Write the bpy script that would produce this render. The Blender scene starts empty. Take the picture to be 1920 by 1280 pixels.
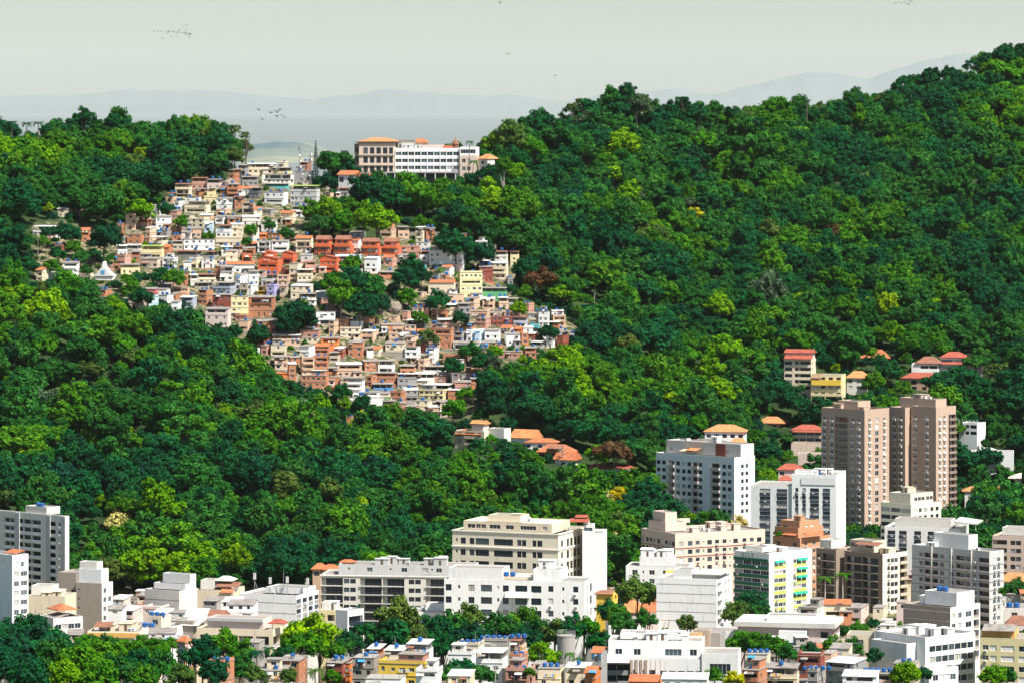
import bpy, bmesh, math, random
from mathutils import Vector, noise

# ---------------------------------------------------------------- camera, sky, sun, exposure
SC = bpy.context.scene
COL = SC.collection
F, HZ, CZ = 8000.0, 200.0, 190.0          # focal length in photo pixels, horizon row, camera height (m)
cam = bpy.data.objects.new('camera', bpy.data.cameras.new('camera'))
COL.objects.link(cam)
cam.location = (0, 0, CZ)
cam.rotation_euler = (math.radians(90), 0, 0)
cam.data.sensor_width = 36.0
cam.data.lens = 36.0 * F / 1920.0
cam.data.shift_y = -(640.0 - HZ) / 1920.0
cam.data.clip_start = 1.0
cam.data.clip_end = 300000.0
SC.camera = cam

SUN_TO = Vector((0.77, -0.64, 0.0)).normalized() * math.cos(math.radians(54)) + Vector((0, 0, math.sin(math.radians(54))))
W = bpy.data.worlds.new('World'); SC.world = W; W.use_nodes = True
nt = W.node_tree
for n in list(nt.nodes): nt.nodes.remove(n)
sky = nt.nodes.new('ShaderNodeTexSky'); sky.sky_type = 'NISHITA'; sky.sun_disc = False
sky.sun_elevation = math.radians(54)
sky.sun_rotation = math.atan2(SUN_TO.x, SUN_TO.y)
sky.air_density = 1.0; sky.dust_density = 1.0; sky.ozone_density = 1.0; sky.altitude = 100
bg = nt.nodes.new('ShaderNodeBackground'); bg.inputs[1].default_value = 0.067
wo = nt.nodes.new('ShaderNodeOutputWorld')
nt.links.new(sky.outputs[0], bg.inputs[0]); nt.links.new(bg.outputs[0], wo.inputs[0])
sl = bpy.data.lights.new('sun', 'SUN'); sl.energy = 5.0; sl.angle = math.radians(0.53); sl.color = (1.0, 0.95, 0.87)
sun = bpy.data.objects.new('sun', sl); COL.objects.link(sun)
sun.rotation_euler = (-SUN_TO).to_track_quat('-Z', 'Y').to_euler()
sun.location = (300, -200, 900)
SC.view_settings.view_transform = 'Standard'; SC.view_settings.look = 'None'
SC.view_settings.exposure = 0.80; SC.view_settings.gamma = 1.0
SC.view_settings.use_curve_mapping = False
SC.render.engine = 'CYCLES'
SC.cycles.max_bounces = 6; SC.cycles.diffuse_bounces = 3; SC.cycles.glossy_bounces = 2
SC.cycles.transmission_bounces = 3; SC.cycles.volume_bounces = 1; SC.cycles.transparent_max_bounces = 4
SC.cycles.use_denoising = True
HAZE_DENSITY = 6.0e-6

# ---------------------------------------------------------------- helpers
R = random.Random(11)

def P(px, py, D):
    return Vector(((px - 960.0) * D / F, D, CZ - (py - HZ) * D / F))
def to_px(X, Y, Z):
    return 960.0 + F * X / Y, HZ - F * (Z - CZ) / Y

def link(name, data, parent=None, loc=(0, 0, 0), rz=0.0):
    o = bpy.data.objects.new(name, data)
    COL.objects.link(o)
    if parent is not None: o.parent = parent
    o.location = loc
    if rz: o.rotation_euler = (0, 0, rz)
    return o
def tag(o, label=None, cat=None, group=None, kind=None):
    if label: o['label'] = label
    if cat: o['category'] = cat
    if group: o['group'] = group
    if kind: o['kind'] = kind
    return o

class MB:
    """collects faces with material slots; build() makes ONE mesh"""
    def __init__(s): s.v = []; s.f = []; s.m = []
    def quad(s, a, b, c, d, m=0):
        i = len(s.v); s.v += [a, b, c, d]; s.f.append((i, i+1, i+2, i+3)); s.m.append(m)
    def tri(s, a, b, c, m=0):
        i = len(s.v); s.v += [a, b, c]; s.f.append((i, i+1, i+2)); s.m.append(m)
    def box(s, x0, x1, y0, y1, z0, z1, m=0, bottom=True):
        i = len(s.v)
        s.v += [(x0,y0,z0),(x1,y0,z0),(x1,y1,z0),(x0,y1,z0),(x0,y0,z1),(x1,y0,z1),(x1,y1,z1),(x0,y1,z1)]
        fs = [(0,1,5,4),(1,2,6,5),(2,3,7,6),(3,0,4,7),(4,5,6,7)]
        if bottom: fs.append((3,2,1,0))
        for f in fs: s.f.append(tuple(i+k for k in f)); s.m.append(m)
    def hexa(s, p, m=0):
        i = len(s.v); s.v += list(p)
        for f in [(0,1,5,4),(1,2,6,5),(2,3,7,6),(3,0,4,7),(4,5,6,7),(3,2,1,0)]:
            s.f.append(tuple(i+k for k in f)); s.m.append(m)
    def tube(s, pts, rad, n=6, m=0, cap=True):
        """pts list of (x,y,z), rad list"""
        base = len(s.v); k = len(pts)
        for j, (p, r) in enumerate(zip(pts, rad)):
            a = Vector(pts[max(0, j-1)]); b = Vector(pts[min(k-1, j+1)])
            t = (b - a).normalized() if (b - a).length > 1e-6 else Vector((0, 0, 1))
            ref = Vector((1, 0, 0)) if abs(t.x) < .9 else Vector((0, 1, 0))
            u = t.cross(ref).normalized(); w = t.cross(u)
            for q in range(n):
                an = 2*math.pi*q/n
                s.v.append(tuple(Vector(p) + (u*math.cos(an) + w*math.sin(an))*r))
        for j in range(k-1):
            for q in range(n):
                s.f.append((base+j*n+q, base+j*n+(q+1) % n, base+(j+1)*n+(q+1) % n, base+(j+1)*n+q)); s.m.append(m)
        if cap:
            s.f.append(tuple(base+(k-1)*n+q for q in range(n))); s.m.append(m)
    def mesh(s, name, mats):
        me = bpy.data.meshes.new(name)
        me.from_pydata([tuple(v) for v in s.v], [], s.f)
        for m in mats: me.materials.append(M[m] if isinstance(m, str) else m)
        if len(mats) > 1: me.polygons.foreach_set('material_index', s.m)
        me.update()
        return me
    def build(s, name, mats, parent=None, loc=(0, 0, 0), rz=0.0):
        return link(name, s.mesh(name, mats), parent, loc, rz)

# ---------------------------------------------------------------- materials
M = {}
def new_mat(name):
    m = bpy.data.materials.new(name); m.use_nodes = True
    t = m.node_tree
    for n in list(t.nodes): t.nodes.remove(n)
    out = t.nodes.new('ShaderNodeOutputMaterial')
    M[name] = m
    return t, out
def N(t, typ, **kw):
    n = t.nodes.new(typ)
    for k, v in kw.items(): setattr(n, k, v)
    return n

def paint(name, rgb, rough=0.85, grime=0.35, scale=0.35, bump=0.0, dirt=(0.10, 0.085, 0.065)):
    """weathered painted / rendered masonry: vertical streaks and blotches of dirt"""
    t, out = new_mat(name)
    tc = N(t, 'ShaderNodeTexCoord')
    mp = N(t, 'ShaderNodeMapping'); mp.inputs['Scale'].default_value = (1, 1, 0.22)
    n1 = N(t, 'ShaderNodeTexNoise'); n1.inputs['Scale'].default_value = scale*2.2; n1.inputs['Detail'].default_value = 5
    n2 = N(t, 'ShaderNodeTexNoise'); n2.inputs['Scale'].default_value = scale*.5; n2.inputs['Detail'].default_value = 3
    r1 = N(t, 'ShaderNodeMapRange'); r1.inputs[1].default_value = .48; r1.inputs[2].default_value = .78
    r2 = N(t, 'ShaderNodeMapRange'); r2.inputs[1].default_value = .40; r2.inputs[2].default_value = .75
    mul = N(t, 'ShaderNodeMath', operation='MULTIPLY')
    mul2 = N(t, 'ShaderNodeMath', operation='MULTIPLY'); mul2.inputs[1].default_value = grime*1.6
    oi = N(t, 'ShaderNodeObjectInfo')
    hv = N(t, 'ShaderNodeHueSaturation')
    rv = N(t, 'ShaderNodeMapRange'); rv.inputs[3].default_value = .88; rv.inputs[4].default_value = 1.10
    mix = N(t, 'ShaderNodeMix', data_type='RGBA')
    bs = N(t, 'ShaderNodeBsdfPrincipled'); bs.inputs['Roughness'].default_value = rough
    bs.inputs['Specular IOR Level'].default_value = .25
    L = t.links.new
    L(tc.outputs['Object'], mp.inputs[0]); L(mp.outputs[0], n1.inputs[0]); L(tc.outputs['Object'], n2.inputs[0])
    L(n1.outputs[0], r1.inputs[0]); L(n2.outputs[0], r2.inputs[0])
    L(r1.outputs[0], mul.inputs[0]); L(r2.outputs[0], mul.inputs[1]); L(mul.outputs[0], mul2.inputs[0])
    L(oi.outputs['Random'], rv.inputs[0]); L(rv.outputs[0], hv.inputs['Value'])
    hv.inputs['Color'].default_value = (*rgb, 1)
    L(hv.outputs[0], mix.inputs[6]); mix.inputs[7].default_value = (*[0.45*c + d*.55 for c, d in zip(rgb, dirt)], 1)
    L(mul2.outputs[0], mix.inputs[0]); L(mix.outputs[2], bs.inputs['Base Color'])
    L(bs.outputs[0], out.inputs[0])
    return M[name]

def ribbed(name, rgb, rgb2, rough=.6, freq=5.0, noise_s=.5, metal=0.0):
    """corrugated sheet or rows of clay tiles: real bump ribs + patchy weathering"""
    t, out = new_mat(name)
    tc = N(t, 'ShaderNodeTexCoord'); L = t.links.new
    wv = N(t, 'ShaderNodeTexWave'); wv.inputs['Scale'].default_value = freq; wv.bands_direction = 'X'
    n1 = N(t, 'ShaderNodeTexNoise'); n1.inputs['Scale'].default_value = noise_s; n1.inputs['Detail'].default_value = 6
    r1 = N(t, 'ShaderNodeMapRange'); r1.inputs[1].default_value = .35; r1.inputs[2].default_value = .7
    mix = N(t, 'ShaderNodeMix', data_type='RGBA')
    mix.inputs[6].default_value = (*rgb, 1); mix.inputs[7].default_value = (*rgb2, 1)
    bp = N(t, 'ShaderNodeBump'); bp.inputs['Strength'].default_value = .35; bp.inputs['Distance'].default_value = .05
    bs = N(t, 'ShaderNodeBsdfPrincipled'); bs.inputs['Roughness'].default_value = rough; bs.inputs['Metallic'].default_value = metal
    bs.inputs['Specular IOR Level'].default_value = .3
    L(tc.outputs['Object'], wv.inputs[0]); L(tc.outputs['Object'], n1.inputs[0]); L(n1.outputs[0], r1.inputs[0])
    L(r1.outputs[0], mix.inputs[0]); L(mix.outputs[2], bs.inputs['Base Color'])
    L(wv.outputs[1], bp.inputs['Height']); L(bp.outputs[0], bs.inputs['Normal']); L(bs.outputs[0], out.inputs[0])

def plain(name, rgb, rough=.5, spec=.5, metal=0.0):
    t, out = new_mat(name)
    bs = N(t, 'ShaderNodeBsdfPrincipled')
    n1 = N(t, 'ShaderNodeTexNoise'); n1.inputs['Scale'].default_value = 1.5
    tc = N(t, 'ShaderNodeTexCoord')
    hv = N(t, 'ShaderNodeHueSaturation'); hv.inputs['Color'].default_value = (*rgb, 1)
    rv = N(t, 'ShaderNodeMapRange'); rv.inputs[3].default_value = .75; rv.inputs[4].default_value = 1.25
    t.links.new(tc.outputs['Object'], n1.inputs[0]); t.links.new(n1.outputs[0], rv.inputs[0])
    t.links.new(rv.outputs[0], hv.inputs['Value']); t.links.new(hv.outputs[0], bs.inputs['Base Color'])
    bs.inputs['Roughness'].default_value = rough; bs.inputs['Specular IOR Level'].default_value = spec; bs.inputs['Metallic'].default_value = metal
    t.links.new(bs.outputs[0], out.inputs[0])

PAINTS = {
 'white': (.80,.80,.77), 'offwhite': (.72,.69,.62), 'cream': (.72,.62,.45), 'beige': (.52,.44,.34), 'grey': (.30,.29,.28),
 'lightgrey': (.50,.50,.48), 'darkgrey': (.12,.125,.14), 'navy': (.04,.05,.075), 'paleyellow': (.74,.64,.36), 'yellow': (.78,.52,.07), 'peach': (.62,.42,.29),
 'brick': (.47,.20,.105), 'brickpink': (.50,.26,.19), 'darkred': (.27,.075,.05), 'orange': (.66,.20,.05), 'orangepaint': (.66,.15,.06),
 'teal': (.10,.42,.42), 'paleblue': (.52,.66,.76), 'lilac': (.42,.40,.66), 'green': (.12,.42,.20), 'pinkwhite': (.70,.56,.50),
 'bluegrey': (.36,.40,.46), 'redpink': (.55,.16,.15), 'towerpink': (.51,.37,.28), 'pinkbeige': (.70,.55,.45), 'orangeblock': (.55,.29,.16),
 'creamwall': (.80,.73,.57), 'greenpanel': (.025,.16,.085), 'lime': (.52,.56,.12), 'brownstone': (.27,.21,.165), 'taupe': (.42,.35,.28),
 'ochre': (.72,.40,.12), 'oldplaster': (.66,.53,.42), 'blue': (.10,.28,.55), 'violet': (.25,.16,.50), 'stone': (.28,.25,.21), 'concrete': (.33,.31,.28),
}
for k, c in PAINTS.items():
    g = .55 if k in ('grey', 'beige', 'stone', 'concrete', 'oldplaster', 'brick', 'brickpink', 'darkred') else .6
    paint(k, c, grime=g)
paint('roofgrey', (.27,.25,.225), grime=.8, scale=.25)
paint('roofwhite', (.62,.60,.55), grime=.6, scale=.25)
ribbed('tile', (.50,.17,.07), (.34,.11,.05), rough=.8, freq=3.5)
ribbed('tilelight', (.60,.26,.10), (.42,.17,.07), rough=.8, freq=3.5)
ribbed('tilered', (.40,.10,.06), (.27,.07,.045), rough=.75, freq=3.5)
ribbed('tileold', (.30,.13,.08), (.20,.10,.07), rough=.9, freq=3.5)
ribbed('tilegrey', (.20,.16,.14), (.12,.10,.09), rough=.9, freq=3.5)
ribbed('sheet', (.34,.31,.28), (.17,.145,.125), rough=.75, freq=4)
ribbed('sheetwhite', (.78,.78,.76), (.60,.58,.54), rough=.45, freq=4)
ribbed('sheetgreen', (.34,.48,.10), (.24,.36,.08), rough=.6, freq=4)
plain('glass', (.018,.030,.045), rough=.12, spec=.6)
plain('glassmid', (.07,.10,.12), rough=.2, spec=.6)
plain('curtain', (.42,.41,.38), rough=.7, spec=.3)
plain('shutter', (.72,.71,.68), rough=.6, spec=.3)
plain('frame', (.70,.69,.66), rough=.5)
plain('framedark', (.06,.05,.045), rough=.5)
plain('void', (.03,.028,.03), rough=.9, spec=.1)
plain('metal', (.35,.35,.36), rough=.45, metal=.6)
plain('tankblue', (.018,.11,.33), rough=.45)
plain('tankdark', (.04,.07,.12), rough=.5)
plain('awninggreen', (.02,.36,.23), rough=.7, spec=.2)
plain('awningblue', (.05,.30,.60), rough=.7, spec=.2)
plain('door', (.12,.07,.04), rough=.6)
plain('bark', (.14,.11,.085), rough=.95, spec=.1)
plain('barkpale', (.38,.35,.30), rough=.95, spec=.1)
plain('bird', (.02,.02,.022), rough=.8, spec=.2)
plain('rock', (.24,.20,.16), rough=.95, spec=.1)
plain('rust', (.22,.09,.04), rough=.9)

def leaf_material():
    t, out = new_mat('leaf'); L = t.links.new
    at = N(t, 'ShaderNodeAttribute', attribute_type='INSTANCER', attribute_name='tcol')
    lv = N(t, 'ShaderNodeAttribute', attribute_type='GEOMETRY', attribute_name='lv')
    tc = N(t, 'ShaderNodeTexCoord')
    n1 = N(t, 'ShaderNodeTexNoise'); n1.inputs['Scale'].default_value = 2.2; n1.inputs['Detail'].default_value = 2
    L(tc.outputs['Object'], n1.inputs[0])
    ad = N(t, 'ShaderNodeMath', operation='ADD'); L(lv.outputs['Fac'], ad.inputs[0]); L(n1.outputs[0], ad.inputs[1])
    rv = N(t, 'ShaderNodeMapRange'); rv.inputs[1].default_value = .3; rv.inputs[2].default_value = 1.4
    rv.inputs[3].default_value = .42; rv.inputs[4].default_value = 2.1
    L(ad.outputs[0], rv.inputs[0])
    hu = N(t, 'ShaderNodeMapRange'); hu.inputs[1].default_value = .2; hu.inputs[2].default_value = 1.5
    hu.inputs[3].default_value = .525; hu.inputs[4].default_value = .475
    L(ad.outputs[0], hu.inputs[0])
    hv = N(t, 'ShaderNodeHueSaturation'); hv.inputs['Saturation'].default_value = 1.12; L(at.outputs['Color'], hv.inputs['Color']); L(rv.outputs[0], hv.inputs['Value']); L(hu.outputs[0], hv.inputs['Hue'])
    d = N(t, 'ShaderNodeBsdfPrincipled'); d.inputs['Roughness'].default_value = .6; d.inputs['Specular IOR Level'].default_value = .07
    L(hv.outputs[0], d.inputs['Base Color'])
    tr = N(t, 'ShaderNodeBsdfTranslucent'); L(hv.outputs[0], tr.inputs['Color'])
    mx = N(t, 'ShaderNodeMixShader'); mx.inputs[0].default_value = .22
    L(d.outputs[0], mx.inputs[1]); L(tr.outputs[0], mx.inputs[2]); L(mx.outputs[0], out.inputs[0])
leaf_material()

def ground_material():
    t, out = new_mat('hillground'); L = t.links.new
    at = N(t, 'ShaderNodeAttribute', attribute_type='GEOMETRY', attribute_name='urban')
    tc = N(t, 'ShaderNodeTexCoord')
    n1 = N(t, 'ShaderNodeTexNoise'); n1.inputs['Scale'].default_value = .09; n1.inputs['Detail'].default_value = 8
    n2 = N(t, 'ShaderNodeTexNoise'); n2.inputs['Scale'].default_value = .4; n2.inputs['Detail'].default_value = 6
    L(tc.outputs['Object'], n1.inputs[0]); L(tc.outputs['Object'], n2.inputs[0])
    c1 = N(t, 'ShaderNodeValToRGB'); e = c1.color_ramp.elements
    e[0].position = .35; e[0].color = (.012,.03,.012,1); e[1].position = .7; e[1].color = (.04,.07,.02,1)
    c2 = N(t, 'ShaderNodeValToRGB'); e = c2.color_ramp.elements
    e[0].position = .40; e[0].color = (.04,.07,.02,1); e[1].position = .64; e[1].color = (.36,.28,.18,1)
    e = c2.color_ramp.elements.new(.54); e.color = (.17,.14,.09,1)
    L(n1.outputs[0], c1.inputs[0]); L(n2.outputs[0], c2.inputs[0])
    mx = N(t, 'ShaderNodeMix', data_type='RGBA'); L(at.outputs['Fac'], mx.inputs[0]); L(c1.outputs[0], mx.inputs[6]); L(c2.outputs[0], mx.inputs[7])
    bs = N(t, 'ShaderNodeBsdfPrincipled'); bs.inputs['Roughness'].default_value = .95; bs.inputs['Specular IOR Level'].default_value = .1
    L(mx.outputs[2], bs.inputs['Base Color']); L(bs.outputs[0], out.inputs[0])
ground_material()
def simple_noise(name, a, b, scale):
    t, out = new_mat(name); L = t.links.new
    tc = N(t, 'ShaderNodeTexCoord'); n1 = N(t, 'ShaderNodeTexNoise'); n1.inputs['Scale'].default_value = scale; n1.inputs['Detail'].default_value = 8
    c1 = N(t, 'ShaderNodeValToRGB'); e = c1.color_ramp.elements
    e[0].position = .35; e[0].color = (*a, 1); e[1].position = .65; e[1].color = (*b, 1)
    bs = N(t, 'ShaderNodeBsdfPrincipled'); bs.inputs['Roughness'].default_value = .95; bs.inputs['Specular IOR Level'].default_value = .1
    L(tc.outputs['Object'], n1.inputs[0]); L(n1.outputs[0], c1.inputs[0]); L(c1.outputs[0], bs.inputs['Base Color']); L(bs.outputs[0], out.inputs[0])
simple_noise('plainground', (.150,.185,.182), (.175,.205,.197), .00005)  # pale built-up plain, with a bluish haze tint put into its colour
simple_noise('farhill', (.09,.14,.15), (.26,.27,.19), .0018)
simple_noise('farrange', (.105,.14,.145), (.135,.165,.16), .00006)  # paled and blued: some of the distance haze sits in this colour

# ---------------------------------------------------------------- terrain as height field z(column, distance)
def zof(py, D): return CZ - (py - HZ) * D / F
CTRL = [
 (-300, [(1700,1080),(1830,800),(1960,545),(2010,545),(2150,420),(2330,285)]),
 (0,    [(1700,1080),(1960,560),(2010,556),(2120,440),(2330,283)]),
 (200,  [(1690,1090),(1960,600),(2000,588),(2100,480),(2200,400),(2340,280)]),
 (400,  [(1680,1095),(1940,690),(1975,672),(2110,480),(2210,385),(2330,292)]),
 (480,  [(1680,1090),(1930,722),(1960,695),(2110,500),(2230,350),(2285,328)]),
 (600,  [(1690,1085),(1920,765),(1950,738),(2100,500),(2200,402),(2265,347)]),
 (700,  [(1700,1075),(1920,792),(1945,772),(2100,502),(2200,402),(2270,340),(2300,338)]),
 (850,  [(1730,1060),(1920,812),(1960,765),(2110,525),(2210,402),(2280,340),(2310,338)]),
 (950,  [(1760,1050),(1930,800),(2100,560),(2230,402),(2330,308)]),
 (1050, [(1780,1040),(1940,800),(2125,560),(2265,400),(2390,270)]),
 (1150, [(1800,1030),(1950,800),(2150,560),(2300,400),(2450,243)]),
 (1300, [(1850,1010),(1980,800),(2200,560),(2350,400),(2480,244)]),
 (1500, [(1920,985),(2000,830),(2090,690),(2230,540),(2380,400),(2530,247)]),
 (1620, [(1930,985),(2005,830),(2085,700),(2230,540),(2400,390),(2570,226)]),
 (1700, [(1940,985),(2010,830),(2080,712),(2230,540),(2420,380),(2600,205)]),
 (1800, [(1940,990),(2020,830),(2085,706),(2250,530),(2440,350),(2630,186)]),
 (1870, [(1940,990),(2020,830),(2090,700),(2260,520),(2455,335),(2660,145)]),
 (1960, [(1940,990),(2020,830),(2090,700),(2270,510),(2470,320),(2680,130)]),
 (2300, [(1940,990),(2020,830),(2090,700),(2270,500),(2470,300),(2700,100)]),
]
PROF = []
for x, l in CTRL:
    pr = [(600,60.),(950,46.),(1120,36.),(1170,31.),(1230,14.),(1300,4.),(1450,3.)]
    pr += [(D, zof(py, D)) for D, py in l]
    Dl, zl = pr[-1]
    pr += [(Dl+60, zl-6), (Dl+200, zl-50), (Dl+520, 0.), (4200, -2.)]
    PROF.append((x, pr))
def _interp(pr, D):
    if D <= pr[0][0]: return pr[0][1]
    for (a, za), (b, zb) in zip(pr, pr[1:]):
        if D <= b: return za + (zb - za) * (D - a) / (b - a)
    return pr[-1][1]
def ground_z(px, D):
    if px <= PROF[0][0]: z = _interp(PROF[0][1], D)
    elif px >= PROF[-1][0]: z = _interp(PROF[-1][1], D)
    else:
        for (xa, pa), (xb, pb) in zip(PROF, PROF[1:]):
            if px <= xb:
                t = (px - xa) / (xb - xa); t = t*t*(3 - 2*t)
                z = _interp(pa, D)*(1 - t) + _interp(pb, D)*t
                break
    X = (px - 960)*D/F
    if z > 8 and D > 1500:
        k = min(1., (z - 8)/40.)
        z += k * (noise.noise((X/70., D/70., .3))*4.0 + noise.noise((X/26., D/26., 1.3))*1.4)
    return z
def hit(px, py, d0=1500., d1=2900.):
    """distance at which the line of sight through a photo pixel meets the ground"""
    D = d0; prev = None
    while D < d1:
        g = zof(py, D) - ground_z(px, D)
        if g <= 0:
            if prev is None: return D
            a, b = D - 6., D
            for _ in range(8):
                m = (a + b)/2
                if zof(py, m) - ground_z(px, m) <= 0: b = m
                else: a = m
            return b
        prev = g; D += 6.
    return None

def ridge_D(px):
    """distance of the skyline ridge in a picture column"""
    best = (1e9, 2300.)
    for D in range(2000, 2760, 10):
        py = HZ + (CZ - ground_z(px, D))*F/D
        if py < best[0]: best = (py, float(D))
    return best[1]

def inpoly(x, y, poly):
    c = False; n = len(poly); j = n - 1
    for i in range(n):
        xi, yi = poly[i]; xj, yj = poly[j]
        if (yi > y) != (yj > y) and x < (xj - xi)*(y - yi)/(yj - yi) + xi: c = not c
        j = i
    return c
FAV = [(60,425),(120,415),(215,440),(330,365),(430,335),(450,318),(600,322),(640,375),(560,445),(690,450),(760,440),(880,470),(975,500),
       (960,575),(1080,612),(1070,660),(900,690),(890,775),(790,790),(660,765),(560,725),(470,668),(430,610),(330,575),(180,545),(60,535)]
HOLES = [[(545,440),(640,368),(670,440),(560,452)], [(590,520),(730,510),(735,600),(640,612),(600,560)],
         [(735,505),(800,500),(800,590),(740,600)], [(512,572),(600,572),(600,630),(520,630)],
         [(205,520),(290,515),(290,560),(190,545)], [(860,490),(880,480),(900,520),(870,520)]]
def in_fav(x, y): return inpoly(x, y, FAV) and not any(inpoly(x, y, h) for h in HOLES)

cols = [-520 + i*12 for i in range(248)]
rows = [620 + i*40 for i in range(13)] + [1120 + i*10 for i in range(170)] + [2820 + i*60 for i in range(24)]
vs, fs, urb = [], [], []
for D in rows:
    for px in cols:
        z = ground_z(px, D)
        vs.append(((px - 960)*D/F, D, z))
        py = HZ + (CZ - z)*F/D
        u = 0.0
        if 1900 < D < 2330 and inpoly(px, py, FAV): u = .8
        elif D < 1700 and z < 9: u = 1.0
        urb.append(u)
nc = len(cols)
for i in range(len(rows)-1):
    for j in range(nc-1):
        a = i*nc + j; fs.append((a, a+1, a+nc+1, a+nc))
me = bpy.data.meshes.new('hillside'); me.from_pydata(vs, [], fs)
at = me.attributes.new('urban', 'FLOAT', 'POINT'); at.data.foreach_set('value', urb)
me.materials.append(M['hillground']); me.polygons.foreach_set('use_smooth', [True]*len(fs)); me.update()
tag(link('hillside', me), kind='structure')

g = MB(); g.quad((-30000,-1500,-6),(30000,-1500,-6),(30000,180000,-6),(-30000,180000,-6))
tag(g.build('ground', ['plainground']), kind='structure')

def ridge(name, D, depth, pts, mat, amp, step=8, seed=0.):
    """far mountain ridge with real depth: skyline from the photo at distance D, slopes falling to both sides"""
    xs = list(range(-400, 2321, step)); vs, fs = [], []
    prof = [(-1., 0.), (-.75, .18), (-.5, .42), (-.25, .74), (-.1, .92), (0., 1.), (.3, .8), (1., 0.)]
    for f, h in prof:
        for x in xs:
            for (xa, ya), (xb, yb) in zip(pts, pts[1:]):
                if xa <= x <= xb: y = ya + (yb - ya)*(x - xa)/(xb - xa); break
            top = zof(y, D) + noise.noise((x*.02, seed, 0))*amp + noise.noise((x*.07, seed, 4))*amp*.4
            DD = D + f*depth
            z = -8 + (top + 8)*max(0., h + (noise.noise((x*.03, f*3, seed))*.12 if -1 < f < 0 else 0))
            vs.append(((x - 960)*DD/F, DD, z))
    n = len(xs)
    for i in range(len(prof)-1):
        for j in range(n-1):
            a = i*n + j; fs.append((a, a+1, a+n+1, a+n))
    me = bpy.data.meshes.new(name); me.from_pydata(vs, [], fs); me.materials.append(M[mat]); me.polygons.foreach_set('use_smooth', [True]*len(fs)); me.update()
    return tag(link(name, me), kind='structure')
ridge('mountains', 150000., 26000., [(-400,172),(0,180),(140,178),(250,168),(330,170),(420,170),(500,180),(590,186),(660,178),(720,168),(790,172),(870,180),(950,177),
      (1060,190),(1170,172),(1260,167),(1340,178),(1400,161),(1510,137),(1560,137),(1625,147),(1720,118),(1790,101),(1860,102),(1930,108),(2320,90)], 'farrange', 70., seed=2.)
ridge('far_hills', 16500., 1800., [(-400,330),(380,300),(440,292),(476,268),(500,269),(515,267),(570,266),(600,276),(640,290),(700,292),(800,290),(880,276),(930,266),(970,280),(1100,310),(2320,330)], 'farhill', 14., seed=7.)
# ---------------------------------------------------------------- building kit
CLEAR = []      # (x0,x1,y0,y1,D) picture rectangles of things that trees in front must not bury
NAMED = []     # (x0,x1,y0,y1,label)
FOOT = []       # (X, Y, half width, half depth)
CACHE = {}
def cached(key, fn):
    if key not in CACHE: CACHE[key] = fn()
    return CACHE[key]
def q(v, s=.1): return max(s, round(v/s)*s)

def window_mesh(w, h, glass='glass', frame='frame', panes=2):
    def mk():
        b = MB(); f = .07
        b.quad((-w/2+f, .05, f), (w/2-f, .05, f), (w/2-f, .05, h-f), (-w/2+f, .05, h-f), 1)
        b.box(-w/2, w/2, 0, .07, 0, f, 0); b.box(-w/2, w/2, 0, .07, h-f, h, 0)
        b.box(-w/2, -w/2+f, .002, .068, f, h-f, 0); b.box(w/2-f, w/2, .002, .068, f, h-f, 0)
        for i in range(1, panes):
            x = -w/2 + w*i/panes; b.box(x-.035, x+.035, .004, .066, f, h-f, 0)
        if glass == 'half':
            pass
        return b.mesh('window', [frame, glass])
    return cached(('w', w, h, glass, frame, panes), mk)
def balcony_mesh(w, h, dep, style, mat):
    """slab, front parapet or rail, glazed doors at the back of the recess (front plane y=0)"""
    def mk():
        b = MB(); pr = .55
        if style != 'loggia':
            b.box(-w/2-.1, w/2+.1, -pr, 0.0, -.16, .02, 0)
        if style == 'solid':
            b.box(-w/2-.1, w/2+.1, -pr-.1, -pr, -.16, .95, 0)
            b.box(-w/2-.1, -w/2, -pr, 0, .02, .95, 0); b.box(w/2, w/2+.1, -pr, 0, .02, .95, 0)
        elif style == 'rail':
            b.box(-w/2-.1, w/2+.1, -pr, -pr+.05, .92, 1.0, 2)
            n = max(3, int(w/.5))
            for i in range(n+1):
                x = -w/2 + w*i/n; b.box(x-.02, x+.02, -pr, -pr+.04, .02, .92, 2)
        elif style == 'glassrail':
            b.box(-w/2-.1, w/2+.1, -pr, -pr+.04, .02, 1.0, 1)
        elif style == 'loggia':
            b.box(-w/2, w/2, .02, .12, 0, .95, 0)
        n = max(2, int(w/1.3)); yb = dep - .06
        for i in range(n):
            x0 = -w/2 + w*i/n; x1 = -w/2 + w*(i+1)/n
            b.box(x0+.05, x1-.05, yb, yb+.03, .05, h-.35, 3 if (i*7 + int(w*10)) % 5 == 1 else 1)
            b.box(x0-.03 if i else x0, x0+.05, yb-.03, yb+.05, 0, h-.3, 2)
        b.box(-w/2, w/2, yb+.03, yb+.05, 0, h, 0)
        return b.mesh('balcony', [mat, 'glass', 'framedark', 'curtain'])
    return cached(('b', w, h, dep, style, mat), mk)
def ac_mesh():
    def mk():
        b = MB(); b.box(-.42, .42, -.62, 0, 0, .55, 0); b.box(-.32, .32, -.66, -.622, .07, .48, 1)
        return b.mesh('air_conditioner', ['frame', 'metal'])
    return cached('ac', mk)
def panel_mesh(w, h, mat, t=.08):
    def mk():
        b = MB(); b.box(-w/2, w/2, -t, .02, 0, h, 0); b.box(-w/2, w/2, -t-.03, -t-.002, h-.06, h, 0)
        return b.mesh('spandrel', [mat])
    return cached(('p', w, h, mat), mk)
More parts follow.
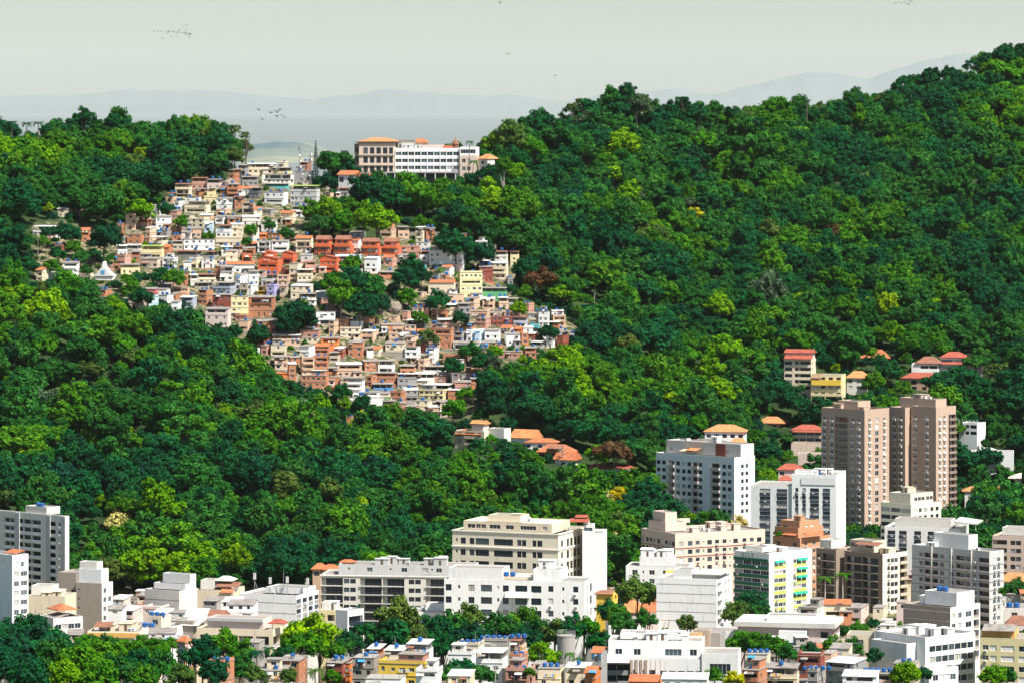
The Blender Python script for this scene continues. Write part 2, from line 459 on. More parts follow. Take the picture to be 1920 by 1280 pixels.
def awning_mesh(w, mat):
    def mk():
        b = MB(); n = 5
        pts = [(-.05 - 1.0*math.sin(i/n*1.35), .95*math.cos(i/n*1.45)-.1) for i in range(n+1)]
        for (ya, za), (yb, zb) in zip(pts, pts[1:]):
            b.quad((-w/2, ya, za), (w/2, ya, za), (w/2, yb, zb), (-w/2, yb, zb))
        for sx in (-w/2, w/2):
            for (ya, za), (yb, zb) in zip(pts, pts[1:]): b.tri((sx, ya, za), (sx, yb, zb), (sx, -.02, -.1))
        return b.mesh('awning', [mat])
    return cached(('a', w, mat), mk)

def wall_with_openings(b, fr, Wd, z0, z1, ops, m=0):
    """fr(u,z,d) -> xyz. ops: (u0,u1,za,zb,depth)"""
    us = sorted({0., Wd} | {v for o in ops for v in (o[0], o[1])})
    zs = sorted({z0, z1} | {v for o in ops for v in (o[2], o[3])})
    for i in range(len(zs)-1):
        za, zb = zs[i], zs[i+1]
        if zb - za < 1e-5: continue
        zm = (za+zb)/2
        inrow = [o for o in ops if o[2] <= zm <= o[3]]
        start = None
        if not inrow:
            b.quad(fr(0, za, 0), fr(Wd, za, 0), fr(Wd, zb, 0), fr(0, zb, 0), m); continue
        segs = sorted((o[0], o[1]) for o in inrow); u = 0.
        for s0, s1 in segs:
            if s0 - u > 1e-4: b.quad(fr(u, za, 0), fr(s0, za, 0), fr(s0, zb, 0), fr(u, zb, 0), m)
            u = max(u, s1)
        if Wd - u > 1e-4: b.quad(fr(u, za, 0), fr(Wd, za, 0), fr(Wd, zb, 0), fr(u, zb, 0), m)
    for u0, u1, za, zb, d in ops:
        b.quad(fr(u0, za, 0), fr(u0, za, d), fr(u0, zb, d), fr(u0, zb, 0), m)
        b.quad(fr(u1, za, d), fr(u1, za, 0), fr(u1, zb, 0), fr(u1, zb, d), m)
        b.quad(fr(u0, zb, 0), fr(u0, zb, d), fr(u1, zb, d), fr(u1, zb, 0), m)
        b.quad(fr(u0, za, d), fr(u0, za, 0), fr(u1, za, 0), fr(u1, za, d), m)

def parse(p):
    return [(tk[0], float(tk[1:]) if len(tk) > 1 else 1.) for tk in p.split()]
def facade(root, Wd, ztop, zlow, pattern, pitch, n, place, opt):
    """lay bays of a pattern over n floors; returns openings and hangs the parts on root.
    place(u, z, d, rz0) -> (loc, rz) in root space"""
    bays = parse(pattern); tot = sum(w for _, w in bays); ops = []
    wm = opt.get('wall', 'white'); fm = opt.get('frame', 'frame'); bm_ = opt.get('bal', wm)
    pm = opt.get('panel', 'greenpanel'); hk = pitch/3.0
    for i in range(n):
        zf = ztop - (i+1)*pitch
        if zf < zlow: break
        u = 0.
        for bi, (ch, w) in enumerate(bays):
            bw = Wd*w/tot; u0, u1 = u, u+bw; uc = (u0+u1)/2; u = u1
            if ch == '.': continue
            gl = R.choices(['glass', 'glassmid', 'curtain', 'shutter'], opt.get('gl', [6, 2.5, 1.7, .8]))[0]
            def win(w_, h_, zz, panes=2, uu=uc):
                w_ = q(min(w_, bw*.94)); h_ = q(h_)
                ops.append((uu-w_/2, uu+w_/2, zz, zz+h_, .2))
                l, r = place(uu, zz, .13); link('window', window_mesh(w_, h_, gl, fm, panes), root, l, r)
            if ch == 'w': win(1.95, 1.6*hk, zf+.8*hk)
            elif ch == 's': win(.7, .8*hk, zf+1.4*hk, 1)
            elif ch == 'W': win(bw*.9, 1.65*hk, zf+.75*hk, max(2, int(bw*.86/1.1)))
            elif ch == 'T': win(bw*.7, 2.1*hk, zf+.4*hk)
            elif ch == 'A':
                win(1.7, 1.4*hk, zf+1.05*hk)
                if R.random() < .8:
                    l, r = place(uc + R.uniform(-.2, .2), zf+.35, 0.); link('air_conditioner', ac_mesh(), root, l, r)
            elif ch == 'F':      # white flower-box style balconet under the window
                win(1.5, 1.3*hk, zf+.95*hk)
                l, r = place(uc, zf+.15, 0.); link('planter_box', cached(('fl', pm), lambda: (lambda b: (b.box(-.95, .95, -.5, 0, 0, .75, 0), b.box(-.35, .35, -.54, -.502, .2, .5, 1), b.mesh('planter_box', [pm, 'void']))[-1])(MB())), root, l, r)
            elif ch in 'BRGL':
                w_ = q(bw*.95); h_ = q(min(2.6*hk, pitch-.3)) if ch in 'BL' else q(pitch-.25); dep = 1.3
                ops.append((uc-w_/2, uc+w_/2, zf, zf+h_, dep))
                l, r = place(uc, zf, 0.)
                st = {'B': 'solid', 'R': 'rail', 'G': 'glassrail', 'L': 'loggia'}[ch]
                link('balcony', balcony_mesh(w_, h_, dep, st, bm_), root, l, r)
            elif ch in 'VY':     # window over a coloured panel, full bay width
                w_ = q(bw*.96); hw = q(pitch*.5)
                ops.append((uc-w_/2, uc+w_/2, zf+pitch*.42, zf+pitch*.42+hw, .25))
                l, r = place(uc, zf+pitch*.42, .15); link('window', window_mesh(w_, hw, gl, fm, max(2, int(w_/1.2))), root, l, r)
                l, r = place(uc, zf, 0.); link('spandrel', panel_mesh(w_, q(pitch*.40), pm), root, l, r)
                if R.random() < .3:
                    l, r = place(uc + R.uniform(-.3, .3)*w_, zf+.5, -.08); link('air_conditioner', ac_mesh(), root, l, r)
            elif ch == 'H':      # window with awning
                w_ = q(bw*.92); hw = q(pitch*.5)
                ops.append((uc-w_/2, uc+w_/2, zf+pitch*.42, zf+pitch*.42+hw, .25))
                l, r = place(uc, zf+pitch*.42, .15); link('window', window_mesh(w_, hw, gl, fm, 2), root, l, r)
                l, r = place(uc, zf, 0.); link('spandrel', panel_mesh(w_, q(pitch*.40), pm), root, l, r)
                l, r = place(uc, zf+pitch*.72, 0.); link('awning', awning_mesh(w_, opt.get('awn', 'awninggreen')), root, l, r)
    return ops

class Bld:
    """a building seen at its near corner: left corner x0, near corner xc, right corner x1 in the photo, th = turn in degrees"""
    def __init__(s, name, label, x0, xc, x1, D, th, depth=None, cat='building', group=None, clear=None, zb=None):
        s.D = D; s.s = D/F; s.th = math.radians(th); s.xc = xc
        s.wA = (xc-x0)*s.s/math.cos(s.th)
        s.wB = depth if depth else (x1-xc)*s.s/max(.05, math.sin(s.th))
        c = P(xc, HZ, D); gz = ground_z(xc, D) if zb is None else zb
        s.zb = gz - 1.5
        s.root = link(name, None, None, (c.x, c.y, s.zb), -s.th)
        tag(s.root, label, cat, group)
        if clear: CLEAR.append((*clear, D)); NAMED.append((*clear, label))
        cx = c.x + (-s.wA/2)*math.cos(s.th) + s.wB/2*math.sin(s.th); cy = c.y + s.wA/2*math.sin(s.th) + s.wB/2*math.cos(s.th)
        FOOT.append((cx, cy, max(s.wA, s.wB)*.55, max(s.wA, s.wB)*.55))
    def z(s, py): return zof(py, s.D) - s.zb
    def ua(s, px, v=0.): return ((px - s.xc)*s.s - v*math.sin(s.th))/math.cos(s.th)
    def vb(s, px): return (px - s.xc)*s.s/math.sin(s.th)
    def blk(s, ytop, A='', B='', pitch=3.0, n=30, mat='white', pa=None, y0=0., depth=None, zb=0., par=.8, roof='roofgrey', top=.9,
            nb=None, slab=None, cornice=None, bands=None, matB=None, **opt):
        xL = s.ua(pa[0], y0) if pa else -s.wA
        xR = s.ua(pa[1], y0) if pa else 0.
        if pa and 0 < y0 < s.wB and zb > 0: xR = min(xR, -.3); xL = min(max(xL, -s.wA+.3), xR-1.5)
        yF = y0; yB = yF + (depth if depth else s.wB - y0)
        if zb > 0 and 0 < y0 < s.wB - 2.: yB = min(yB, s.wB - .3)
        z1 = s.z(ytop); z0 = zb; b = MB(); opt['wall'] = mat
        fa = lambda u, z, d: (xL+u, yF+d, z)
        fb = lambda v, z, d: (xR-d, yF+v, z)
        oa = facade(s.root, xR-xL, z1-top, z0+(.3 if zb == 0 else -.05), A, pitch, n, lambda u, z, d: ((xL+u, yF+d, z), 0.), opt) if A else []
        ob = facade(s.root, yB-yF, z1-top, z0+(.3 if zb == 0 else -.05), B, pitch, nb or n, lambda v, z, d: ((xR-d, yF+v, z), math.pi/2), opt) if B else []
        wall_with_openings(b, fa, xR-xL, z0, z1, oa); wall_with_openings(b, fb, yB-yF, z0, z1, ob, 1 if matB else 0)
        b.quad((xL, yB, z0), (xL, yF, z0), (xL, yF, z1), (xL, yB, z1)); b.quad((xR, yB, z0), (xL, yB, z0), (xL, yB, z1), (xR, yB, z1))
        t = min(.25, (xR-xL)*.1)      # parapet: top ring and inner faces
        o = [(xL,yF),(xR,yF),(xR,yB),(xL,yB)]; i_ = [(xL+t,yF+t),(xR-t,yF+t),(xR-t,yB-t),(xL+t,yB-t)]
        zr = z1 - par
        for k in range(4):
            p0, p1, q0, q1 = o[k], o[(k+1) % 4], i_[k], i_[(k+1) % 4]
            b.quad((*p0, z1), (*p1, z1), (*q1, z1), (*q0, z1)); b.quad((*q0, z1), (*q1, z1), (*q1, zr), (*q0, zr))
        b.build('wall', [mat, matB] if matB else [mat], s.root)
        r = MB(); r.quad((xL+t, yF+t, zr), (xR-t, yF+t, zr), (xR-t, yB-t, zr), (xL+t, yB-t, zr)); ro = r.build('roof', [roof], s.root)
        if cornice:
            for zz in [z1-.45] + [z1-top-cornice[1]*k for k in cornice[2]]:
                c = MB(); c.box(xL-.3, xR+.3, yF-.3, yF-.002, zz, zz+.35); c.box(xR+.002, xR+.3, yF-.002, yB, zz, zz+.35)
                c.build('cornice', [cornice[0]], s.root)
        if bands:
            for k in range(bands[1]):
                zz = z1 - top - (k+1)*pitch
                c = MB(); c.box(xL-.12, xR+.12, yF-.12, yF-.002, zz-.14, zz+.14); c.box(xR+.002, xR+.12, yF-.002, yB, zz-.14, zz+.14)
                c.build('floor_band', [bands[0]], s.root)
        return dict(xL=xL, xR=xR, yF=yF, yB=yB, z=zr, o=ro)
    def part(s, name, b, mats): return b.build(name, mats, s.root)
    def hip(s, pa, ytop, yeave, mat='tile', y0=0., depth=8., over=.5, gable=False, name='roof'):
        xL = s.ua(pa[0], y0)-over; xR = s.ua(pa[1], y0)+over; yF = y0-over; yB = y0+depth+over; ze = s.z(yeave); zt = s.z(ytop)
        # height of the ridge is lifted for the view: the ridge stands depth/2 behind the eave
        b = MB(); ym = (yF+yB)/2; dx = 0.05 if gable else min((yB-yF)/2, (xR-xL)*.32)
        A_, B_, C_, D_ = (xL,yF,ze),(xR,yF,ze),(xR,yB,ze),(xL,yB,ze); r0, r1 = (xL+dx,ym,zt),(xR-dx,ym,zt)
        b.quad(A_, B_, r1, r0); b.quad(C_, D_, r0, r1); b.tri(B_, C_, r1); b.tri(D_, A_, r0)
        b.quad(A_, D_, C_, B_, 0)
        b.box(xL, xR, yF-.1, yF-.003, ze-.2, ze+.05)
        b.box(xR+.003, xR+.1, yF, yB, ze-.2, ze+.05)
        return b.build(name, [mat], s.root)
    def mono(s, pa, yhi, ylo, mat='tile', y0=-1.2, depth=4., name='roof', t=.12):
        """single pitch sheet, low edge to the front"""
        xL = s.ua(pa[0], y0); xR = s.ua(pa[1], y0); z0 = s.z(ylo); z1 = s.z(yhi); b = MB()
        b.hexa([(xL,y0,z0),(xR,y0,z0),(xR,y0+depth,z1),(xL,y0+depth,z1),(xL,y0,z0+t),(xR,y0,z0+t),(xR,y0+depth,z1+t),(xL,y0+depth,z1+t)])
        return b.build(name, [mat], s.root)
    def clutter(s, rf, k=3, hut='white'):
        """small plant rooms, condensers and pipes standing on a roof"""
        w = rf['xR']-rf['xL']; d = rf['yB']-rf['yF']
        if w < 5 or d < 5: return
        for i in range(k*2):
            x = rf['xL'] + w*R.uniform(.15, .8); y = rf['yF'] + d*R.uniform(.3, .8); z = rf['z']
            t = R.random(); b = MB()
            if t < .45:
                a, c, h = R.uniform(1.2, 2.4), R.uniform(1.2, 2.2), R.uniform(1.6, 2.7)
                b.box(x-a, x+a, y-c, y+c, z, z+h); b.box(x-a-.2, x+a+.2, y-c-.2, y+c+.2, z+h, z+h+.15); b.box(x-.4, x+.4, y-c-.03, y-c-.002, z, z+min(2., h-.2), 1)
                b.build('roof_hut', [hut, 'door'], rf['o'])
            elif t < .8:
                b.box(x-.6, x+.6, y-.45, y+.45, z+.2, z+1.2); b.box(x-.5, x+.5, y-.49, y-.452, z+.3, z+1.1, 1); b.box(x-.6, x-.5, y-.4, y+.4, z, z+.198, 1); b.box(x+.5, x+.6, y-.4, y+.4, z, z+.198, 1)
                b.build('condenser_unit', ['frame', 'metal'], rf['o'])
            else:
                b.tube([(x, y, z), (x, y, z+R.uniform(2, 5))], [.06, .04], 5); b.tube([(x-.8, y, z+1.8), (x+.8, y, z+1.8)], [.04, .04], 4)
                b.build('aerial', ['metal'], rf['o'])

def tank_mesh():
    def mk():
        b = MB(); n = 12; prof = [(.62, 0), (.72, .25), (.76, .95), (.80, 1.0), (.80, 1.06), (.35, 1.28), (.2, 1.32)]
        for (r0, z0), (r1, z1) in zip(prof, prof[1:]):
            for i in range(n):
                a, c = 2*math.pi*i/n, 2*math.pi*(i+1)/n
                b.quad((r0*math.cos(a), r0*math.sin(a), z0), (r0*math.cos(c), r0*math.sin(c), z0), (r1*math.cos(c), r1*math.sin(c), z1), (r1*math.cos(a), r1*math.sin(a), z1))
        b.f.append(tuple(range(len(b.v), len(b.v)+n))); b.m.append(0); b.v += [(.2*math.cos(2*math.pi*i/n), .2*math.sin(2*math.pi*i/n), 1.32) for i in range(n)]
        return b.mesh('water_tank', ['tankblue'])
    return cached('tank', mk)
NT = [0]
def tank(X, Y, Z, label, group, sc=1.):
    o = link('water_tank', tank_mesh(), None, (X, Y, Z), R.uniform(0, 3)); o.scale = (sc, sc, sc)
    NT[0] += 1
    return tag(o, label, 'water tank', group)
def btanks(bd, rf, k, label, group, fx=.5, fy=.25, sc=1.):
    """k tanks in a row on a building's roof (rf = roof extents); they stand on it, so each is its own thing"""
    for i in range(k):
        x = rf['xL'] + (rf['xR']-rf['xL'])*fx + i*1.75*sc; y = rf['yF'] + (rf['yB']-rf['yF'])*fy
        c = math.cos(-bd.th); sn = math.sin(-bd.th)
        l = bd.root.location
        tank(l.x + x*c - y*sn, l.y + x*sn + y*c, l.z + rf['z'] + .003, label, group, sc)
# ---------------------------------------------------------------- the town: every building by hand
# twin pink towers
b = Bld('apartment_tower', 'tall pink-brown apartment tower with flat lower roof box, left of its taller twin', 1545, 1621, 1672, 1905, 43, clear=(1545,1672,755,985))
rf = b.blk(768, 'F1 .0.3 F1 L2.2 .0.3 F1 F1 .0.5', '.0.5 F1 .0.5 T1 .0.5 F1 .0.5', pitch=2.98, n=21, mat='towerpink', top=3.4, par=1.0, panel='white', frame='frame', bal='brownstone', roof='roofgrey')
b.blk(755, pa=(1577,1612), y0=6, depth=9, zb=b.z(770), mat='towerpink', par=.5); b.clutter(rf, 4, 'towerpink')
b = Bld('apartment_tower', 'tall pink-brown apartment tower with dark recess and balconies on its sunny side', 1672, 1755, 1797, 1915, 43, clear=(1672,1797,750,960))
rf = b.blk(763, 'F1 .0.4 F1 .0.6', '.0.3 F1 F1 .0.4 B1.6', pitch=2.98, n=17, mat='towerpink', top=3.4, par=1.0, pa=(1712,1755), panel='white', bal='brownstone')
b.blk(766, '.0.4 F1 F1 .0.3', '.', pitch=2.98, n=17, mat='towerpink', top=3.2, par=.8, pa=(1672,1700), y0=-3.5, depth=14, panel='white')
b.blk(767, 'A1', '', pitch=2.98, n=17, mat='taupe', top=3.2, par=.8, pa=(1698,1714), y0=4.5, depth=10, panel='white')
rf2 = b.blk(750, pa=(1694,1757), y0=5, depth=8, zb=b.z(768), mat='towerpink', par=.5); b.clutter(rf2, 5, 'taupe')

# white slab with dark strips, in front of the towers
b = Bld('apartment_block', 'white apartment block with dark recessed balcony strips in front of the pink towers', 1410, 1568, 1598, 1780, 14, depth=24, clear=(1410,1600,888,1010))
rf = b.blk(890, '.0.7 V0.7 .0.8 V0.8 .0.8 V2.0 .0.7 V1.6 .1.3', '. .', pitch=3.2, n=9, mat='white', top=5.4, pa=(1486,1568), panel='navy', frame='framedark', par=1., bal='bluegrey')
b.blk(912, '.1.5 V1.9 .1.0 V1.9 .0.9', '', pitch=3.2, n=9, mat='white', top=1.2, pa=(1410,1488), y0=.8, depth=22, panel='navy', frame='framedark', par=.6)
b.blk(884, pa=(1492,1524), y0=3, depth=7, zb=b.z(892), mat='white', par=.3)
b.blk(897, 'W1 W1 W1 W1', '', n=1, pitch=3.0, top=.6, pa=(1503,1566), y0=-.25, depth=.24, zb=b.z(909), mat='white', par=.05); b.clutter(rf, 4)
btanks(b, rf, 1, 'single blue water tank on the white block with dark strips', None, .55, .4, .9)

# white apartment block with grey shaded front, beside the orange-roofed villas
b = Bld('apartment_block', 'white block with dark balcony columns and orange terrace canopies among hillside trees', 1234, 1377, 1418, 1850, 40, clear=(1234,1418,830,905))
rf = b.blk(857, 'w1 w1 .0.15 B1.3 .0.3 w0.8 .0.2 w1 w1 B1.2 w0.8 .1.5 B1.7 .0.3 w1 w1 .0.4', '.2 w1 .0.4 w1 .2', pitch=3.25, n=7, mat='white', top=2.6, par=1.0, frame='framedark', bal='pinkwhite')
rf2 = b.blk(834, 'w1 .1 w1 .1 .1 w1 w1 .1', '', n=1, pitch=3, pa=(1254,1393), y0=5, depth=13, zb=b.z(858), mat='offwhite', par=.4, top=2.2)
c = MB(); c.box(b.ua(1331), b.ua(1349), 4.7, 4.96, b.z(858), b.z(835.5)); b.part('red_panel', c, ['darkred'])
b.mono((1288,1307), 846, 850, 'tilelight', .5, 4., 'canopy'); b.mono((1276,1288), 849, 852, 'peach', .5, 4., 'canopy'); b.clutter(rf2, 4)

# green / yellow building with awnings and sign
b = Bld('office_block', 'building with dark green bands, lime panels and green awnings below the orange rooftop', 1380, 1442, 1528, 1560, 44, clear=(1380,1528,1037,1150))
rf = b.blk(1037, 'V1 V1 V1 V1', '.0.9 H0.8 H0.8 Y0.5 .1.3 Y0.6 H0.9 H0.9 .0.9', pitch=2.98, n=1, mat='white', top=2.9, par=1.2, zb=b.z(1037)-6.3, panel='greenpanel', roof='roofwhite')
for k, (pA, pB) in enumerate([('V1 V1 V1 V1', '.0.9 Y0.8 Y0.8 Y0.5 .1.3 Y0.6 H0.9 H0.9 .0.9'), ('V1 V1 V1 V1', '.0.9 Y0.8 Y0.8 Y0.5 .1.3 Y0.6 H0.9 H0.9 .0.9'),
        ('V1 V1 V1 V1', '.0.9 Y0.8 Y0.8 Y0.5 .1.3 Y0.6 Y0.9 Y0.9 .0.9'), ('V1 V1 V1 V1', '.0.9 Y0.8 Y0.8 Y0.5 .1.3 H0.6 H0.9 H0.9 .0.9')] + [('V1 V1 V1 V1', '.0.9 Y0.8 Y0.8 Y0.5 .1.3 Y0.6 Y0.9 Y0.9 .0.9')]*5):
    zt = b.z(1037) - 6.3 - k*2.98
    s_ytop = HZ + (CZ - (zt + b.zb))*F/b.D
    b.blk(s_ytop, pA, pB, pitch=2.98, n=1, mat='white', top=0., par=.02, zb=zt-2.98+.002, panel='greenpanel')
for o in b.root.children:      # lime panels on the sunny side, green on the shaded one
    if o.name.startswith('spandrel') and abs(o.rotation_euler[2]) > .5:
        w_ = q(max(v.co.x for v in o.data.vertices)*2); h_ = q(max(v.co.z for v in o.data.vertices))
        o.data = panel_mesh(w_, h_, 'lime')
for k in range(9):
    zz = b.z(1037) - 2.9 - 2.98*k
    c = MB(); c.box(b.ua(1380)+.02, -.5, -.22, -.085, zz-.35, zz+.72); b.part('green_band', c, ['greenpanel'])
cu = bpy.data.curves.new('sign', 'FONT'); cu.body = 'ULLY'; cu.size = 1.9; cu.extrude = .06; cu.space_character = 1.55
to = bpy.data.objects.new('tmp', cu); COL.objects.link(to); bpy.context.view_layer.update()
tm = bpy.data.meshes.new_from_object(to.evaluated_get(bpy.context.evaluated_depsgraph_get())); bpy.data.objects.remove(to)
tm.materials.clear(); tm.materials.append(M['greenpanel'])
so = link('sign_letters', tm, b.root, (b.ua(1393), -.1, b.z(1045.6))); so.rotation_euler = (math.pi/2, 0, 0)
b.blk(1030, pa=(1398,1432), y0=6, depth=8, zb=b.z(1040), mat='roofwhite', par=.3); b.clutter(rf, 4)

# orange brick block
b = Bld('apartment_block', 'orange-tan block with stepped penthouse and tiled canopies behind the green-banded building', 1452, 1500, 1562, 1640, 44, clear=(1452,1562,978,1040))
rf = b.blk(1008, 'w1 .0.5 w1', '.0.2 A1 A1 .0.5 B1', pitch=3, n=8, mat='orangeblock', top=1.2, frame='frame', bands=('lightgrey', 3))
rf2 = b.blk(978, 'w1 .1', '.1 w1 w1 .1', n=1, pa=(1466,1500), y0=2, depth=12, zb=b.z(1009), mat='orangeblock', par=.4, top=1.2)
b.blk(990, pa=(1455,1497), y0=.8, depth=15, zb=b.z(1009), mat='orangeblock', par=.4)
c = MB(); c.hexa([(.4,1,b.z(999)),(2.4,1,b.z(1003)),(2.4,12,b.z(1003)),(.4,12,b.z(999)),(.4,1,b.z(998)),(2.4,1,b.z(1002)),(2.4,12,b.z(1002)),(.4,12,b.z(998))]); b.part('canopy', c, ['tile'])
b.mono((1467,1490), 1000, 1004, 'tile', -1.2, 3., 'canopy'); b.clutter(rf2, 2, 'orangeblock')

# brown balconied block with roof garden
b = Bld('apartment_block', 'brown block with rows of dark balconies and roof terrace behind two royal palms', 1538, 1655, 1706, 1580, 43, clear=(1536,1706,1020,1185))
rf = b.blk(1038, '.0.15 R2 R2 .0.5', '.1.1 A1 w1 w1 .0.5 B2', pitch=2.95, n=10, mat='brownstone', matB='creamwall', pa=(1588,1655), top=1.4, par=.9, bal='beige', frame='framedark', gl=[8,1,.5,.2])
rf3 = b.blk(1036, 'A1 R2.4 .0.2', '', pitch=2.95, n=10, mat='brownstone', pa=(1537,1572), y0=-2.5, depth=15, top=1.4, bal='beige', frame='framedark', gl=[8,1,.5,.2])
b.blk(1037, 'A1', '', pitch=2.95, n=10, mat='taupe', pa=(1570,1590), y0=2.5, depth=12, top=1.4, frame='framedark')
b.blk(1018, 'W1 .1 W1', 'W1 .1', n=1, pa=(1600,1640), y0=4, depth=8, zb=b.z(1040), mat='cream', par=.3, top=.4); b.mono((1606,1646), 1020, 1025, 'tileold', 1., 4., 'canopy'); b.clutter(rf, 3, 'cream')
b.blk(1022, 'W1 W1', '', n=1, pa=(1542,1566), y0=2, depth=8, zb=b.z(1038), mat='offwhite', par=.3, top=.4)

# white block with black strips
b = Bld('apartment_block', 'white block with black vertical window strips behind the grey balcony building', 1662, 1800, 1830, 1690, 16, depth=20, clear=(1662,1830,985,1010))
rf = b.blk(990, '.0.4 V1.1 .0.5 V1.1 .1 V1 .0.9 V0.9 .0.3 V1.7 .0.4 V1.2', '.', pitch=3.3, n=8, mat='white', top=1.2, panel='navy', frame='framedark', gl=[8,1,.6,.3])
b.blk(976, 'W1 W1 .0.5 W1', '', n=1, pa=(1682,1785), y0=3, depth=10, zb=b.z(992), mat='offwhite', par=.3, top=1.0)
c = MB(); c.hexa([(b.ua(1790),-1,b.z(980)),(b.ua(1832),-1,b.z(981.5)),(b.ua(1832),13,b.z(981)),(b.ua(1790),13,b.z(978)),(b.ua(1790),-1,b.z(976)),(b.ua(1832),-1,b.z(980)),(b.ua(1832),13,b.z(979)),(b.ua(1790),13,b.z(974))]); b.part('pavilion_roof', c, ['roofwhite'])
for px_ in (1794, 1812, 1828):
    c = MB(); c.box(b.ua(px_)-.12, b.ua(px_)+.12, .5, .74, b.z(990)-.5, b.z(980.5)); b.part('post', c, ['frame'])
b.clutter(rf, 4)

# cream block in front of the towers
b = Bld('apartment_block', 'cream mid-rise block with ranked windows at the foot of the pink towers', 1656, 1708, 1771, 1800, 45, clear=(1656,1771,925,975))
rf = b.blk(945, 'W1 W1 W1', '.0.3 w1 w1 w1 .0.3 w1 w1 .0.3', pitch=3.1, n=9, mat='creamwall', top=1.4, par=.9, frame='framedark', nb=9)
rf2 = b.blk(926, '.', '.1 w1 w1 w1 .0.3 w1 w1', pitch=3., n=1, pa=(1672,1708), y0=1.5, depth=15, zb=b.z(946), mat='creamwall', par=.4, top=1.1); b.clutter(rf2, 3, 'cream')

# grey balcony building
b = Bld('apartment_block', 'grey concrete apartment block with pale balcony panels and large white roof box', 1722, 1855, 1886, 1530, 44, clear=(1722,1886,1007,1165))
rf = b.blk(1033, '.0.7 A0.6 L1.6 w0.8 .0.25 w0.8 L1.8 A0.7 L1.2', '.1 A1 .0.2 A1 .1', pitch=3.0, n=10, mat='lightgrey', top=2.0, par=.6, frame='frame', bal='pinkwhite', bands=('grey', 5))
c = b.blk(1008, pa=(1762,1822), y0=3, depth=9, zb=b.z(1035), mat='white', par=.3)
c = MB(); c.box(.01, .25, .3, b.wB, 0, b.z(1033.4)); 
b.clutter(rf, 2)
for k, px_ in enumerate((1757, 1791, 1825)):
    c = MB(); c.box(b.ua(px_)-.2, b.ua(px_)+.2, -.5, -.01, 0, b.z(1034)); b.part('fin', c, ['offwhite'])

b = Bld('apartment_block', 'beige balconied apartment block with stepped top at the wood edge', 1866, 1990, 2010, 1650, 20, depth=16, clear=(1866,1920,993,1080))
rf = b.blk(1007, 'L1.6 .0.3 w0.6 w0.6 .0.3 L1.5 .0.3 w0.6 L1.6', '', pitch=3.1, n=9, mat='pinkbeige', top=1.3, bal='beige', frame='framedark')
b.blk(993, 'W1 W1 W1', '', n=1, pa=(1886,1990), y0=4, depth=8, zb=b.z(1008), mat='offwhite', par=.4, top=.8)

# big blank white wall block
b = Bld('apartment_block', 'white block with a tall blank end wall marked by thin floor lines', 1232, 1344, 1378, 1420, 17, depth=20, clear=(1232,1378,1070,1180))
rf = b.blk(1085, '', '.0.3 B2 .0.4 s0.8 .0.2 w1 .0.4 w1 .0.6', pitch=3.05, n=8, mat='white', top=1.0, par=.9, bands=None, bal='white')
for k in range(5):
    c = MB(); zz = b.z(1097+17*k); c.box(-b.wA+.1, -.2, -.05, -.002, zz-.06, zz+.06); b.part('floor_line', c, ['grey'])
b.blk(1069, pa=(1264,1298), y0=.3, depth=9, zb=b.z(1086), mat='white', par=.3)
b.blk(1078, 'L1 L1', '', n=1, pitch=2.6, pa=(1300,1343), y0=1.2, depth=14, zb=b.z(1086.), mat='offwhite', par=.15, top=.2, bal='white')
c = MB(); c.box(b.ua(1297.), b.ua(1350), .4, 17, b.z(1078)+.01, b.z(1076.5)); b.part('roof_slab', c, ['roofwhite']); b.mono((1248,1262), 1073, 1077, 'ochre', 1., 3., 'canopy')

# pink-beige complex
b = Bld('apartment_block', 'pinkish beige apartment complex with stepped roof boxes trimmed in dark red', 1206, 1266, 1440, 1585, 62, clear=(1206,1440,967,1075))
rf = b.blk(1000, 'w1 .0.2 w1 A1 A1 .0.2 w1 w1 .0.2 A1 A1 w1', '.0.3 w1 .0.2 w1 A1 s0.6 w1 A1 A1 s0.5 w1 .0.2 A1 A1 w1 .0.3', pitch=3.1, n=8, mat='pinkbeige', top=2.4, par=.7, bands=('darkred', 2), roof='roofgrey', frame='framedark')
b.blk(985, pa=(1214,1250), y0=3, depth=9, zb=b.z(1002), mat='pinkbeige', par=.3); b.blk(967, '', pa=(1228,1250), y0=4, depth=5, zb=b.z(986), mat='pinkbeige', par=.3)
b.blk(990, pa=(1230,1262), y0=13, depth=7, zb=b.z(1002), mat='pinkbeige', par=.3); b.blk(995, pa=(1226,1264), y0=21, depth=9, zb=b.z(1003), mat='pinkbeige', par=.3); b.clutter(rf, 6, 'pinkbeige')

b = Bld('white_annex', 'low white annex with condensers on its flat roof in front of the pinkish complex', 1174, 1290, 1302, 1520, 10, depth=14, clear=(1174,1290,1045,1090))
rf = b.blk(1062, '.0.4 w1 s0.7 w1 .0.5 W1.6 .1', '.', pitch=3.1, n=5, mat='white', top=.8, par=.3); rf2 = b.blk(1046, 's1 .1 s1 w1', '', pa=(1200,1262), y0=3, depth=9, zb=b.z(1063), n=1, mat='white', par=.3, top=.8); b.clutter(rf2, 6)

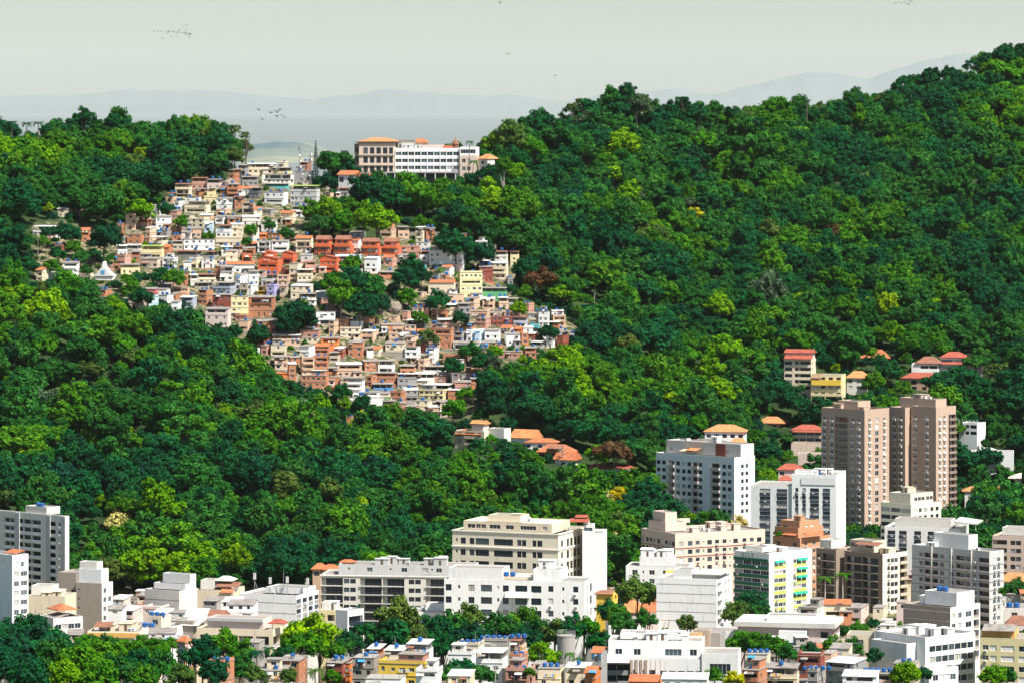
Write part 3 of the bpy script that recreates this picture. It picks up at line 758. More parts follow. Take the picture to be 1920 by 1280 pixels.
# big cream institution
b = Bld('institution', 'large cream building with cornices, dark window rows and a planted roof terrace', 847, 1047, 1092, 1525, 22, depth=30, clear=(845,1133,968,1085))
rf = b.blk(1000, '.0.5 s0.5 .0.3 w1.1 .0.5 w0.9 W2.6 .0.5 W3.6 .0.5 w0.8 w0.8 .1.0 w0.7 w1.1 .2.6', '.0.3 w1 .0.4 T0.8 T0.8 T0.8 T0.8 .0.6 w1 .0.2', pitch=4.1, n=6, mat='creamwall', top=1.9, par=1., frame='framedark', cornice=('offwhite', 4.1, [1]), gl=[9,1.5,.6,.1])
rf2 = b.blk(984, '.0.4 W1 w0.6 w0.6 .0.3 W1.4 .0.5 W1 .0.6 W2 .0.6 w0.6 .0.5', '', n=1, pitch=2.8, pa=(868,1035), y0=4, depth=18, zb=b.z(1002), mat='cream', par=.4, top=.5, roof='roofwhite')
b.blk(973, 's1 s1', '', n=1, pa=(915,975), y0=7, depth=9, zb=b.z(985), mat='cream', par=.3, top=.4); b.clutter(rf2, 4, 'cream')
b.blk(998, '', '', pa=(1062,1064), y0=30.3, depth=.5, mat='white', par=.2)
b2 = Bld('institution_wing', 'tall windowless white end block with red-roofed penthouse adjoining the cream building', 1092, 1131, 1134, 1535, 6, depth=16, clear=(1092,1134,970,1100))
rf = b2.blk(999, '', '', mat='white', par=.8); rf3 = b2.blk(985, 'W1', '', n=1, pitch=2.4, pa=(1090,1112), y0=2, depth=8, zb=b2.z(1001), mat='white', par=.3, top=.4)
b2.mono((1068,1104), 974, 979, 'tilered', .5, 4., 'canopy'); b2.mono((1078,1102), 969, 972, 'tilered', 3.5, 4., 'canopy'); b2.blk(979, 'W1 W1', '', n=1, pitch=2.2, pa=(1069,1103), y0=2.4, depth=6, zb=b2.z(1001), mat='offwhite', par=.3, top=.3)

# long balcony building
b = Bld('apartment_block', 'long cream apartment block with wide glazed dark balconies behind roadside trees', 600, 888, 900, 1480, 7, depth=18, clear=(600,888,1058,1150))
rf = b.blk(1080, 'R3.2 w0.9 w0.9 .0.5 R3.2 R3.2 .0.5 w0.9 w0.9 .0.6 R3.2 R3.6', '', pitch=3.0, n=8, mat='offwhite', top=.8, par=.5, bal='lightgrey', frame='framedark', gl=[8,2,.8,.2], cornice=('offwhite', 3.0, []))
rf2 = b.blk(1062, '.1 s1 .2 w1 .2 s1 .1 w1 .2 w1 s1 w1 .2 w1 w1 .0.5', '', n=1, pitch=2.9, pa=(633,888), y0=2.5, depth=13, zb=b.z(1081), mat='lightgrey', par=.4, top=.3, roof='roofgrey'); b.clutter(rf2, 5, 'lightgrey')
b.hip((634,660), 1057, 1061.5, 'tile', 9, 4.)

# white building in front of the institution
b = Bld('apartment_block', 'white building with scattered windows, condensers and blue tanks on a setback roof', 832, 1096, 1117, 1380, 12, depth=16, clear=(832,1117,1066,1125))
rf = b.blk(1090, 'w1 .0.4 s0.6 .0.6 w1 .0.5 W1.4 .0.4 s0.5 w1.2 .0.4 W1.5 .0.3 W1.3 .0.5 A1 .0.6 s0.6 .0.6 A1 .0.5', '.0.4 A1 .0.3 T1 .0.5', pitch=4.0, n=4, mat='white', top=.9, par=.5, frame='framedark')
rf1 = b.blk(1070, '.1 w1 .1', '', n=1, pa=(840,942), y0=1.5, depth=11, zb=b.z(1091), mat='white', par=.4, top=1.4)
rf2 = b.blk(1069, '', '', pa=(1000,1052), y0=1., depth=11, zb=b.z(1091), mat='white', par=.4); b.clutter(rf2, 2)
rf4 = b.blk(1085, '', '', pa=(944,998), y0=3., depth=10, zb=b.z(1091), mat='cream', par=.2, roof='roofwhite')
btanks(b, rf4, 2, 'blue water tank on the setback roof of the white building', 'pair of tanks on the white building', .08, .08, 1.25)
b.mono((946,996), 1112, 1122, 'roofwhite', -1.8, 1.8, 'awning')

# left: balconied block and others
b = Bld('apartment_block', 'grey-white apartment block with dark balconies and pale pilasters against the wood', -70, 121, 126, 1600, 40, depth=2.4, clear=(0,126,950,1085))
rf = b.blk(967, '.0.5 L1.8 L1.2 .0.7 L1.4 L1.2 L1.1 L1.3 .0.7 L1.3 A1 .0.15', '', pitch=2.95, n=10, mat='offwhite', top=2.0, par=.4, bal='white', frame='frame', gl=[5,2,1.5,.8])
for px_ in (24, 88, 119):
    c = MB(); c.box(b.ua(px_)-1.1, b.ua(px_)+1.1, -.35, -.01, 0, b.z(968)); b.part('pilaster', c, ['lightgrey'])
rf2 = b.blk(955, pa=(38,82), y0=2.5, depth=7, zb=b.z(969), mat='offwhite', par=.3); b.clutter(rf, 3)
btanks(b, rf2, 2, 'blue water tank on the grey-white block against the wood', 'tanks on the grey-white block', .35, .4, 1.2)
b = Bld('apartment_block', 'white block with blank pale side wall and orange canopy on its roof', -60, 23, 50, 1370, 44, clear=(0,50,1030,1180))
rf = b.blk(1040, '', '.0.3 W1 .0.3 w0.6 w0.6 .0.2', pitch=3.05, n=10, mat='white', top=1.8, par=.8, frame='frame', gl=[3,3,2,1]); b.mono((2,28), 1034, 1039, 'tile', 2., 4., 'canopy')
b = Bld('apartment_block', 'beige block with large blank wall, white stepped penthouse and narrow sunny window side', 140, 191, 208, 1440, 24, clear=(85,208,1052,1195))
rf = b.blk(1093, 's1 .4', '.0.4 w1 .0.4 w1 .0.4', pitch=3.1, n=9, mat='taupe', matB='offwhite', top=1.2, par=.4)
b.blk(1068, '', '', pa=(142,189), y0=1.2, depth=5, zb=b.z(1094), mat='white', par=.5); rf2 = b.blk(1055, 's1 .3', '', n=1, pa=(146,180), y0=2., depth=4, zb=b.z(1070), mat='offwhite', par=.3, top=.4); b.clutter(rf2, 5)
b.blk(1076, 'w1 .1 w1', '', pa=(104,141), n=2, y0=.6, depth=11, mat='taupe', par=.4, top=5.)
b = Bld('house', 'cream two-step house with railed terrace between the white and beige blocks', 50, 122, 133, 1400, 12, depth=12, clear=(50,133,1098,1150))
rf = b.blk(1117, '.', '', mat='cream', par=.9, top=.6); b.blk(1100, '', '', pa=(55,95), y0=3, depth=7, zb=b.z(1118), mat='offwhite', par=.3); b.clutter(rf, 5, 'cream')
b = Bld('house', 'pale angled house with orange and grey-green roof pieces beside the trees', 66, 100, 152, 1330, 58, clear=(66,152,1136,1190))
rf = b.blk(1158, 'w1', '.0.3 w1 w1 w1 w1 .0.3', pitch=3, n=3, mat='offwhite', top=1.5, par=.5); b.hip((84,106), 1138, 1147, 'tile', 4, 6); b.mono((70,96), 1156, 1162, 'sheet', 1, 6, 'canopy')
b = Bld('showroom', 'low building with an ochre fascia band and white right end above the trees', 163, 262, 268, 1300, 6, depth=16, clear=(163,310,1165,1198))
rf = b.blk(1184, '.0.3 B1 B1 B1 B1 .0.2', '', pitch=3.4, n=2, mat='creamwall', top=2.6, par=.7, bal='creamwall'); c = MB(); c.box(-b.wA, 0, -.35, -.01, b.z(1195), b.z(1186)); b.part('fascia', c, ['ochre']); b.clutter(rf, 5, 'cream')
b.mono((172,205), 1172, 1178, 'tileold', 2, 6, 'canopy')
b = Bld('house', 'plain white house wall with blue tanks on its roof beside the ochre fascia', 263, 306, 328, 1310, 25, depth=13, clear=(263,328,1160,1205))
rf = b.blk(1178, '', 'w1', pitch=3, n=1, mat='white', top=.8, par=.3); rf2 = b.blk(1158, 'w1', '', n=1, pa=(270,300), y0=4, depth=6, zb=b.z(1180), mat='cream', par=.3, top=.5)
btanks(b, rf, 2, 'blue water tank on the plain white house', 'tanks on the plain white house', .05, .15, 1.3); btanks(b, rf2, 3, 'blue water tank on the upper box of the plain white house', 'tanks on the upper box', .1, .2, 1.1)
b = Bld('apartment_block', 'large windowless cream-white block with stepped roof boxes at the wood edge', 268, 336, 366, 1450, 30, clear=(268,366,1076,1150))
rf = b.blk(1107, '', '', mat='offwhite', par=.5); b.blk(1097, '', '', pa=(284,352), y0=4, depth=9, zb=b.z(1108), mat='white', par=.4); rf2 = b.blk(1080, '', '', pa=(300,362), y0=7, depth=9, zb=b.z(1098), mat='white', par=.4); b.clutter(rf2, 6)
c = MB(); zz = b.z(1125); c.box(-b.wA+.1, -.1, -.05, -.002, zz-.06, zz+.06); b.part('floor_line', c, ['grey'])
b = Bld('apartment_block', 'cream block with cluttered roof, round parabolic shed and orange awning', 364, 438, 450, 1465, 12, depth=14, clear=(364,450,1080,1140))
rf = b.blk(1106, '.2 w1 .1 w1 .1', '', pitch=3.1, n=3, mat='cream', top=3.2, par=.5); b.blk(1090, '', '', pa=(374,400), y0=3, depth=7, zb=b.z(1107), mat='offwhite', par=.3); b.hip((404,432), 1083, 1090, 'roofwhite', 4, 6); b.mono((402,446), 1094, 1101, 'tileold', 1, 5, 'canopy'); b.mono((412,436), 1104, 1110, 'tile', -1.5, 3, 'canopy'); b.clutter(rf, 5, 'cream')
b = Bld('telephone_exchange', 'white windowless block with aerial masts on its roof and a finned window side', 447, 556, 586, 1430, 22, depth=18, clear=(447,586,1075,1165))
rf = b.blk(1116, '', 'V1 .0.25 V1 .0.25 V1 .0.25 V1', pitch=3.3, n=5, mat='white', top=1.0, par=.6, panel='grey', frame='framedark'); rf2 = b.blk(1106, 's1 .2', '', n=1, pa=(495,582), y0=6, depth=10, zb=b.z(1117), mat='white', par=.3, top=.4)
for k in (0, 1, 2):
    c = MB(); zz = b.z(1131 + 19*k); c.box(-b.wA+.1, -.1, -.05, -.002, zz-.06, zz+.06); b.part('floor_line', c, ['grey'])
for px_, yt, kind in ((463,1079,1),(493,1086,1),(519,1072,0),(526,1083,1),(565,1084,1)):
    c = MB(); x = b.ua(px_); z0 = rf['z']; zt = b.z(yt)
    c.tube([(x, 5, z0), (x, 5, zt)], [.12, .07], 6)
    if kind:
        for a in (0, 2.1, 4.2): c.box(x+.35*math.cos(a)-.14, x+.35*math.cos(a)+.14, 5+.35*math.sin(a)-.1, 5+.35*math.sin(a)+.1, zt-2.4, zt-.2, 1)
        c.tube([(x+2, 5, z0), (x, 5, zt-3)], [.05, .05], 4)
    b.part('aerial_mast', c, ['metal', 'frame'])
b = Bld('terrace_house', 'low beige terraced building with planted terraces, brown shutters and a small red canopy', 366, 512, 538, 1300, 14, depth=14, clear=(366,538,1158,1200))
rf = b.blk(1180, '.0.4 L1.6 L1.6 .0.3 L1.6 L2 .0.3 L1.8 .0.5', 'L1 L1', pitch=4.0, n=3, mat='cream', top=1.6, par=1.1, bal='lightgrey', frame='framedark')
rf2 = b.blk(1163, 'W1 .0.5 W1.4 .0.3 w0.8 .0.3 w0.8 .0.4', '', n=1, pitch=3, pa=(385,492), y0=3, depth=9, zb=b.z(1182), mat='pinkwhite', par=.3, top=.7, roof='roofgrey')
c = MB(); c.box(b.ua(384), b.ua(488), 2.0, 2.9, b.z(1168), b.z(1162)); b.part('fascia', c, ['lightgrey']); b.hip((505,530), 1162, 1169, 'tilered', 2, 4, name='canopy')
for px_ in (506, 528):
    c = MB(); c.box(b.ua(px_)-.1, b.ua(px_)+.1, 2.2, 2.4, rf['z'], b.z(1169)); b.part('post', c, ['frame'])
b = Bld('warehouse', 'white and brown roofed sheds with a white gabled end behind the beige terraces', 345, 440, 452, 1370, 8, depth=12, clear=(345,452,1140,1165))
rf = b.blk(1158, '.2 w1 .1 w1', '', n=1, mat='white', par=.2, top=.5); b.hip((347,384), 1144, 1157, 'sheetwhite', .3, 10, gable=True); b.hip((384,416), 1146, 1157, 'tileold', .3, 10, gable=True)
b = Bld('house', 'grey stained blank-walled house with sloping white roof beside the terraces', 330, 362, 374, 1320, 20, depth=12, clear=(330,374,1160,1200))
rf = b.blk(1164, '', '', mat='stone', par=.1); b.mono((338,372), 1160, 1172, 'sheetwhite', -.5, 8)
b = Bld('white_block', 'white cube-like building with recessed dark glass right half', 628, 652, 681, 1330, 40, clear=(628,681,1138,1190))
rf = b.blk(1144, '', '.0.15 G3 .0.1', pitch=3.3, n=5, mat='white', top=1.6, par=.3, bal='grey', frame='framedark')
b = Bld('apartment_block', 'narrow tan and yellow block with stacked loggias beside the white cube-like building', 598, 628, 633, 1350, 10, depth=10, clear=(586,628,1132,1185))
rf = b.blk(1143, '.1.2 L1.2', '', pitch=3.4, n=4, mat='paleyellow', top=1.0, par=.5, bal='cream', frame='framedark'); rf2 = b.blk(1130, 's1 w1', '', n=1, pa=(588,618), y0=3, depth=5, zb=b.z(1145), mat='offwhite', par=.3, top=.4); b.clutter(rf, 3)
b = Bld('white_annex', 'white low annex with roof plant between the long balconied block and the trees', 712, 830, 836, 1400, 6, depth=12, clear=(740,832,1132,1165))
rf = b.blk(1147, '.1 s1 .2 w1 .1', '', n=2, pitch=3.2, mat='white', top=.6, par=.4); b.blk(1133, '', '', pa=(798,830), y0=3, depth=6, zb=b.z(1148), mat='white', par=.3); b.clutter(rf, 4)

# white pavilion building with pinkish panels
b = Bld('school', 'low white building with pinkish wall panels below the green-banded block', 1385, 1560, 1590, 1330, 12, depth=18, clear=(1385,1590,1155,1212))
rf = b.blk(1176, '.3 .1 .3 L1', 'L1 L1', pitch=3.6, n=2, mat='pinkwhite', top=.7, par=.3, bal='white')
c = MB(); c.box(-b.wA-1., 1.2, -1., 19, b.z(1177), b.z(1168)); b.part('roof_fascia', c, ['roofwhite'])
rf2 = b.blk(1157, '.2 W1 .1 w0.7 .2', '', n=1, pa=(1440,1532), y0=3, depth=7, zb=b.z(1169)+.01, mat='white', par=.3, top=.3); b.blk(1182, '', '', pa=(1460,1510), y0=-3.5, depth=2.4, mat='white', par=.3)
b = Bld('low_wall_building', 'low white flat building beside the blank-walled white block', 1345, 1402, 1408, 1350, 8, depth=12, clear=(1345,1402,1180,1205))
b.blk(1183, '', '', mat='white', par=.3)

# beige blank-wall block + white block at right
b = Bld('apartment_block', 'block with a wide bare grey-beige end wall under roof tanks', 1700, 1782, 1846, 1350, 40, clear=(1700,1846,1108,1180))
rf = b.blk(1138, '', '.0.2 w1 .0.3 w1 .0.6 W1.4 .0.3 L1.2 .0.2', pitch=3.3, n=5, mat='taupe', matB='white', top=1.4, par=.5)
for k in range(3):
    c = MB(); zz = b.z(1148 + 17*k); c.box(-b.wA+.1, -.1, -.06, -.002, zz-.09, zz+.09); b.part('floor_line', c, ['offwhite'])
rf2 = b.blk(1113, '', '', pa=(1740,1812), y0=4, depth=10, zb=b.z(1139), mat='white', par=.3); b.clutter(rf, 5)
btanks(b, rf2, 2, 'blue water tank on the block with the bare grey-beige wall', 'tanks above the bare grey-beige wall', .3, .3, 1.3)
c = MB(); c.box(.02, .12, 0, b.wB, 0, b.z(1139)) ; 
b = Bld('workshop', 'grey rendered blank walls with stained sheet roofs below the brown balconied block', 1640, 1735, 1750, 1290, 10, depth=14, clear=(1640,1750,1178,1215))
rf = b.blk(1183, '', '', mat='concrete', par=.4); b.blk(1192, 'w1', '', n=1, pa=(1590,1640), y0=1, depth=10, mat='cream', par=.3, top=1.); b.clutter(rf, 4, 'offwhite'); b.mono((1718,1748), 1180, 1186, 'sheetwhite', .5, 6, 'canopy')
c = MB(); c.box(b.ua(1688), b.ua(1697), -.4, -.02, 0, b.z(1185)); b.part('pilaster', c, ['white'])
b = Bld('apartment_block', 'bright white block with rows of windows stepping down beside the yellow-beige block', 1650, 1735, 1838, 1230, 50, clear=(1650,1838,1185,1275))
rf = b.blk(1194, '', '.0.6 W1 W1 W1 W1 W1 W1 W1 .0.3', pitch=3.1, n=6, mat='white', top=2.1, par=.8, frame='framedark', gl=[5,3,1.5,.6]); rf2 = b.blk(1206, '.', '', pa=(1640,1700), y0=-4, depth=10, mat='white', par=.3); b.clutter(rf, 4)
b = Bld('apartment_block', 'white low block with pinkish shutters in front of the bright white stepped block', 1725, 1742, 1800, 1190, 62, clear=(1730,1800,1245,1280))
b.blk(1252, '', '.0.6 w1 w1 w1 w1 .0.4', pitch=3.1, n=3, mat='white', top=1.4, par=.5, gl=[1,1,1,3])
b = Bld('apartment_block', 'yellow-beige apartment block with white awning windows and dark sheet roof terrace', 1840, 1932, 1950, 1225, 14, depth=14, clear=(1840,1920,1175,1280))
rf = b.blk(1197, '.0.2 A1 w1 .0.4 W1.9 .0.4 W1.6', '', pitch=2.95, n=6, mat='paleyellow', top=1.6, par=.3, gl=[2,1,1,4]); b.blk(1184, 'W1 W1 .0.3 w1', '', n=1, pa=(1844,1905), y0=2, depth=8, zb=b.z(1198), mat='ochre', par=.2, top=.3)
b.mono((1843,1904), 1175, 1184, 'sheet', -.5, 5., 'roof'); b.clutter(rf, 3, 'cream')
b = Bld('house', 'low house with maroon tiled roof beyond the grey balcony block', 1884, 1960, 1968, 1420, 8, depth=14, clear=(1884,1920,1120,1170))
rf = b.blk(1140, 'w1 .1', '', n=1, mat='offwhite', par=.2); b.hip((1882,1925), 1150, 1166, 'tileold', -8, 6); btanks(b, rf, 2, 'blue water tank above the maroon tiled roof', 'tanks above the maroon roof', .12, .2, 1.4)
b = Bld('house', 'house with light orange tiled roof behind the grey balcony block', 1870, 1960, 1965, 1580, 8, depth=12, clear=(1884,1920,1078,1092))
b.blk(1091, 'w1 w1', '', n=1, mat='offwhite', par=.2); b.hip((1868,1958), 1076, 1090, 'tilelight', 0, 10)

# white complex at the bottom
b = Bld('apartment_block', 'wide white building with square barred windows, cluttered roof and torn eaves', 1104, 1362, 1384, 1200, 6, depth=20, clear=(1104,1384,1175,1275))
rf = b.blk(1206, '.0.5 w1 .0.9 w0.8 .1.2 .1 W1.8 .0.6 w0.9 .0.4', '', pitch=3.4, n=1, mat='white', top=1.7, par=.6, pa=(1142,1318), y0=5, depth=12)
b.blk(1196, '', '', pa=(1165,1280), y0=9, depth=9, zb=b.z(1207), mat='white', par=.3); b.clutter(rf, 9)
rf2 = b.blk(1236, 'T1 T1 T1 .0.3 w1 w1 w1 w1 w1 .0.4 W2.6 .0.6', '', pitch=3.4, n=3, mat='white', top=2.6, par=.4, pa=(1182,1378), y0=0, depth=8, frame='framedark')
b.blk(1224, '.0.5 W1.8 .0.5', '', pitch=5.5, n=2, pa=(1316,1384), y0=-.4, depth=14, mat='white', par=.3, top=1.8)
b.mono((1132,1180), 1233, 1243, 'sheetwhite', -2, 7., 'canopy'); b.blk(1243, 'L1 L1', '', n=2, pitch=3, pa=(1132,1181), y0=.3, depth=7, mat='grey', par=.1, top=.3)
b.mono((1186,1250), 1272, 1277, 'tile', -6, 5., 'canopy')
for k in range(8):
    x = b.ua(1185 + k*9); c = MB(); c.box(x-.35, x+.35, -.25, -.02, b.z(1262), b.z(1238)) if k < 4 else c.box(x-.05, x+.05, -.06, -.01, b.z(1262), b.z(1238)); b.part('fin', c, ['taupe' if k < 4 else 'lightgrey'])
b = Bld('house', 'weathered grey concrete shed with pipes behind the wide white building', 1305, 1350, 1357, 1235, 10, depth=12, clear=(1305,1357,1178,1222))
b.blk(1186, '', '', mat='concrete', par=.3); b.blk(1180, '', '', pa=(1300,1330), y0=-2, depth=6, mat='taupe', par=.2)
b = Bld('house', 'beige terrace house with balustrade in front of the concrete shed', 1268, 1312, 1318, 1225, 8, depth=8, clear=(1268,1312,1185,1205))
rf = b.blk(1191, 'L1 L1', '', n=1, pitch=2.6, mat='ochre', par=.9, top=1.2); c = MB(); 
for i in range(7): c.box(b.ua(1270+i*6.5)-.06, b.ua(1270+i*6.5)+.06, -.1, 0, rf['z']+.8, rf['z']+1.7)
c.box(b.ua(1268), b.ua(1312), -.12, .02, rf['z']+1.7, rf['z']+1.85); b.part('balustrade', c, ['frame'])
b = Bld('water_tower', 'stained grey round concrete water tower beside palms', 1046, 1078, 1079, 1180, 3, depth=4, clear=(1045,1080,1183,1240), cat='water tower')
c = MB(); rr = 17*b.s; n = 20; cx, cy = -rr, rr
for (r0, z0), (r1, z1) in zip([(rr,0),(rr,b.z(1194)),(rr*1.04,b.z(1194)),(rr*1.04,b.z(1192))], [(rr,b.z(1194)),(rr*1.04,b.z(1194)),(rr*1.04,b.z(1192)),(rr*.1,b.z(1191))]):
    for i in range(n):
        a, d = 2*math.pi*i/n, 2*math.pi*(i+1)/n
        c.quad((cx+r0*math.cos(a), cy+r0*math.sin(a), z0), (cx+r0*math.cos(d), cy+r0*math.sin(d), z0), (cx+r1*math.cos(d), cy+r1*math.sin(d), z1), (cx+r1*math.cos(a), cy+r1*math.sin(a), z1))
b.part('shaft', c, ['concrete']); c = MB()
for i in range(16):
    a = 2*math.pi*i/16; x, y = cx+rr*math.cos(a), cy+rr*math.sin(a); c.box(x-.05, x+.05, y-.05, y+.05, b.z(1192), b.z(1184))
for i in range(16):
    a, d = 2*math.pi*i/16, 2*math.pi*(i+1)/16
    for zz in (b.z(1184), b.z(1188)): c.tube([(cx+rr*math.cos(a), cy+rr*math.sin(a), zz), (cx+rr*math.cos(d), cy+rr*math.sin(d), zz)], [.05, .05], 4)
b.part('railing', c, ['metal'])

# brick turret with arched windows
b = Bld('brick_turret', 'red brick turret with white arched windows and orange cap among trees', 332, 347, 361, 1180, 40, clear=(330,361,1195,1240), cat='tower')
rf = b.blk(1204, '', '', mat='brick', par=.1)
def arch(face, uc, zb_, w, h):
    c = MB(); k = 8; out_ = [(-w/2, 0), (-w/2, h-w/2)] + [(-w/2*math.cos(math.pi*i/k), h-w/2+w/2*math.sin(math.pi*i/k)) for i in range(1, k)] + [(w/2, h-w/2), (w/2, 0)]
    for sc, yy, m_ in ((1.0, -.10, 0), (.72, -.13, 1)):
        i0 = len(c.v); c.v += [(p[0]*sc, yy, .1+p[1]*sc) for p in out_]; c.f.append(tuple(range(i0, i0+len(out_)))); c.m.append(m_)
        j0 = len(c.v); c.v += [(p[0]*sc, .02, .1+p[1]*sc) for p in out_]
        for a in range(len(out_)):
            e = (a+1) % len(out_); c.f.append((i0+a, i0+e, j0+e, j0+a)); c.m.append(m_)
    c.box(-.07, .07, -.16, -.131, .1, h*.72); 
    o = c.build('arched_window', ['frame', 'glass'], b.root)
    if face == 'A': o.location = (uc, 0, zb_)
    else: o.location = (0, uc, zb_); o.rotation_euler = (0, 0, math.pi/2)
for yb_ in (1228, 1250):
    arch('A', -b.wA/2, b.z(yb_), 1.7, 2.3); arch('B', b.wB/2, b.z(yb_), 1.7, 2.3)
for yy in (1204.5, 1209, 1234):
    c = MB(); c.box(-b.wA-.15, .15, -.15, -.01, b.z(yy)-.25, b.z(yy)); c.box(.01, .15, -.01, b.wB, b.z(yy)-.25, b.z(yy)); b.part('cornice', c, ['pinkwhite'])
b.hip((330,347), 1193, 1203, 'tile', 0, b.wB, over=.2)

# ------------------------------------------------ villas on the slopes
def villa(label, x0, xc, x1, D, th, ywall, roofs, A='', B='', mat='white', n=2, pitch=3., depth=None, clear=None, name='villa', frame='framedark', par=.2, group=None):
    b = Bld(name, label, x0, xc, x1, D, th, depth=depth, clear=clear or (x0, x1, ywall-8, ywall+25), cat='house', group=group)
    b.blk(ywall, A, B, n=n, pitch=pitch, mat=mat, par=par, top=.3, frame=frame)
    for r in roofs: b.hip(*r[:3], mat=r[3], y0=r[4] if len(r) > 4 else 0, depth=r[5] if len(r) > 5 else b.wB, gable=r[6] if len(r) > 6 else False)
    return b
D1 = hit(1500, 745)
b = villa('tall cream villa with two tiers of red tiled roof and dark veranda', 1471, 1521, 1531, D1, 15, 674, [], 'W1 .0.2 L2', 'w1 .1', 'cream', 5, depth=12, clear=(1470,1531,655,715))
b.mono((1470,1522), 666, 673, 'tilered', -1.3, 4.); b.blk(662, '.1 s1 .1', '', n=1, pitch=2.4, pa=(1474,1522), y0=2.5, depth=9, zb=b.z(675), mat='pinkwhite', par=.1, top=.1); b.hip((1473,1523), 656, 662, 'tilered', 2.5, 9, gable=True)
D1 = hit(1550, 770)
b = villa('yellow villa of three levels with a dark veranda below its tiled canopy', 1521, 1578, 1588, D1, 14, 703, [], '.0.2 w1 w0.8 w1.2 w0.8', '', 'paleyellow', 4, 3.6, depth=12, clear=(1520,1588,698,755))
b.mono((1521,1540), 702, 710, 'tileold', -1.4, 4.); b.blk(712, 'L1 L1 L1', '', n=1, pitch=3.2, pa=(1522,1576), y0=-1.2, depth=1.1, zb=b.z(722), mat='yellow', par=.05, top=.2, bal='ochre')
b.blk(738, 'L1 L1.2', '', n=1, pitch=4., pa=(1521,1578), y0=-2, depth=1.9, mat='paleyellow', par=.1, top=.6)
D1 = hit(1608, 742)
villa('house with plain light orange tiled roof beside the yellow villa', 1588, 1624, 1629, D1, 12, 708, [((1587,1627),696,708,'tilelight',0,9)], 'w1 .0.3 W1.4', '', 'offwhite', 2, depth=9, clear=(1588,1629,695,735))
D1 = hit(1730, 735)
b = villa('peach house with red tiled roof half hidden by the broad dark tree', 1693, 1740, 1760, D1, 20, 710, [((1691,1760),699,709,'tilered',0,9)], 'w1 T1 .0.3 w1', 'w1', 'peach', 2, depth=9, clear=(1690,1750,698,735))
D1 = hit(1735, 702)
b = villa('white house with hipped maroon roof and open porch on the slope', 1710, 1758, 1764, D1, 12, 682, [((1718,1762),669,681,'tileold',0,9)], '.1 L1 L1', '', 'white', 1, depth=9, clear=(1708,1762,668,700))
D1 = hit(1795, 700)
b = villa('white house with long two-level red tiled roof near the top of the lane', 1764, 1812, 1818, D1, 12, 671, [((1764,1812),660,670,'tilered',0,8)], 'W1 W1', '', 'white', 2, depth=8, clear=(1762,1842,658,695))
b.mono((1764,1812), 679, 683, 'tilered', -1.5, 1.5, 'porch_roof'); b.hip((1812,1843), 665, 677, 'tilered', 1, 7); b.blk(677, '', '', pa=(1812,1841), y0=1.2, depth=6.5, mat='pinkwhite', par=.1)
D1 = hit(1650, 675)
villa('small house with faded orange roof almost hidden in the trees above the yellow villa', 1610, 1665, 1670, D1, 8, 671, [((1608,1668),656,671,'tile',0,8)], 'w1 w1', '', 'pinkwhite', 1, depth=8, clear=(1640,1668,655,668))
b = villa('white cubic house with roof rails beyond the pink towers', 1800, 1832, 1856, 2010, 30, 793, [], 'w1 w1 W1.3', '', 'white', 2, depth=10, clear=(1798,1856,785,825), par=.5)
c = MB()
for i in range(6): c.box(b.ua(1800+i*6.4)-.08, b.ua(1800+i*6.4)+.08, -.05, .1, b.z(793), b.z(786))
b.part('roof_rail', c, ['frame'])
D1 = hit(875, 850)
b = villa('cream house with terracotta roofs and small tower among trees below the settlement', 852, 908, 945, D1, 30, 808, [((852,900),806,815,'tile',0,6)], 'w1 B1 w1', '.', 'cream', 2, depth=9, clear=(850,945,788,838))
b.blk(795, '', '', pa=(884,906), y0=2, depth=5, mat='pinkwhite', par=.1); b.hip((883,907), 789, 795, 'tilelight', 2, 5, gable=True); b.blk(803, '', '', pa=(915,945), y0=4, depth=6, mat='offwhite', par=.3)
D1 = hit(985, 835)
villa('white house with steep orange gabled roof in the trees', 958, 1000, 1010, D1, 25, 822, [((957,1000),806,821,'tilelight',0,9,True)], '', 's1', 'white', 1, depth=9, clear=(956,1010,804,830))
D1 = hit(1015, 848)
villa('white house with low orange roof beside the steep gabled one', 985, 1040, 1045, D1, 10, 829, [((984,1043),822,829,'tile',0,8)], 'w1 .1 w1 .1 w1', '', 'white', 1, depth=8, clear=(983,1044,821,838))
D1 = hit(1040, 862)
villa('dark wooden house with wide brownish red roof and dormer', 1008, 1070, 1076, D1, 10, 848, [((1006,1075),834,847,'tile',0,9),((1030,1052),834,840,'tileold',-1,4,True)], 'L1 L1 L1', '', 'darkred', 1, depth=9, clear=(1005,1076,833,852))
D1 = hit(1060, 875)
villa('white gabled house with salmon tiled roof behind palms', 1040, 1072, 1086, D1, 30, 862, [((1038,1074),848,862,'tile',0,8,True)], 'w1', '.', 'white', 1, depth=8, clear=(1040,1086,847,868))
D1 = hit(1130, 888)
villa('low red-roofed houses partly under a wide flat tree crown', 1090, 1185, 1190, D1, 8, 878, [((1100,1145),870,878,'tilered',0,8),((1145,1190),871,879,'tilered',1,8),((1088,1108),882,887,'tilered',-3,4)], '.', '', 'pinkwhite', 1, depth=8, clear=(1100,1190,869,880))
D1 = hit(1365, 838)
b = villa('white villa with broad orange hipped roof and terrace above the white apartment block', 1322, 1396, 1402, 1900, 8, 810, [((1321,1397),797,809,'tilelight',0,11)], 'w1 w1 w1 w1 w1', '', 'white', 3, depth=11, clear=(1320,1412,795,840))
b.hip((1362,1400), 819, 833, 'tilelight', -9, 7); b.hip((1290,1362), 821, 831, 'tilegrey', -8, 8); b.blk(832, '', '', pa=(1296,1398), y0=-8, depth=7.5, mat='offwhite', par=.1)
D1 = hit(1510, 850)
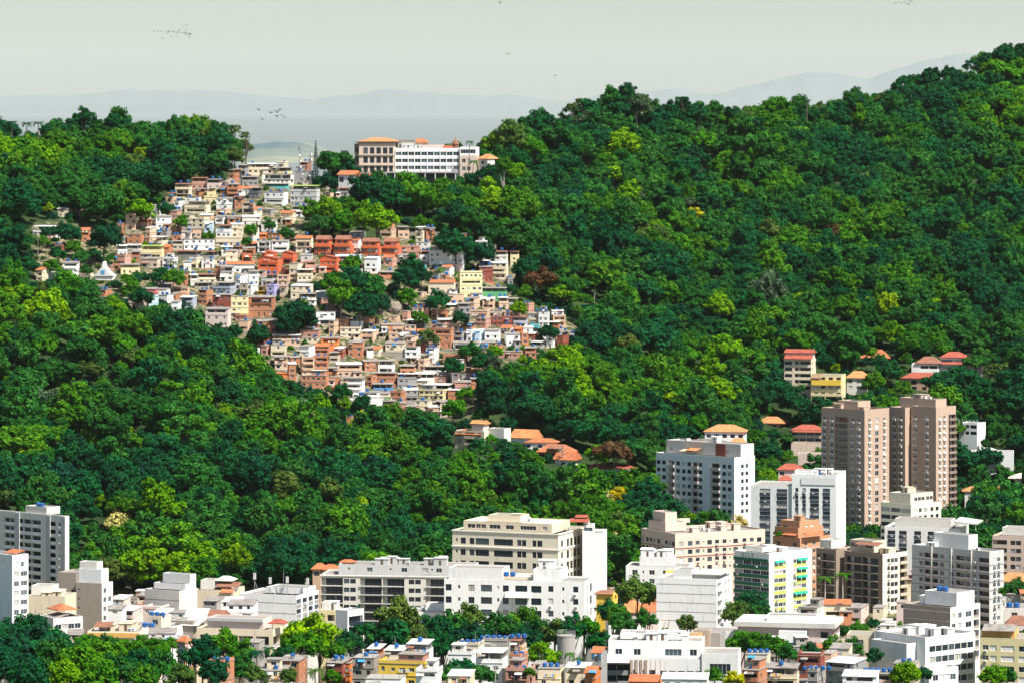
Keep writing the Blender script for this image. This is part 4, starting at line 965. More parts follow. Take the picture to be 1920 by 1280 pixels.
b = villa('house with long red roof and shaded balconies behind bougainvillea', 1484, 1540, 1548, 1985, 12, 806, [((1484,1542),797,806,'tilered',0,9)], 'L1 L1', '', 'pinkbeige', 2, depth=9, clear=(1482,1546,796,840)); b.mono((1486,1542), 805, 810, 'tilered', -1.4, 1.5, 'porch_roof')
villa('white flat house with two small windows beside the pink tower', 1497, 1545, 1550, 1960, 8, 850, [], '.1 s1 .1 s1', '', 'pinkwhite', 1, depth=9, clear=(1496,1543,848,870), par=.4)
b = villa('pink house with red hipped roof behind the white block with dark strips', 1460, 1500, 1504, 1880, 10, 880, [((1458,1502),870,880,'tilered',0,8),((1458,1480),889,897,'tilered',-8,6)], 'w1 .1 w1', '', 'pinkwhite', 2, depth=8, clear=(1456,1500,869,895))
villa('pinkish house with pale tan gabled roof under trees', 1420, 1462, 1472, hit(1450, 800), 18, 793, [((1420,1468),782,793,'tilelight',0,9)], 'w1 w1', '', 'brickpink', 1, depth=9, clear=(1420,1470,781,800))
villa('house with wide light orange roof in the woods right of the towers', 1810, 1888, 1893, 1930, 8, 921, [((1806,1892),911,921,'tilelight',0,10)], 'w1 w1', '', 'offwhite', 1, depth=10, clear=(1808,1890,910,926))
villa('white house with pale awning roof behind dark trees right of the towers', 1822, 1900, 1906, 1985, 8, 846, [((1830,1870),840,846,'sheetwhite',0,8)], '.', '', 'white', 1, depth=9, clear=(1826,1900,838,848))
villa('pale villa with cream eaves at the wood edge', 1905, 1965, 1970, 1950, 10, 895, [((1893,1965),888,896,'cream',-1,9)], 'w1', '', 'offwhite', 2, depth=9, clear=(1896,1920,886,905))
villa('house with orange tiled roofs beside the white blank-walled block', 1165, 1232, 1237, 1455, 8, 1148, [((1163,1200),1126,1148,'tilelight',0,12),((1195,1236),1125,1147,'tile',1,12)], '.2 w1 .1', '', 'pinkwhite', 2, depth=12, clear=(1165,1232,1125,1160))
villa('small yellow and grey house by the trees at the end of the white building', 1118, 1150, 1156, 1470, 12, 1112, [((1116,1146),1108,1113,'tileold',0,8)], '.', 'w1', 'yellow', 1, depth=8, clear=(1128,1156,1106,1130))
for x0, x1, yw, yr, g_ in ((586,604,1066,1057,'orange-roofed house peeking out left of the long balconied block'), (604,628,1067,1059,'second orange-roofed house beside the long balconied block')):
    villa(g_, x0, x1-3, x1, 1560, 10, yw, [((x0-1,x1-1),yr,yw,'tile',0,9)], 'w1', '', 'peach', 1, depth=9, clear=(x0,x1,yr-1,yw+2))
# ---------------------------------------------------------------- hotel on the ridge
b = Bld('old_hotel', 'weathered four-storey pinkish building with orange hipped roof on the ridge', 664, 738, 741, 2268, 5, depth=20, clear=(640,900,250,332), zb=ground_z(700, 2268)-2)
b.blk(266, '.0.5 T1 T1 T1 T1 T0.8', '', pitch=4.9, n=3, mat='oldplaster', top=2.2, par=.2, frame='framedark', pa=(673,738), gl=[7,2,.6,.2])
b.blk(270, 'w1', '', pitch=4.9, n=3, mat='stone', top=.8, par=.1, frame='framedark', pa=(664,673), y0=1.5, depth=15)
for yy in (268, 291, 310):
    c = MB(); c.box(b.ua(671), b.ua(741), -.5, -.01, b.z(yy)-.35, b.z(yy)+.2); b.part('cornice', c, ['taupe'])
b.hip((673,740), 258.5, 265.5, 'tilelight', 0, 20, over=.9); c = MB(); c.box(b.ua(664), b.ua(741), -.5, 19, b.z(266)-.5, b.z(266)-.05); b.part('eave', c, ['stone'])
b2 = Bld('hotel_wing', 'long white three-storey wing with ranked blue-grey windows on the ridge', 741, 861, 864, 2270, 4, depth=16, zb=ground_z(800, 2270)-2)
rf = b2.blk(278, 'W1 W1 W1 W1 W1 W1 W1 W1 W1 W1', '', pitch=3.7, n=3, mat='white', top=1.2, par=.7, frame='frame', gl=[4,5,1,.4])
for k in range(1, 10):
    x = b2.ua(741) + b2.wA*k/10; c = MB(); c.box(x-.13, x+.13, -.22, -.01, b2.z(322), b2.z(280)); b2.part('pilaster', c, ['white'])
b2.blk(263, 's1 .1 s1', '', n=1, pa=(746,778), y0=5, depth=8, zb=b2.z(279), mat='stone', par=.2, top=.5); b2.blk(268, '', '', pa=(752,776), y0=4, depth=6, zb=b2.z(279), mat='lightgrey', par=.2)
b2.hip((774,800), 260, 268, 'tile', 7, 8); b2.blk(268, 'w1', '', n=1, pa=(776,798), y0=7.3, depth=7, zb=b2.z(280), mat='oldplaster', par=.1, top=.5); b2.blk(272, '', '', pa=(790,830), y0=3, depth=9, zb=b2.z(279), mat='pinkwhite', par=.2)
b2.hip((832,848), 273, 279, 'tilered', 2, 5, gable=True); b2.clutter(rf, 5)
c = MB(); n = 8; tx = b2.ua(852.5); ty = 5.
prof = [(1.7,b2.z(280)),(1.7,b2.z(271)),(2.1,b2.z(271)),(2.0,b2.z(269.5)),(1.5,b2.z(266)),(.7,b2.z(263)),(.12,b2.z(260.5)),(.08,b2.z(254))]
for (r0, z0), (r1, z1) in zip(prof, prof[1:]):
    for i in range(n):
        a, d = 2*math.pi*i/n, 2*math.pi*(i+1)/n
        c.quad((tx+r0*math.cos(a),ty+r0*math.sin(a),z0),(tx+r0*math.cos(d),ty+r0*math.sin(d),z0),(tx+r1*math.cos(d),ty+r1*math.sin(d),z1),(tx+r1*math.cos(a),ty+r1*math.sin(a),z1))
b2.part('turret', c, ['tileold'])
b3 = Bld('hotel_pavilion', 'white end pavilion of the ridge building with long glazed upper window and arches', 862, 893, 897, 2268, 6, depth=14, zb=ground_z(880, 2268)-2)
b3.blk(276, 'W1', '', pitch=3.9, n=1, mat='white', top=.5, par=.3, zb=b3.z(292), gl=[1,6,1,0]); b3.blk(292, '.0.3 w1 w1 .1', '', pitch=4.2, n=2, mat='oldplaster', top=.8, par=.02)
villa('small white house with orange pyramid roof beside the ridge building', 896, 914, 926, 2266, 40, 299, [((896,914),289,298,'tilelight',0,9)], 'w1', '', 'offwhite', 2, depth=6, clear=(894,926,288,308))
b4 = Bld('gallery', 'dark colonnaded gallery with white columns below the white ridge wing', 722, 856, 858, 2256, 4, depth=10, zb=ground_z(790, 2256)-3)
c = MB(); c.box(b4.ua(722), b4.ua(856), 0, 10, b4.z(325), b4.z(322.8)); b4.part('floor_slab', c, ['grey'])
c = MB(); c.box(b4.ua(722), b4.ua(856), 9, 9.4, 0, b4.z(325)-.005); b4.part('back_wall', c, ['darkgrey'])
for px_ in (724, 740, 759, 778, 797, 816, 835, 854):
    c = MB(); x = b4.ua(px_); c.box(x-.22, x+.22, .2, .64, 0, b4.z(325)-.005); c.box(x-.32, x+.32, .1, .74, b4.z(325)-.35, b4.z(325)-.008); b4.part('column', c, ['frame'])
b = Bld('house', 'white house with red tiled roof and green shutters below the old ridge building', 634, 663, 673, 2246, 22, depth=9, clear=(632,673,318,352), cat='house')
b.blk(328, 'T0.8 .0.4 T0.8', '', pitch=4.5, n=1, mat='white', par=.1, top=.3); b.hip((633,664), 320, 328, 'tile', 0, 9, gable=True)
b.blk(330, '', '', pa=(673,698), y0=3, depth=6, mat='white', par=.1); b.hip((672,701), 326, 331, 'tilered', 3, 6, gable=True)

# ---------------------------------------------------------------- houses of the hillside settlement
SHOWN = []
def shared_wall_window(w, h, gl, fm): return window_mesh(q(w), q(h), gl, fm, 2 if w > .8 else 1)
COLNAME = {'white': 'white', 'offwhite': 'off-white', 'cream': 'cream', 'beige': 'beige', 'grey': 'grey', 'lightgrey': 'pale grey', 'darkgrey': 'dark grey', 'paleyellow': 'pale yellow',
 'yellow': 'yellow', 'peach': 'peach', 'brick': 'bare orange brick', 'brickpink': 'pinkish brick', 'darkred': 'dark red', 'orange': 'orange', 'orangepaint': 'bright orange', 'teal': 'teal',
 'paleblue': 'pale blue', 'lilac': 'lilac', 'green': 'green', 'pinkwhite': 'pinkish white', 'bluegrey': 'blue-grey', 'redpink': 'pinkish red', 'blue': 'blue', 'concrete': 'raw concrete', 'stone': 'dark stained'}
ROOFNAME = {'flat': 'flat slab roof', 'sheet': 'grey sheet roof', 'wsheet': 'white sheet roof', 'gsheet': 'green sheet roof', 'tile': 'orange tiled roof', 'rtile': 'dark red roof', 'open': 'open roof terrace',
 'wopen': 'white-roofed open terrace', 'gopen': 'green-roofed open terrace', 'gable': 'stepped gable roof'}
NUM = {1: 'one', 2: 'two', 3: 'three', 4: 'four'}
def extras(root, x_0, x_1, y_0, y_1, zt, zf0, H, kind, col, pitch, big=False):
    """what people add to these houses: an upper room, a lean-to, awnings, starter bars, pipes, dishes, washing"""
    w = x_1 - x_0; d = y_1 - y_0
    if kind == 'flat' and w > 4.5 and R.random() < (.30 if not big else .5):
        f = R.uniform(.35, .6); xa = x_0 + R.uniform(.1, w*(1-f)); xb = xa + w*f; ya = y_0 + d*R.uniform(.25, .45); h = R.uniform(2.1, 2.5); m2 = R.choice([col, 'brick', 'brickpink', 'concrete', 'offwhite'])
        e = MB(); ww = min(1.4, (xb-xa)*.5); u0 = (xb-xa)/2 - ww/2
        wall_with_openings(e, lambda u, z, k: (xa+u, ya+k, z), xb-xa, zt+.002, zt+h, [(u0, u0+ww, zt+.9, zt+1.9, .2)])
        e.quad((xb, ya, zt), (xb, y_1-.2, zt), (xb, y_1-.2, zt+h), (xb, ya, zt+h)); e.quad((xa, y_1-.2, zt), (xa, ya, zt), (xa, ya, zt+h), (xa, y_1-.2, zt+h)); e.quad((xb, y_1-.2, zt), (xa, y_1-.2, zt), (xa, y_1-.2, zt+h), (xb, y_1-.2, zt+h))
        rm = e.build('upper_room', [m2], root)
        link('window', window_mesh(q(ww), 1.0, 'glass', 'frame', 2), rm, (xa+u0+ww/2, ya+.12, zt+.9))
        e = MB(); e.box(xa-.3, xb+.3, ya-.4, y_1, zt+h+.002, zt+h+.12); e.build('roof', [R.choice(['sheet', 'roofgrey', 'sheetwhite'])], rm)
    if H > 3.5 and w > 5 and R.random() < .45:      # lean-to in front
        f = R.uniform(.3, .55); xa = x_0 if R.random() < .5 else x_1 - w*f; xb = xa + w*f; ya = y_0 - R.uniform(1.2, 2.2); h = min(2.4, pitch*.9); m2 = R.choice([col, 'brick', 'beige', 'peach', 'white', 'pinkwhite', 'grey'])
        e = MB(); ww = min(1.5, (xb-xa)*.55); u0 = (xb-xa)/2 - ww/2
        wall_with_openings(e, lambda u, z, k: (xa+u, ya+k, z), xb-xa, zf0-2.5, zf0+h, [(u0, u0+ww, zf0+.7, zf0+min(h-.2, 1.9), .5)])
        e.quad((xb, ya, zf0-2.5), (xb, y_0, zf0-2.5), (xb, y_0, zf0+h), (xb, ya, zf0+h)); e.quad((xa, y_0, zf0-2.5), (xa, ya, zf0-2.5), (xa, ya, zf0+h), (xa, y_0, zf0+h))
        e.quad((xa+u0, ya+.5, zf0+.7), (xa+u0+ww, ya+.5, zf0+.7), (xa+u0+ww, ya+.5, zf0+h), (xa+u0, ya+.5, zf0+h), 1)
        rm = e.build('lean_to', [m2, 'void'], root)
        e = MB(); e.hexa([(xa-.3, ya-.4, zf0+h), (xb+.3, ya-.4, zf0+h), (xb+.3, y_0-.01, zf0+h+.3), (xa-.3, y_0-.01, zf0+h+.3), (xa-.3, ya-.4, zf0+h+.08), (xb+.3, ya-.4, zf0+h+.08), (xb+.3, y_0-.01, zf0+h+.38), (xa-.3, y_0-.01, zf0+h+.38)])
        e.build('roof', [R.choice(['sheet', 'sheet', 'sheetwhite', 'tileold', 'roofgrey'])], rm)
    for k in range(3 if big else 1):
        t = R.random(); x = x_0 + w*R.uniform(.12, .88); e = MB()
        if t < .22:
            e.hexa([(x-1., y_0-1.1, zt-1.0), (x+1., y_0-1.1, zt-1.0), (x+1., y_0-.01, zt-.6), (x-1., y_0-.01, zt-.6), (x-1., y_0-1.1, zt-.95), (x+1., y_0-1.1, zt-.95), (x+1., y_0-.01, zt-.55), (x-1., y_0-.01, zt-.55)])
            e.build('awning', [R.choice(['awningblue', 'sheetwhite', 'sheet', 'tileold'])], root)
        elif t < .5 and kind == 'flat':
            for xx in (x_0+.2, x_1-.2, (x_0+x_1)/2): e.tube([(xx, y_0+.2, zt), (xx, y_0+.2, zt+R.uniform(.5, 1.2))], [.05, .05], 4)
            e.build('starter_bars', ['rust'], root)
        elif t < .72:
            e.tube([(x, y_1-.6, zt-.3), (x, y_1-.6, zt+R.uniform(1.5, 3.))], [.05, .03], 5); e.tube([(x-.6, y_1-.6, zt+1.2), (x+.6, y_1-.6, zt+1.2)], [.03, .03], 4); e.build('aerial', ['metal'], root)
        elif t < .9:
            n = 5; xs = max(x_0+.4, x-1.8)
            for i in range(n):
                hh = R.uniform(.5, .9); e.box(xs+i*.62, xs+i*.62+.5, y_0-.35, y_0-.30, zt-1.5-hh, zt-1.5, i % 3)
            e.tube([(xs-.2, y_0-.32, zt-1.49), (xs+n*.62, y_0-.32, zt-1.49)], [.02, .02], 4)
            e.build('washing_line', [R.choice(['shutter', 'awningblue', 'redpink']), R.choice(['shutter', 'yellow']), R.choice(['tankdark', 'redpink', 'paleblue'])], root)

def house(x0, x1, yt, yb, col='white', kind='flat', D=None, yaw=None, label=None, group='houses of the hillside settlement', dep=None, tanks=0, where='on the steep hillside', d0=1850., name='house', st=None, cat='house'):
    xm = (x0+x1)/2
    if D is None:
        D = hit(xm, yb, d0)
        if D is None:      # stands on the crest: the higher in the picture, the further back
            D = ridge_D(xm); D += max(0., HZ + (CZ - ground_z(xm, D))*F/D - yb)*.8
    s = D/F; w = max(2.6, (x1-x0)*s); H = (yb-yt)*s
    if st is None: st = max(1, min(4, round(H/2.75)))
    pitch = H/st
    yaw = R.uniform(-10, 24) if yaw is None else yaw
    d = dep or R.uniform(5.5, 8.); th = math.radians(yaw)
    wA = max(2.6, (w - d*abs(math.sin(th)))/math.cos(th))
    zg = zof(yb, D)
    Dc = D + d/2
    c = P(xm, HZ, Dc)
    base = min(zg, ground_z(xm, D)) - 5.
    root = link(name, None, None, (c.x, c.y, base), -th)
    FOOT.append((c.x, c.y, w/2, d/2+1)); CLEAR.append((x0, x1, yt, yb - (yb-yt)*.15, D)); SHOWN.append((x0, x1, yt, yb))
    zt = zof(yt, D) - base; zf0 = zt - H
    rk = kind; top_open = kind in ('open', 'wopen', 'gopen')
    body_top = zt - (min(pitch, 2.7) - .95 if top_open and H > 2. else (0.35 if kind in ('sheet', 'wsheet', 'gsheet') else (min(1.3, H*.3) if kind in ('tile', 'rtile', 'gable') else .12)))
    b = MB(); opsA, opsR, opsL = [], [], []
    x_0, x_1, y_0, y_1 = -wA/2, wA/2, -d/2, d/2
    nfl = st - 1 if (top_open and st > 1) else st
    gls = [9, 2, .9, .6]
    fm = R.choice(['frame', 'frame', 'framedark'])
    for f in range(nfl):
        zf = zf0 + f*pitch
        if zf + 2. > body_top: continue
        k = max(1, int(wA/R.uniform(2.1, 2.9)))
        bal = R.random() < .26 and wA > 3.6
        if bal:
            w_ = q(wA*.8); h_ = q(min(2.1, pitch-.5)); opsA.append((wA/2-w_/2, wA/2+w_/2, zf+.15, zf+.15+h_, 1.2))
            link('balcony', balcony_mesh(w_, h_, 1.2, R.choice(['solid', 'rail', 'loggia']), col), root, (0, y_0, zf+.15))
        else:
            for i in range(k):
                if R.random() < .12: continue
                u = wA*(i+.5)/k + R.uniform(-.25, .25)
                if f == 0 and R.random() < .18:
                    w_, h_, zz, nm = .9, q(min(2.0, pitch-.4)), zf+.05, 'door'
                else:
                    w_, h_, zz, nm = q(R.choice([1.0, 1.2, 1.3, 1.6])), q(min(R.choice([1.0, 1.2, 1.3]), pitch-1.0)), zf+min(.95, pitch*.36), 'window'
                if u-w_/2 < .15 or u+w_/2 > wA-.15 or zz+h_ > body_top-.05: continue
                if opsA and any(abs((o[0]+o[1])/2-u) < (w_+o[1]-o[0])/2+.15 and o[2] < zz+h_ and o[3] > zz for o in opsA): continue
                opsA.append((u-w_/2, u+w_/2, zz, zz+h_, .22))
                g_ = 'door' if nm == 'door' else R.choices(['glass', 'glassmid', 'curtain', 'shutter'], gls)[0]
                link(nm, window_mesh(w_, h_, g_, fm, 1 if nm == 'door' or w_ < 1. else 2), root, (x_0+u, y_0+.14, zz))
        side = 1 if th > .08 else (-1 if th < -.08 else 0)
        if side:
            for v in ([d*.5] if d < 6.3 else [d*.3, d*.7]):
                if R.random() < .35: continue
                w_, h_ = 1.0, q(min(1.0, pitch-1.0)); zz = zf+min(.95, pitch*.36)
                if zz+h_ > body_top-.05: continue
                (opsR if side > 0 else opsL).append((v-.5, v+.5, zz, zz+h_, .2))
                g_ = R.choices(['glass', 'glassmid', 'curtain', 'shutter'], gls)[0]
                if side > 0: link('window', window_mesh(w_, h_, g_, fm), root, (x_1-.12, y_0+v, zz), math.pi/2)
                else: link('window', window_mesh(w_, h_, g_, fm), root, (x_0+.12, y_1-v, zz), -math.pi/2)
    wall_with_openings(b, lambda u, z, e: (x_0+u, y_0+e, z), wA, 0, body_top, opsA)
    wall_with_openings(b, lambda v, z, e: (x_1-e, y_0+v, z), d, 0, body_top, opsR)
    wall_with_openings(b, lambda v, z, e: (x_0+e, y_1-v, z), d, 0, body_top, opsL)
    b.quad((x_1, y_1, 0), (x_0, y_1, 0), (x_0, y_1, body_top), (x_1, y_1, body_top))
    if not top_open and kind != 'gable': b.quad((x_0, y_0, body_top), (x_1, y_0, body_top), (x_1, y_1, body_top), (x_0, y_1, body_top))
    wall = None
    # floor slabs show as thin ledges
    for f in range(1, st):
        zz = zf0 + f*pitch
        if zz < body_top - .3 and R.random() < .6:
            e = MB(); e.box(x_0-.12, x_1+.12, y_0-.14, y_0-.004, zz-.1, zz+.08); e.box(x_1+.004, x_1+.12, y_0-.004, y_1, zz-.1, zz+.08)
            e.build('slab_edge', ['concrete' if col in ('brick', 'brickpink', 'peach', 'orange') else col], root)
    if top_open:
        t = .15; zr = body_top - .95
        b.quad((x_0, y_0, zr), (x_1, y_0, zr), (x_1, y_1, zr), (x_0, y_1, zr)) if False else None
        o_ = [(x_0,y_0),(x_1,y_0),(x_1,y_1),(x_0,y_1)]; i_ = [(x_0+t,y_0+t),(x_1-t,y_0+t),(x_1-t,y_1-t),(x_0+t,y_1-t)]
        for k in range(4):
            p0, p1, q0, q1 = o_[k], o_[(k+1) % 4], i_[k], i_[(k+1) % 4]
            b.quad((*p0, body_top), (*p1, body_top), (*q1, body_top), (*q0, body_top)); b.quad((*q0, body_top), (*q1, body_top), (*q1, zr), (*q0, zr))
        b.quad((*i_[0], zr), (*i_[1], zr), (*i_[2], zr), (*i_[3], zr))
        rm = {'open': R.choice(['sheet', 'sheet', 'roofgrey', 'tileold']), 'wopen': 'sheetwhite', 'gopen': 'sheetgreen'}[kind]
        e = MB(); o = .3; za, zc_ = zt-.12, zt+.25
        e.hexa([(x_0-o,y_0-o,za),(x_1+o,y_0-o,za),(x_1+o,y_1+o,zc_),(x_0-o,y_1+o,zc_),(x_0-o,y_0-o,za+.1),(x_1+o,y_0-o,za+.1),(x_1+o,y_1+o,zc_+.1),(x_0-o,y_1+o,zc_+.1)])
        e.build('roof', [rm], root)
        k = max(2, int(wA/3)+1)
        for i in range(k):
            x = x_0+.2 + (wA-.4)*i/(k-1); e = MB(); e.box(x-.1, x+.1, y_0+.18, y_0+.36, zr+.002, za-.005); e.build('post', [R.choice(['concrete', col])], root)
        e = MB(); e.box(x_0+.2, x_1-.2, y_1-.6, y_1-.42, zr+.002, za+.1); e.build('back_wall', [R.choice([col, 'concrete', 'grey'])], root)
    elif kind == 'flat':
        o = .14; e = MB(); e.box(x_0-o, x_1+o, y_0-o, y_1+o, body_top+.002, zt); e.build('roof', [R.choice(['roofgrey', 'roofgrey', 'concrete'])], root)
        if R.random() < .4:
            e = MB(); hh = .7; t = .14
            e.box(x_0, x_1, y_0, y_0+t, zt+.002, zt+hh); e.box(x_1-t, x_1, y_0+t+.001, y_1, zt+.002, zt+hh); e.box(x_0, x_0+t, y_0+t+.001, y_1, zt+.002, zt+hh)
            e.build('parapet', [col], root)
    elif kind in ('sheet', 'wsheet', 'gsheet'):
        o = .28; za = body_top+.02; zb_ = zt+.3
        e = MB(); e.hexa([(x_0-o,y_0-o,za),(x_1+o,y_0-o,za),(x_1+o,y_1+o,zb_),(x_0-o,y_1+o,zb_),(x_0-o,y_0-o,za+.09),(x_1+o,y_0-o,za+.09),(x_1+o,y_1+o,zb_+.09),(x_0-o,y_1+o,zb_+.09)])
        e.build('roof', [{'sheet': 'sheet', 'wsheet': 'sheetwhite', 'gsheet': 'sheetgreen'}[kind]], root)
        for sx in (x_0, x_1): b.tri((sx, y_0, body_top), (sx, y_1, body_top), (sx, y_1, zb_-.02))
    elif kind in ('tile', 'rtile'):
        o = .4; za = body_top+.02; ym = y_0 + d*.55
        e = MB(); t = .12
        A_ = [(x_0-o,y_0-o,za),(x_1+o,y_0-o,za),(x_1+o,ym,zt),(x_0-o,ym,zt)]
        e.hexa(A_ + [(p[0], p[1], p[2]+t) for p in A_])
        B_ = [(x_0-o,ym+.001,zt),(x_1+o,ym+.001,zt),(x_1+o,y_1+o,za),(x_0-o,y_1+o,za)]
        e.hexa(B_ + [(p[0], p[1], p[2]+t) for p in B_])
        e.build('roof', ['tile' if kind == 'tile' else 'tilered'], root)
        for sx in (x_0, x_1): b.tri((sx, y_0, body_top), (sx, y_1, body_top), (sx, ym, zt-.03))
    elif kind == 'gable':
        xr = x_0 + wA*.3
        b.tri((x_0, y_0, body_top), (x_1, y_0, body_top), (xr, y_0, zt)); b.tri((x_0, y_1, body_top), (x_1, y_1, body_top), (xr, y_1, zt))
        e = MB(); t = .12; o = .25
        for xa, xb in ((x_0-o, xr), (xr+.001, x_1+o)):
            z_a = body_top if xa < xr else zt; z_b = zt if xa < xr else body_top
            A_ = [(xa,y_0-o,z_a),(xb,y_0-o,z_b),(xb,y_1+o,z_b),(xa,y_1+o,z_a)]
            e.hexa([(p[0], p[1], p[2]+.02) for p in A_] + [(p[0], p[1], p[2]+t) for p in A_])
        e.build('roof', ['tilered'], root)
    b.build('wall', [col], root)
    ext = (' and %s blue tank%s' % (['', 'one', 'two'][tanks], 's' if tanks > 1 else '') if 0 < tanks < 3 else '')
    lab = label or '%s-storey %s house with %s%s %s' % (NUM[st], COLNAME.get(col, col), ROOFNAME[kind], ext, where)
    tag(root, lab, cat, None if label else group)
    extras(root, x_0, x_1, y_0, y_1, zt, zf0, H, kind, col, pitch, big=(cat == 'slope house'))
    if len(lab.split()) > 16: lab = lab.replace(ext, ''); root['label'] = lab
    if cat == 'house' and R.random() < .7:
        e = MB(); o = R.uniform(.0, .8); dd = R.uniform(1.0, 2.2); zt_ = zf0 - R.uniform(0., .5)
        e.box(x_0-o, x_1+R.uniform(.2, 1.4), y_0-dd, y_0-.01, 0, zt_); e.build('terrace', [R.choice(['stone', 'stone', 'concrete', 'brick', 'grey', 'darkgrey'])], root)
    NAMED.append((x0, x1, yt, yb, lab))
    if tanks:
        ct, sn = math.cos(-th), math.sin(-th)
        for i in range(tanks):
            x = x_0 + wA*(.25 + .5*i/max(1, tanks-1)) if tanks > 1 else x_0 + wA*R.uniform(.2, .8)
            y = y_0 + d*(.35 if kind == 'flat' else .85); z = zt + .003 if kind == 'flat' else zt + .42
            tank(c.x + x*ct - y*sn, c.y + x*sn + y*ct, base + z, 'blue water tank on a %s-storey %s hillside house with %s' % (NUM[st], COLNAME.get(col, col), ROOFNAME[kind]), 'water tanks of the hillside settlement', R.uniform(.8, 1.1))
    return root

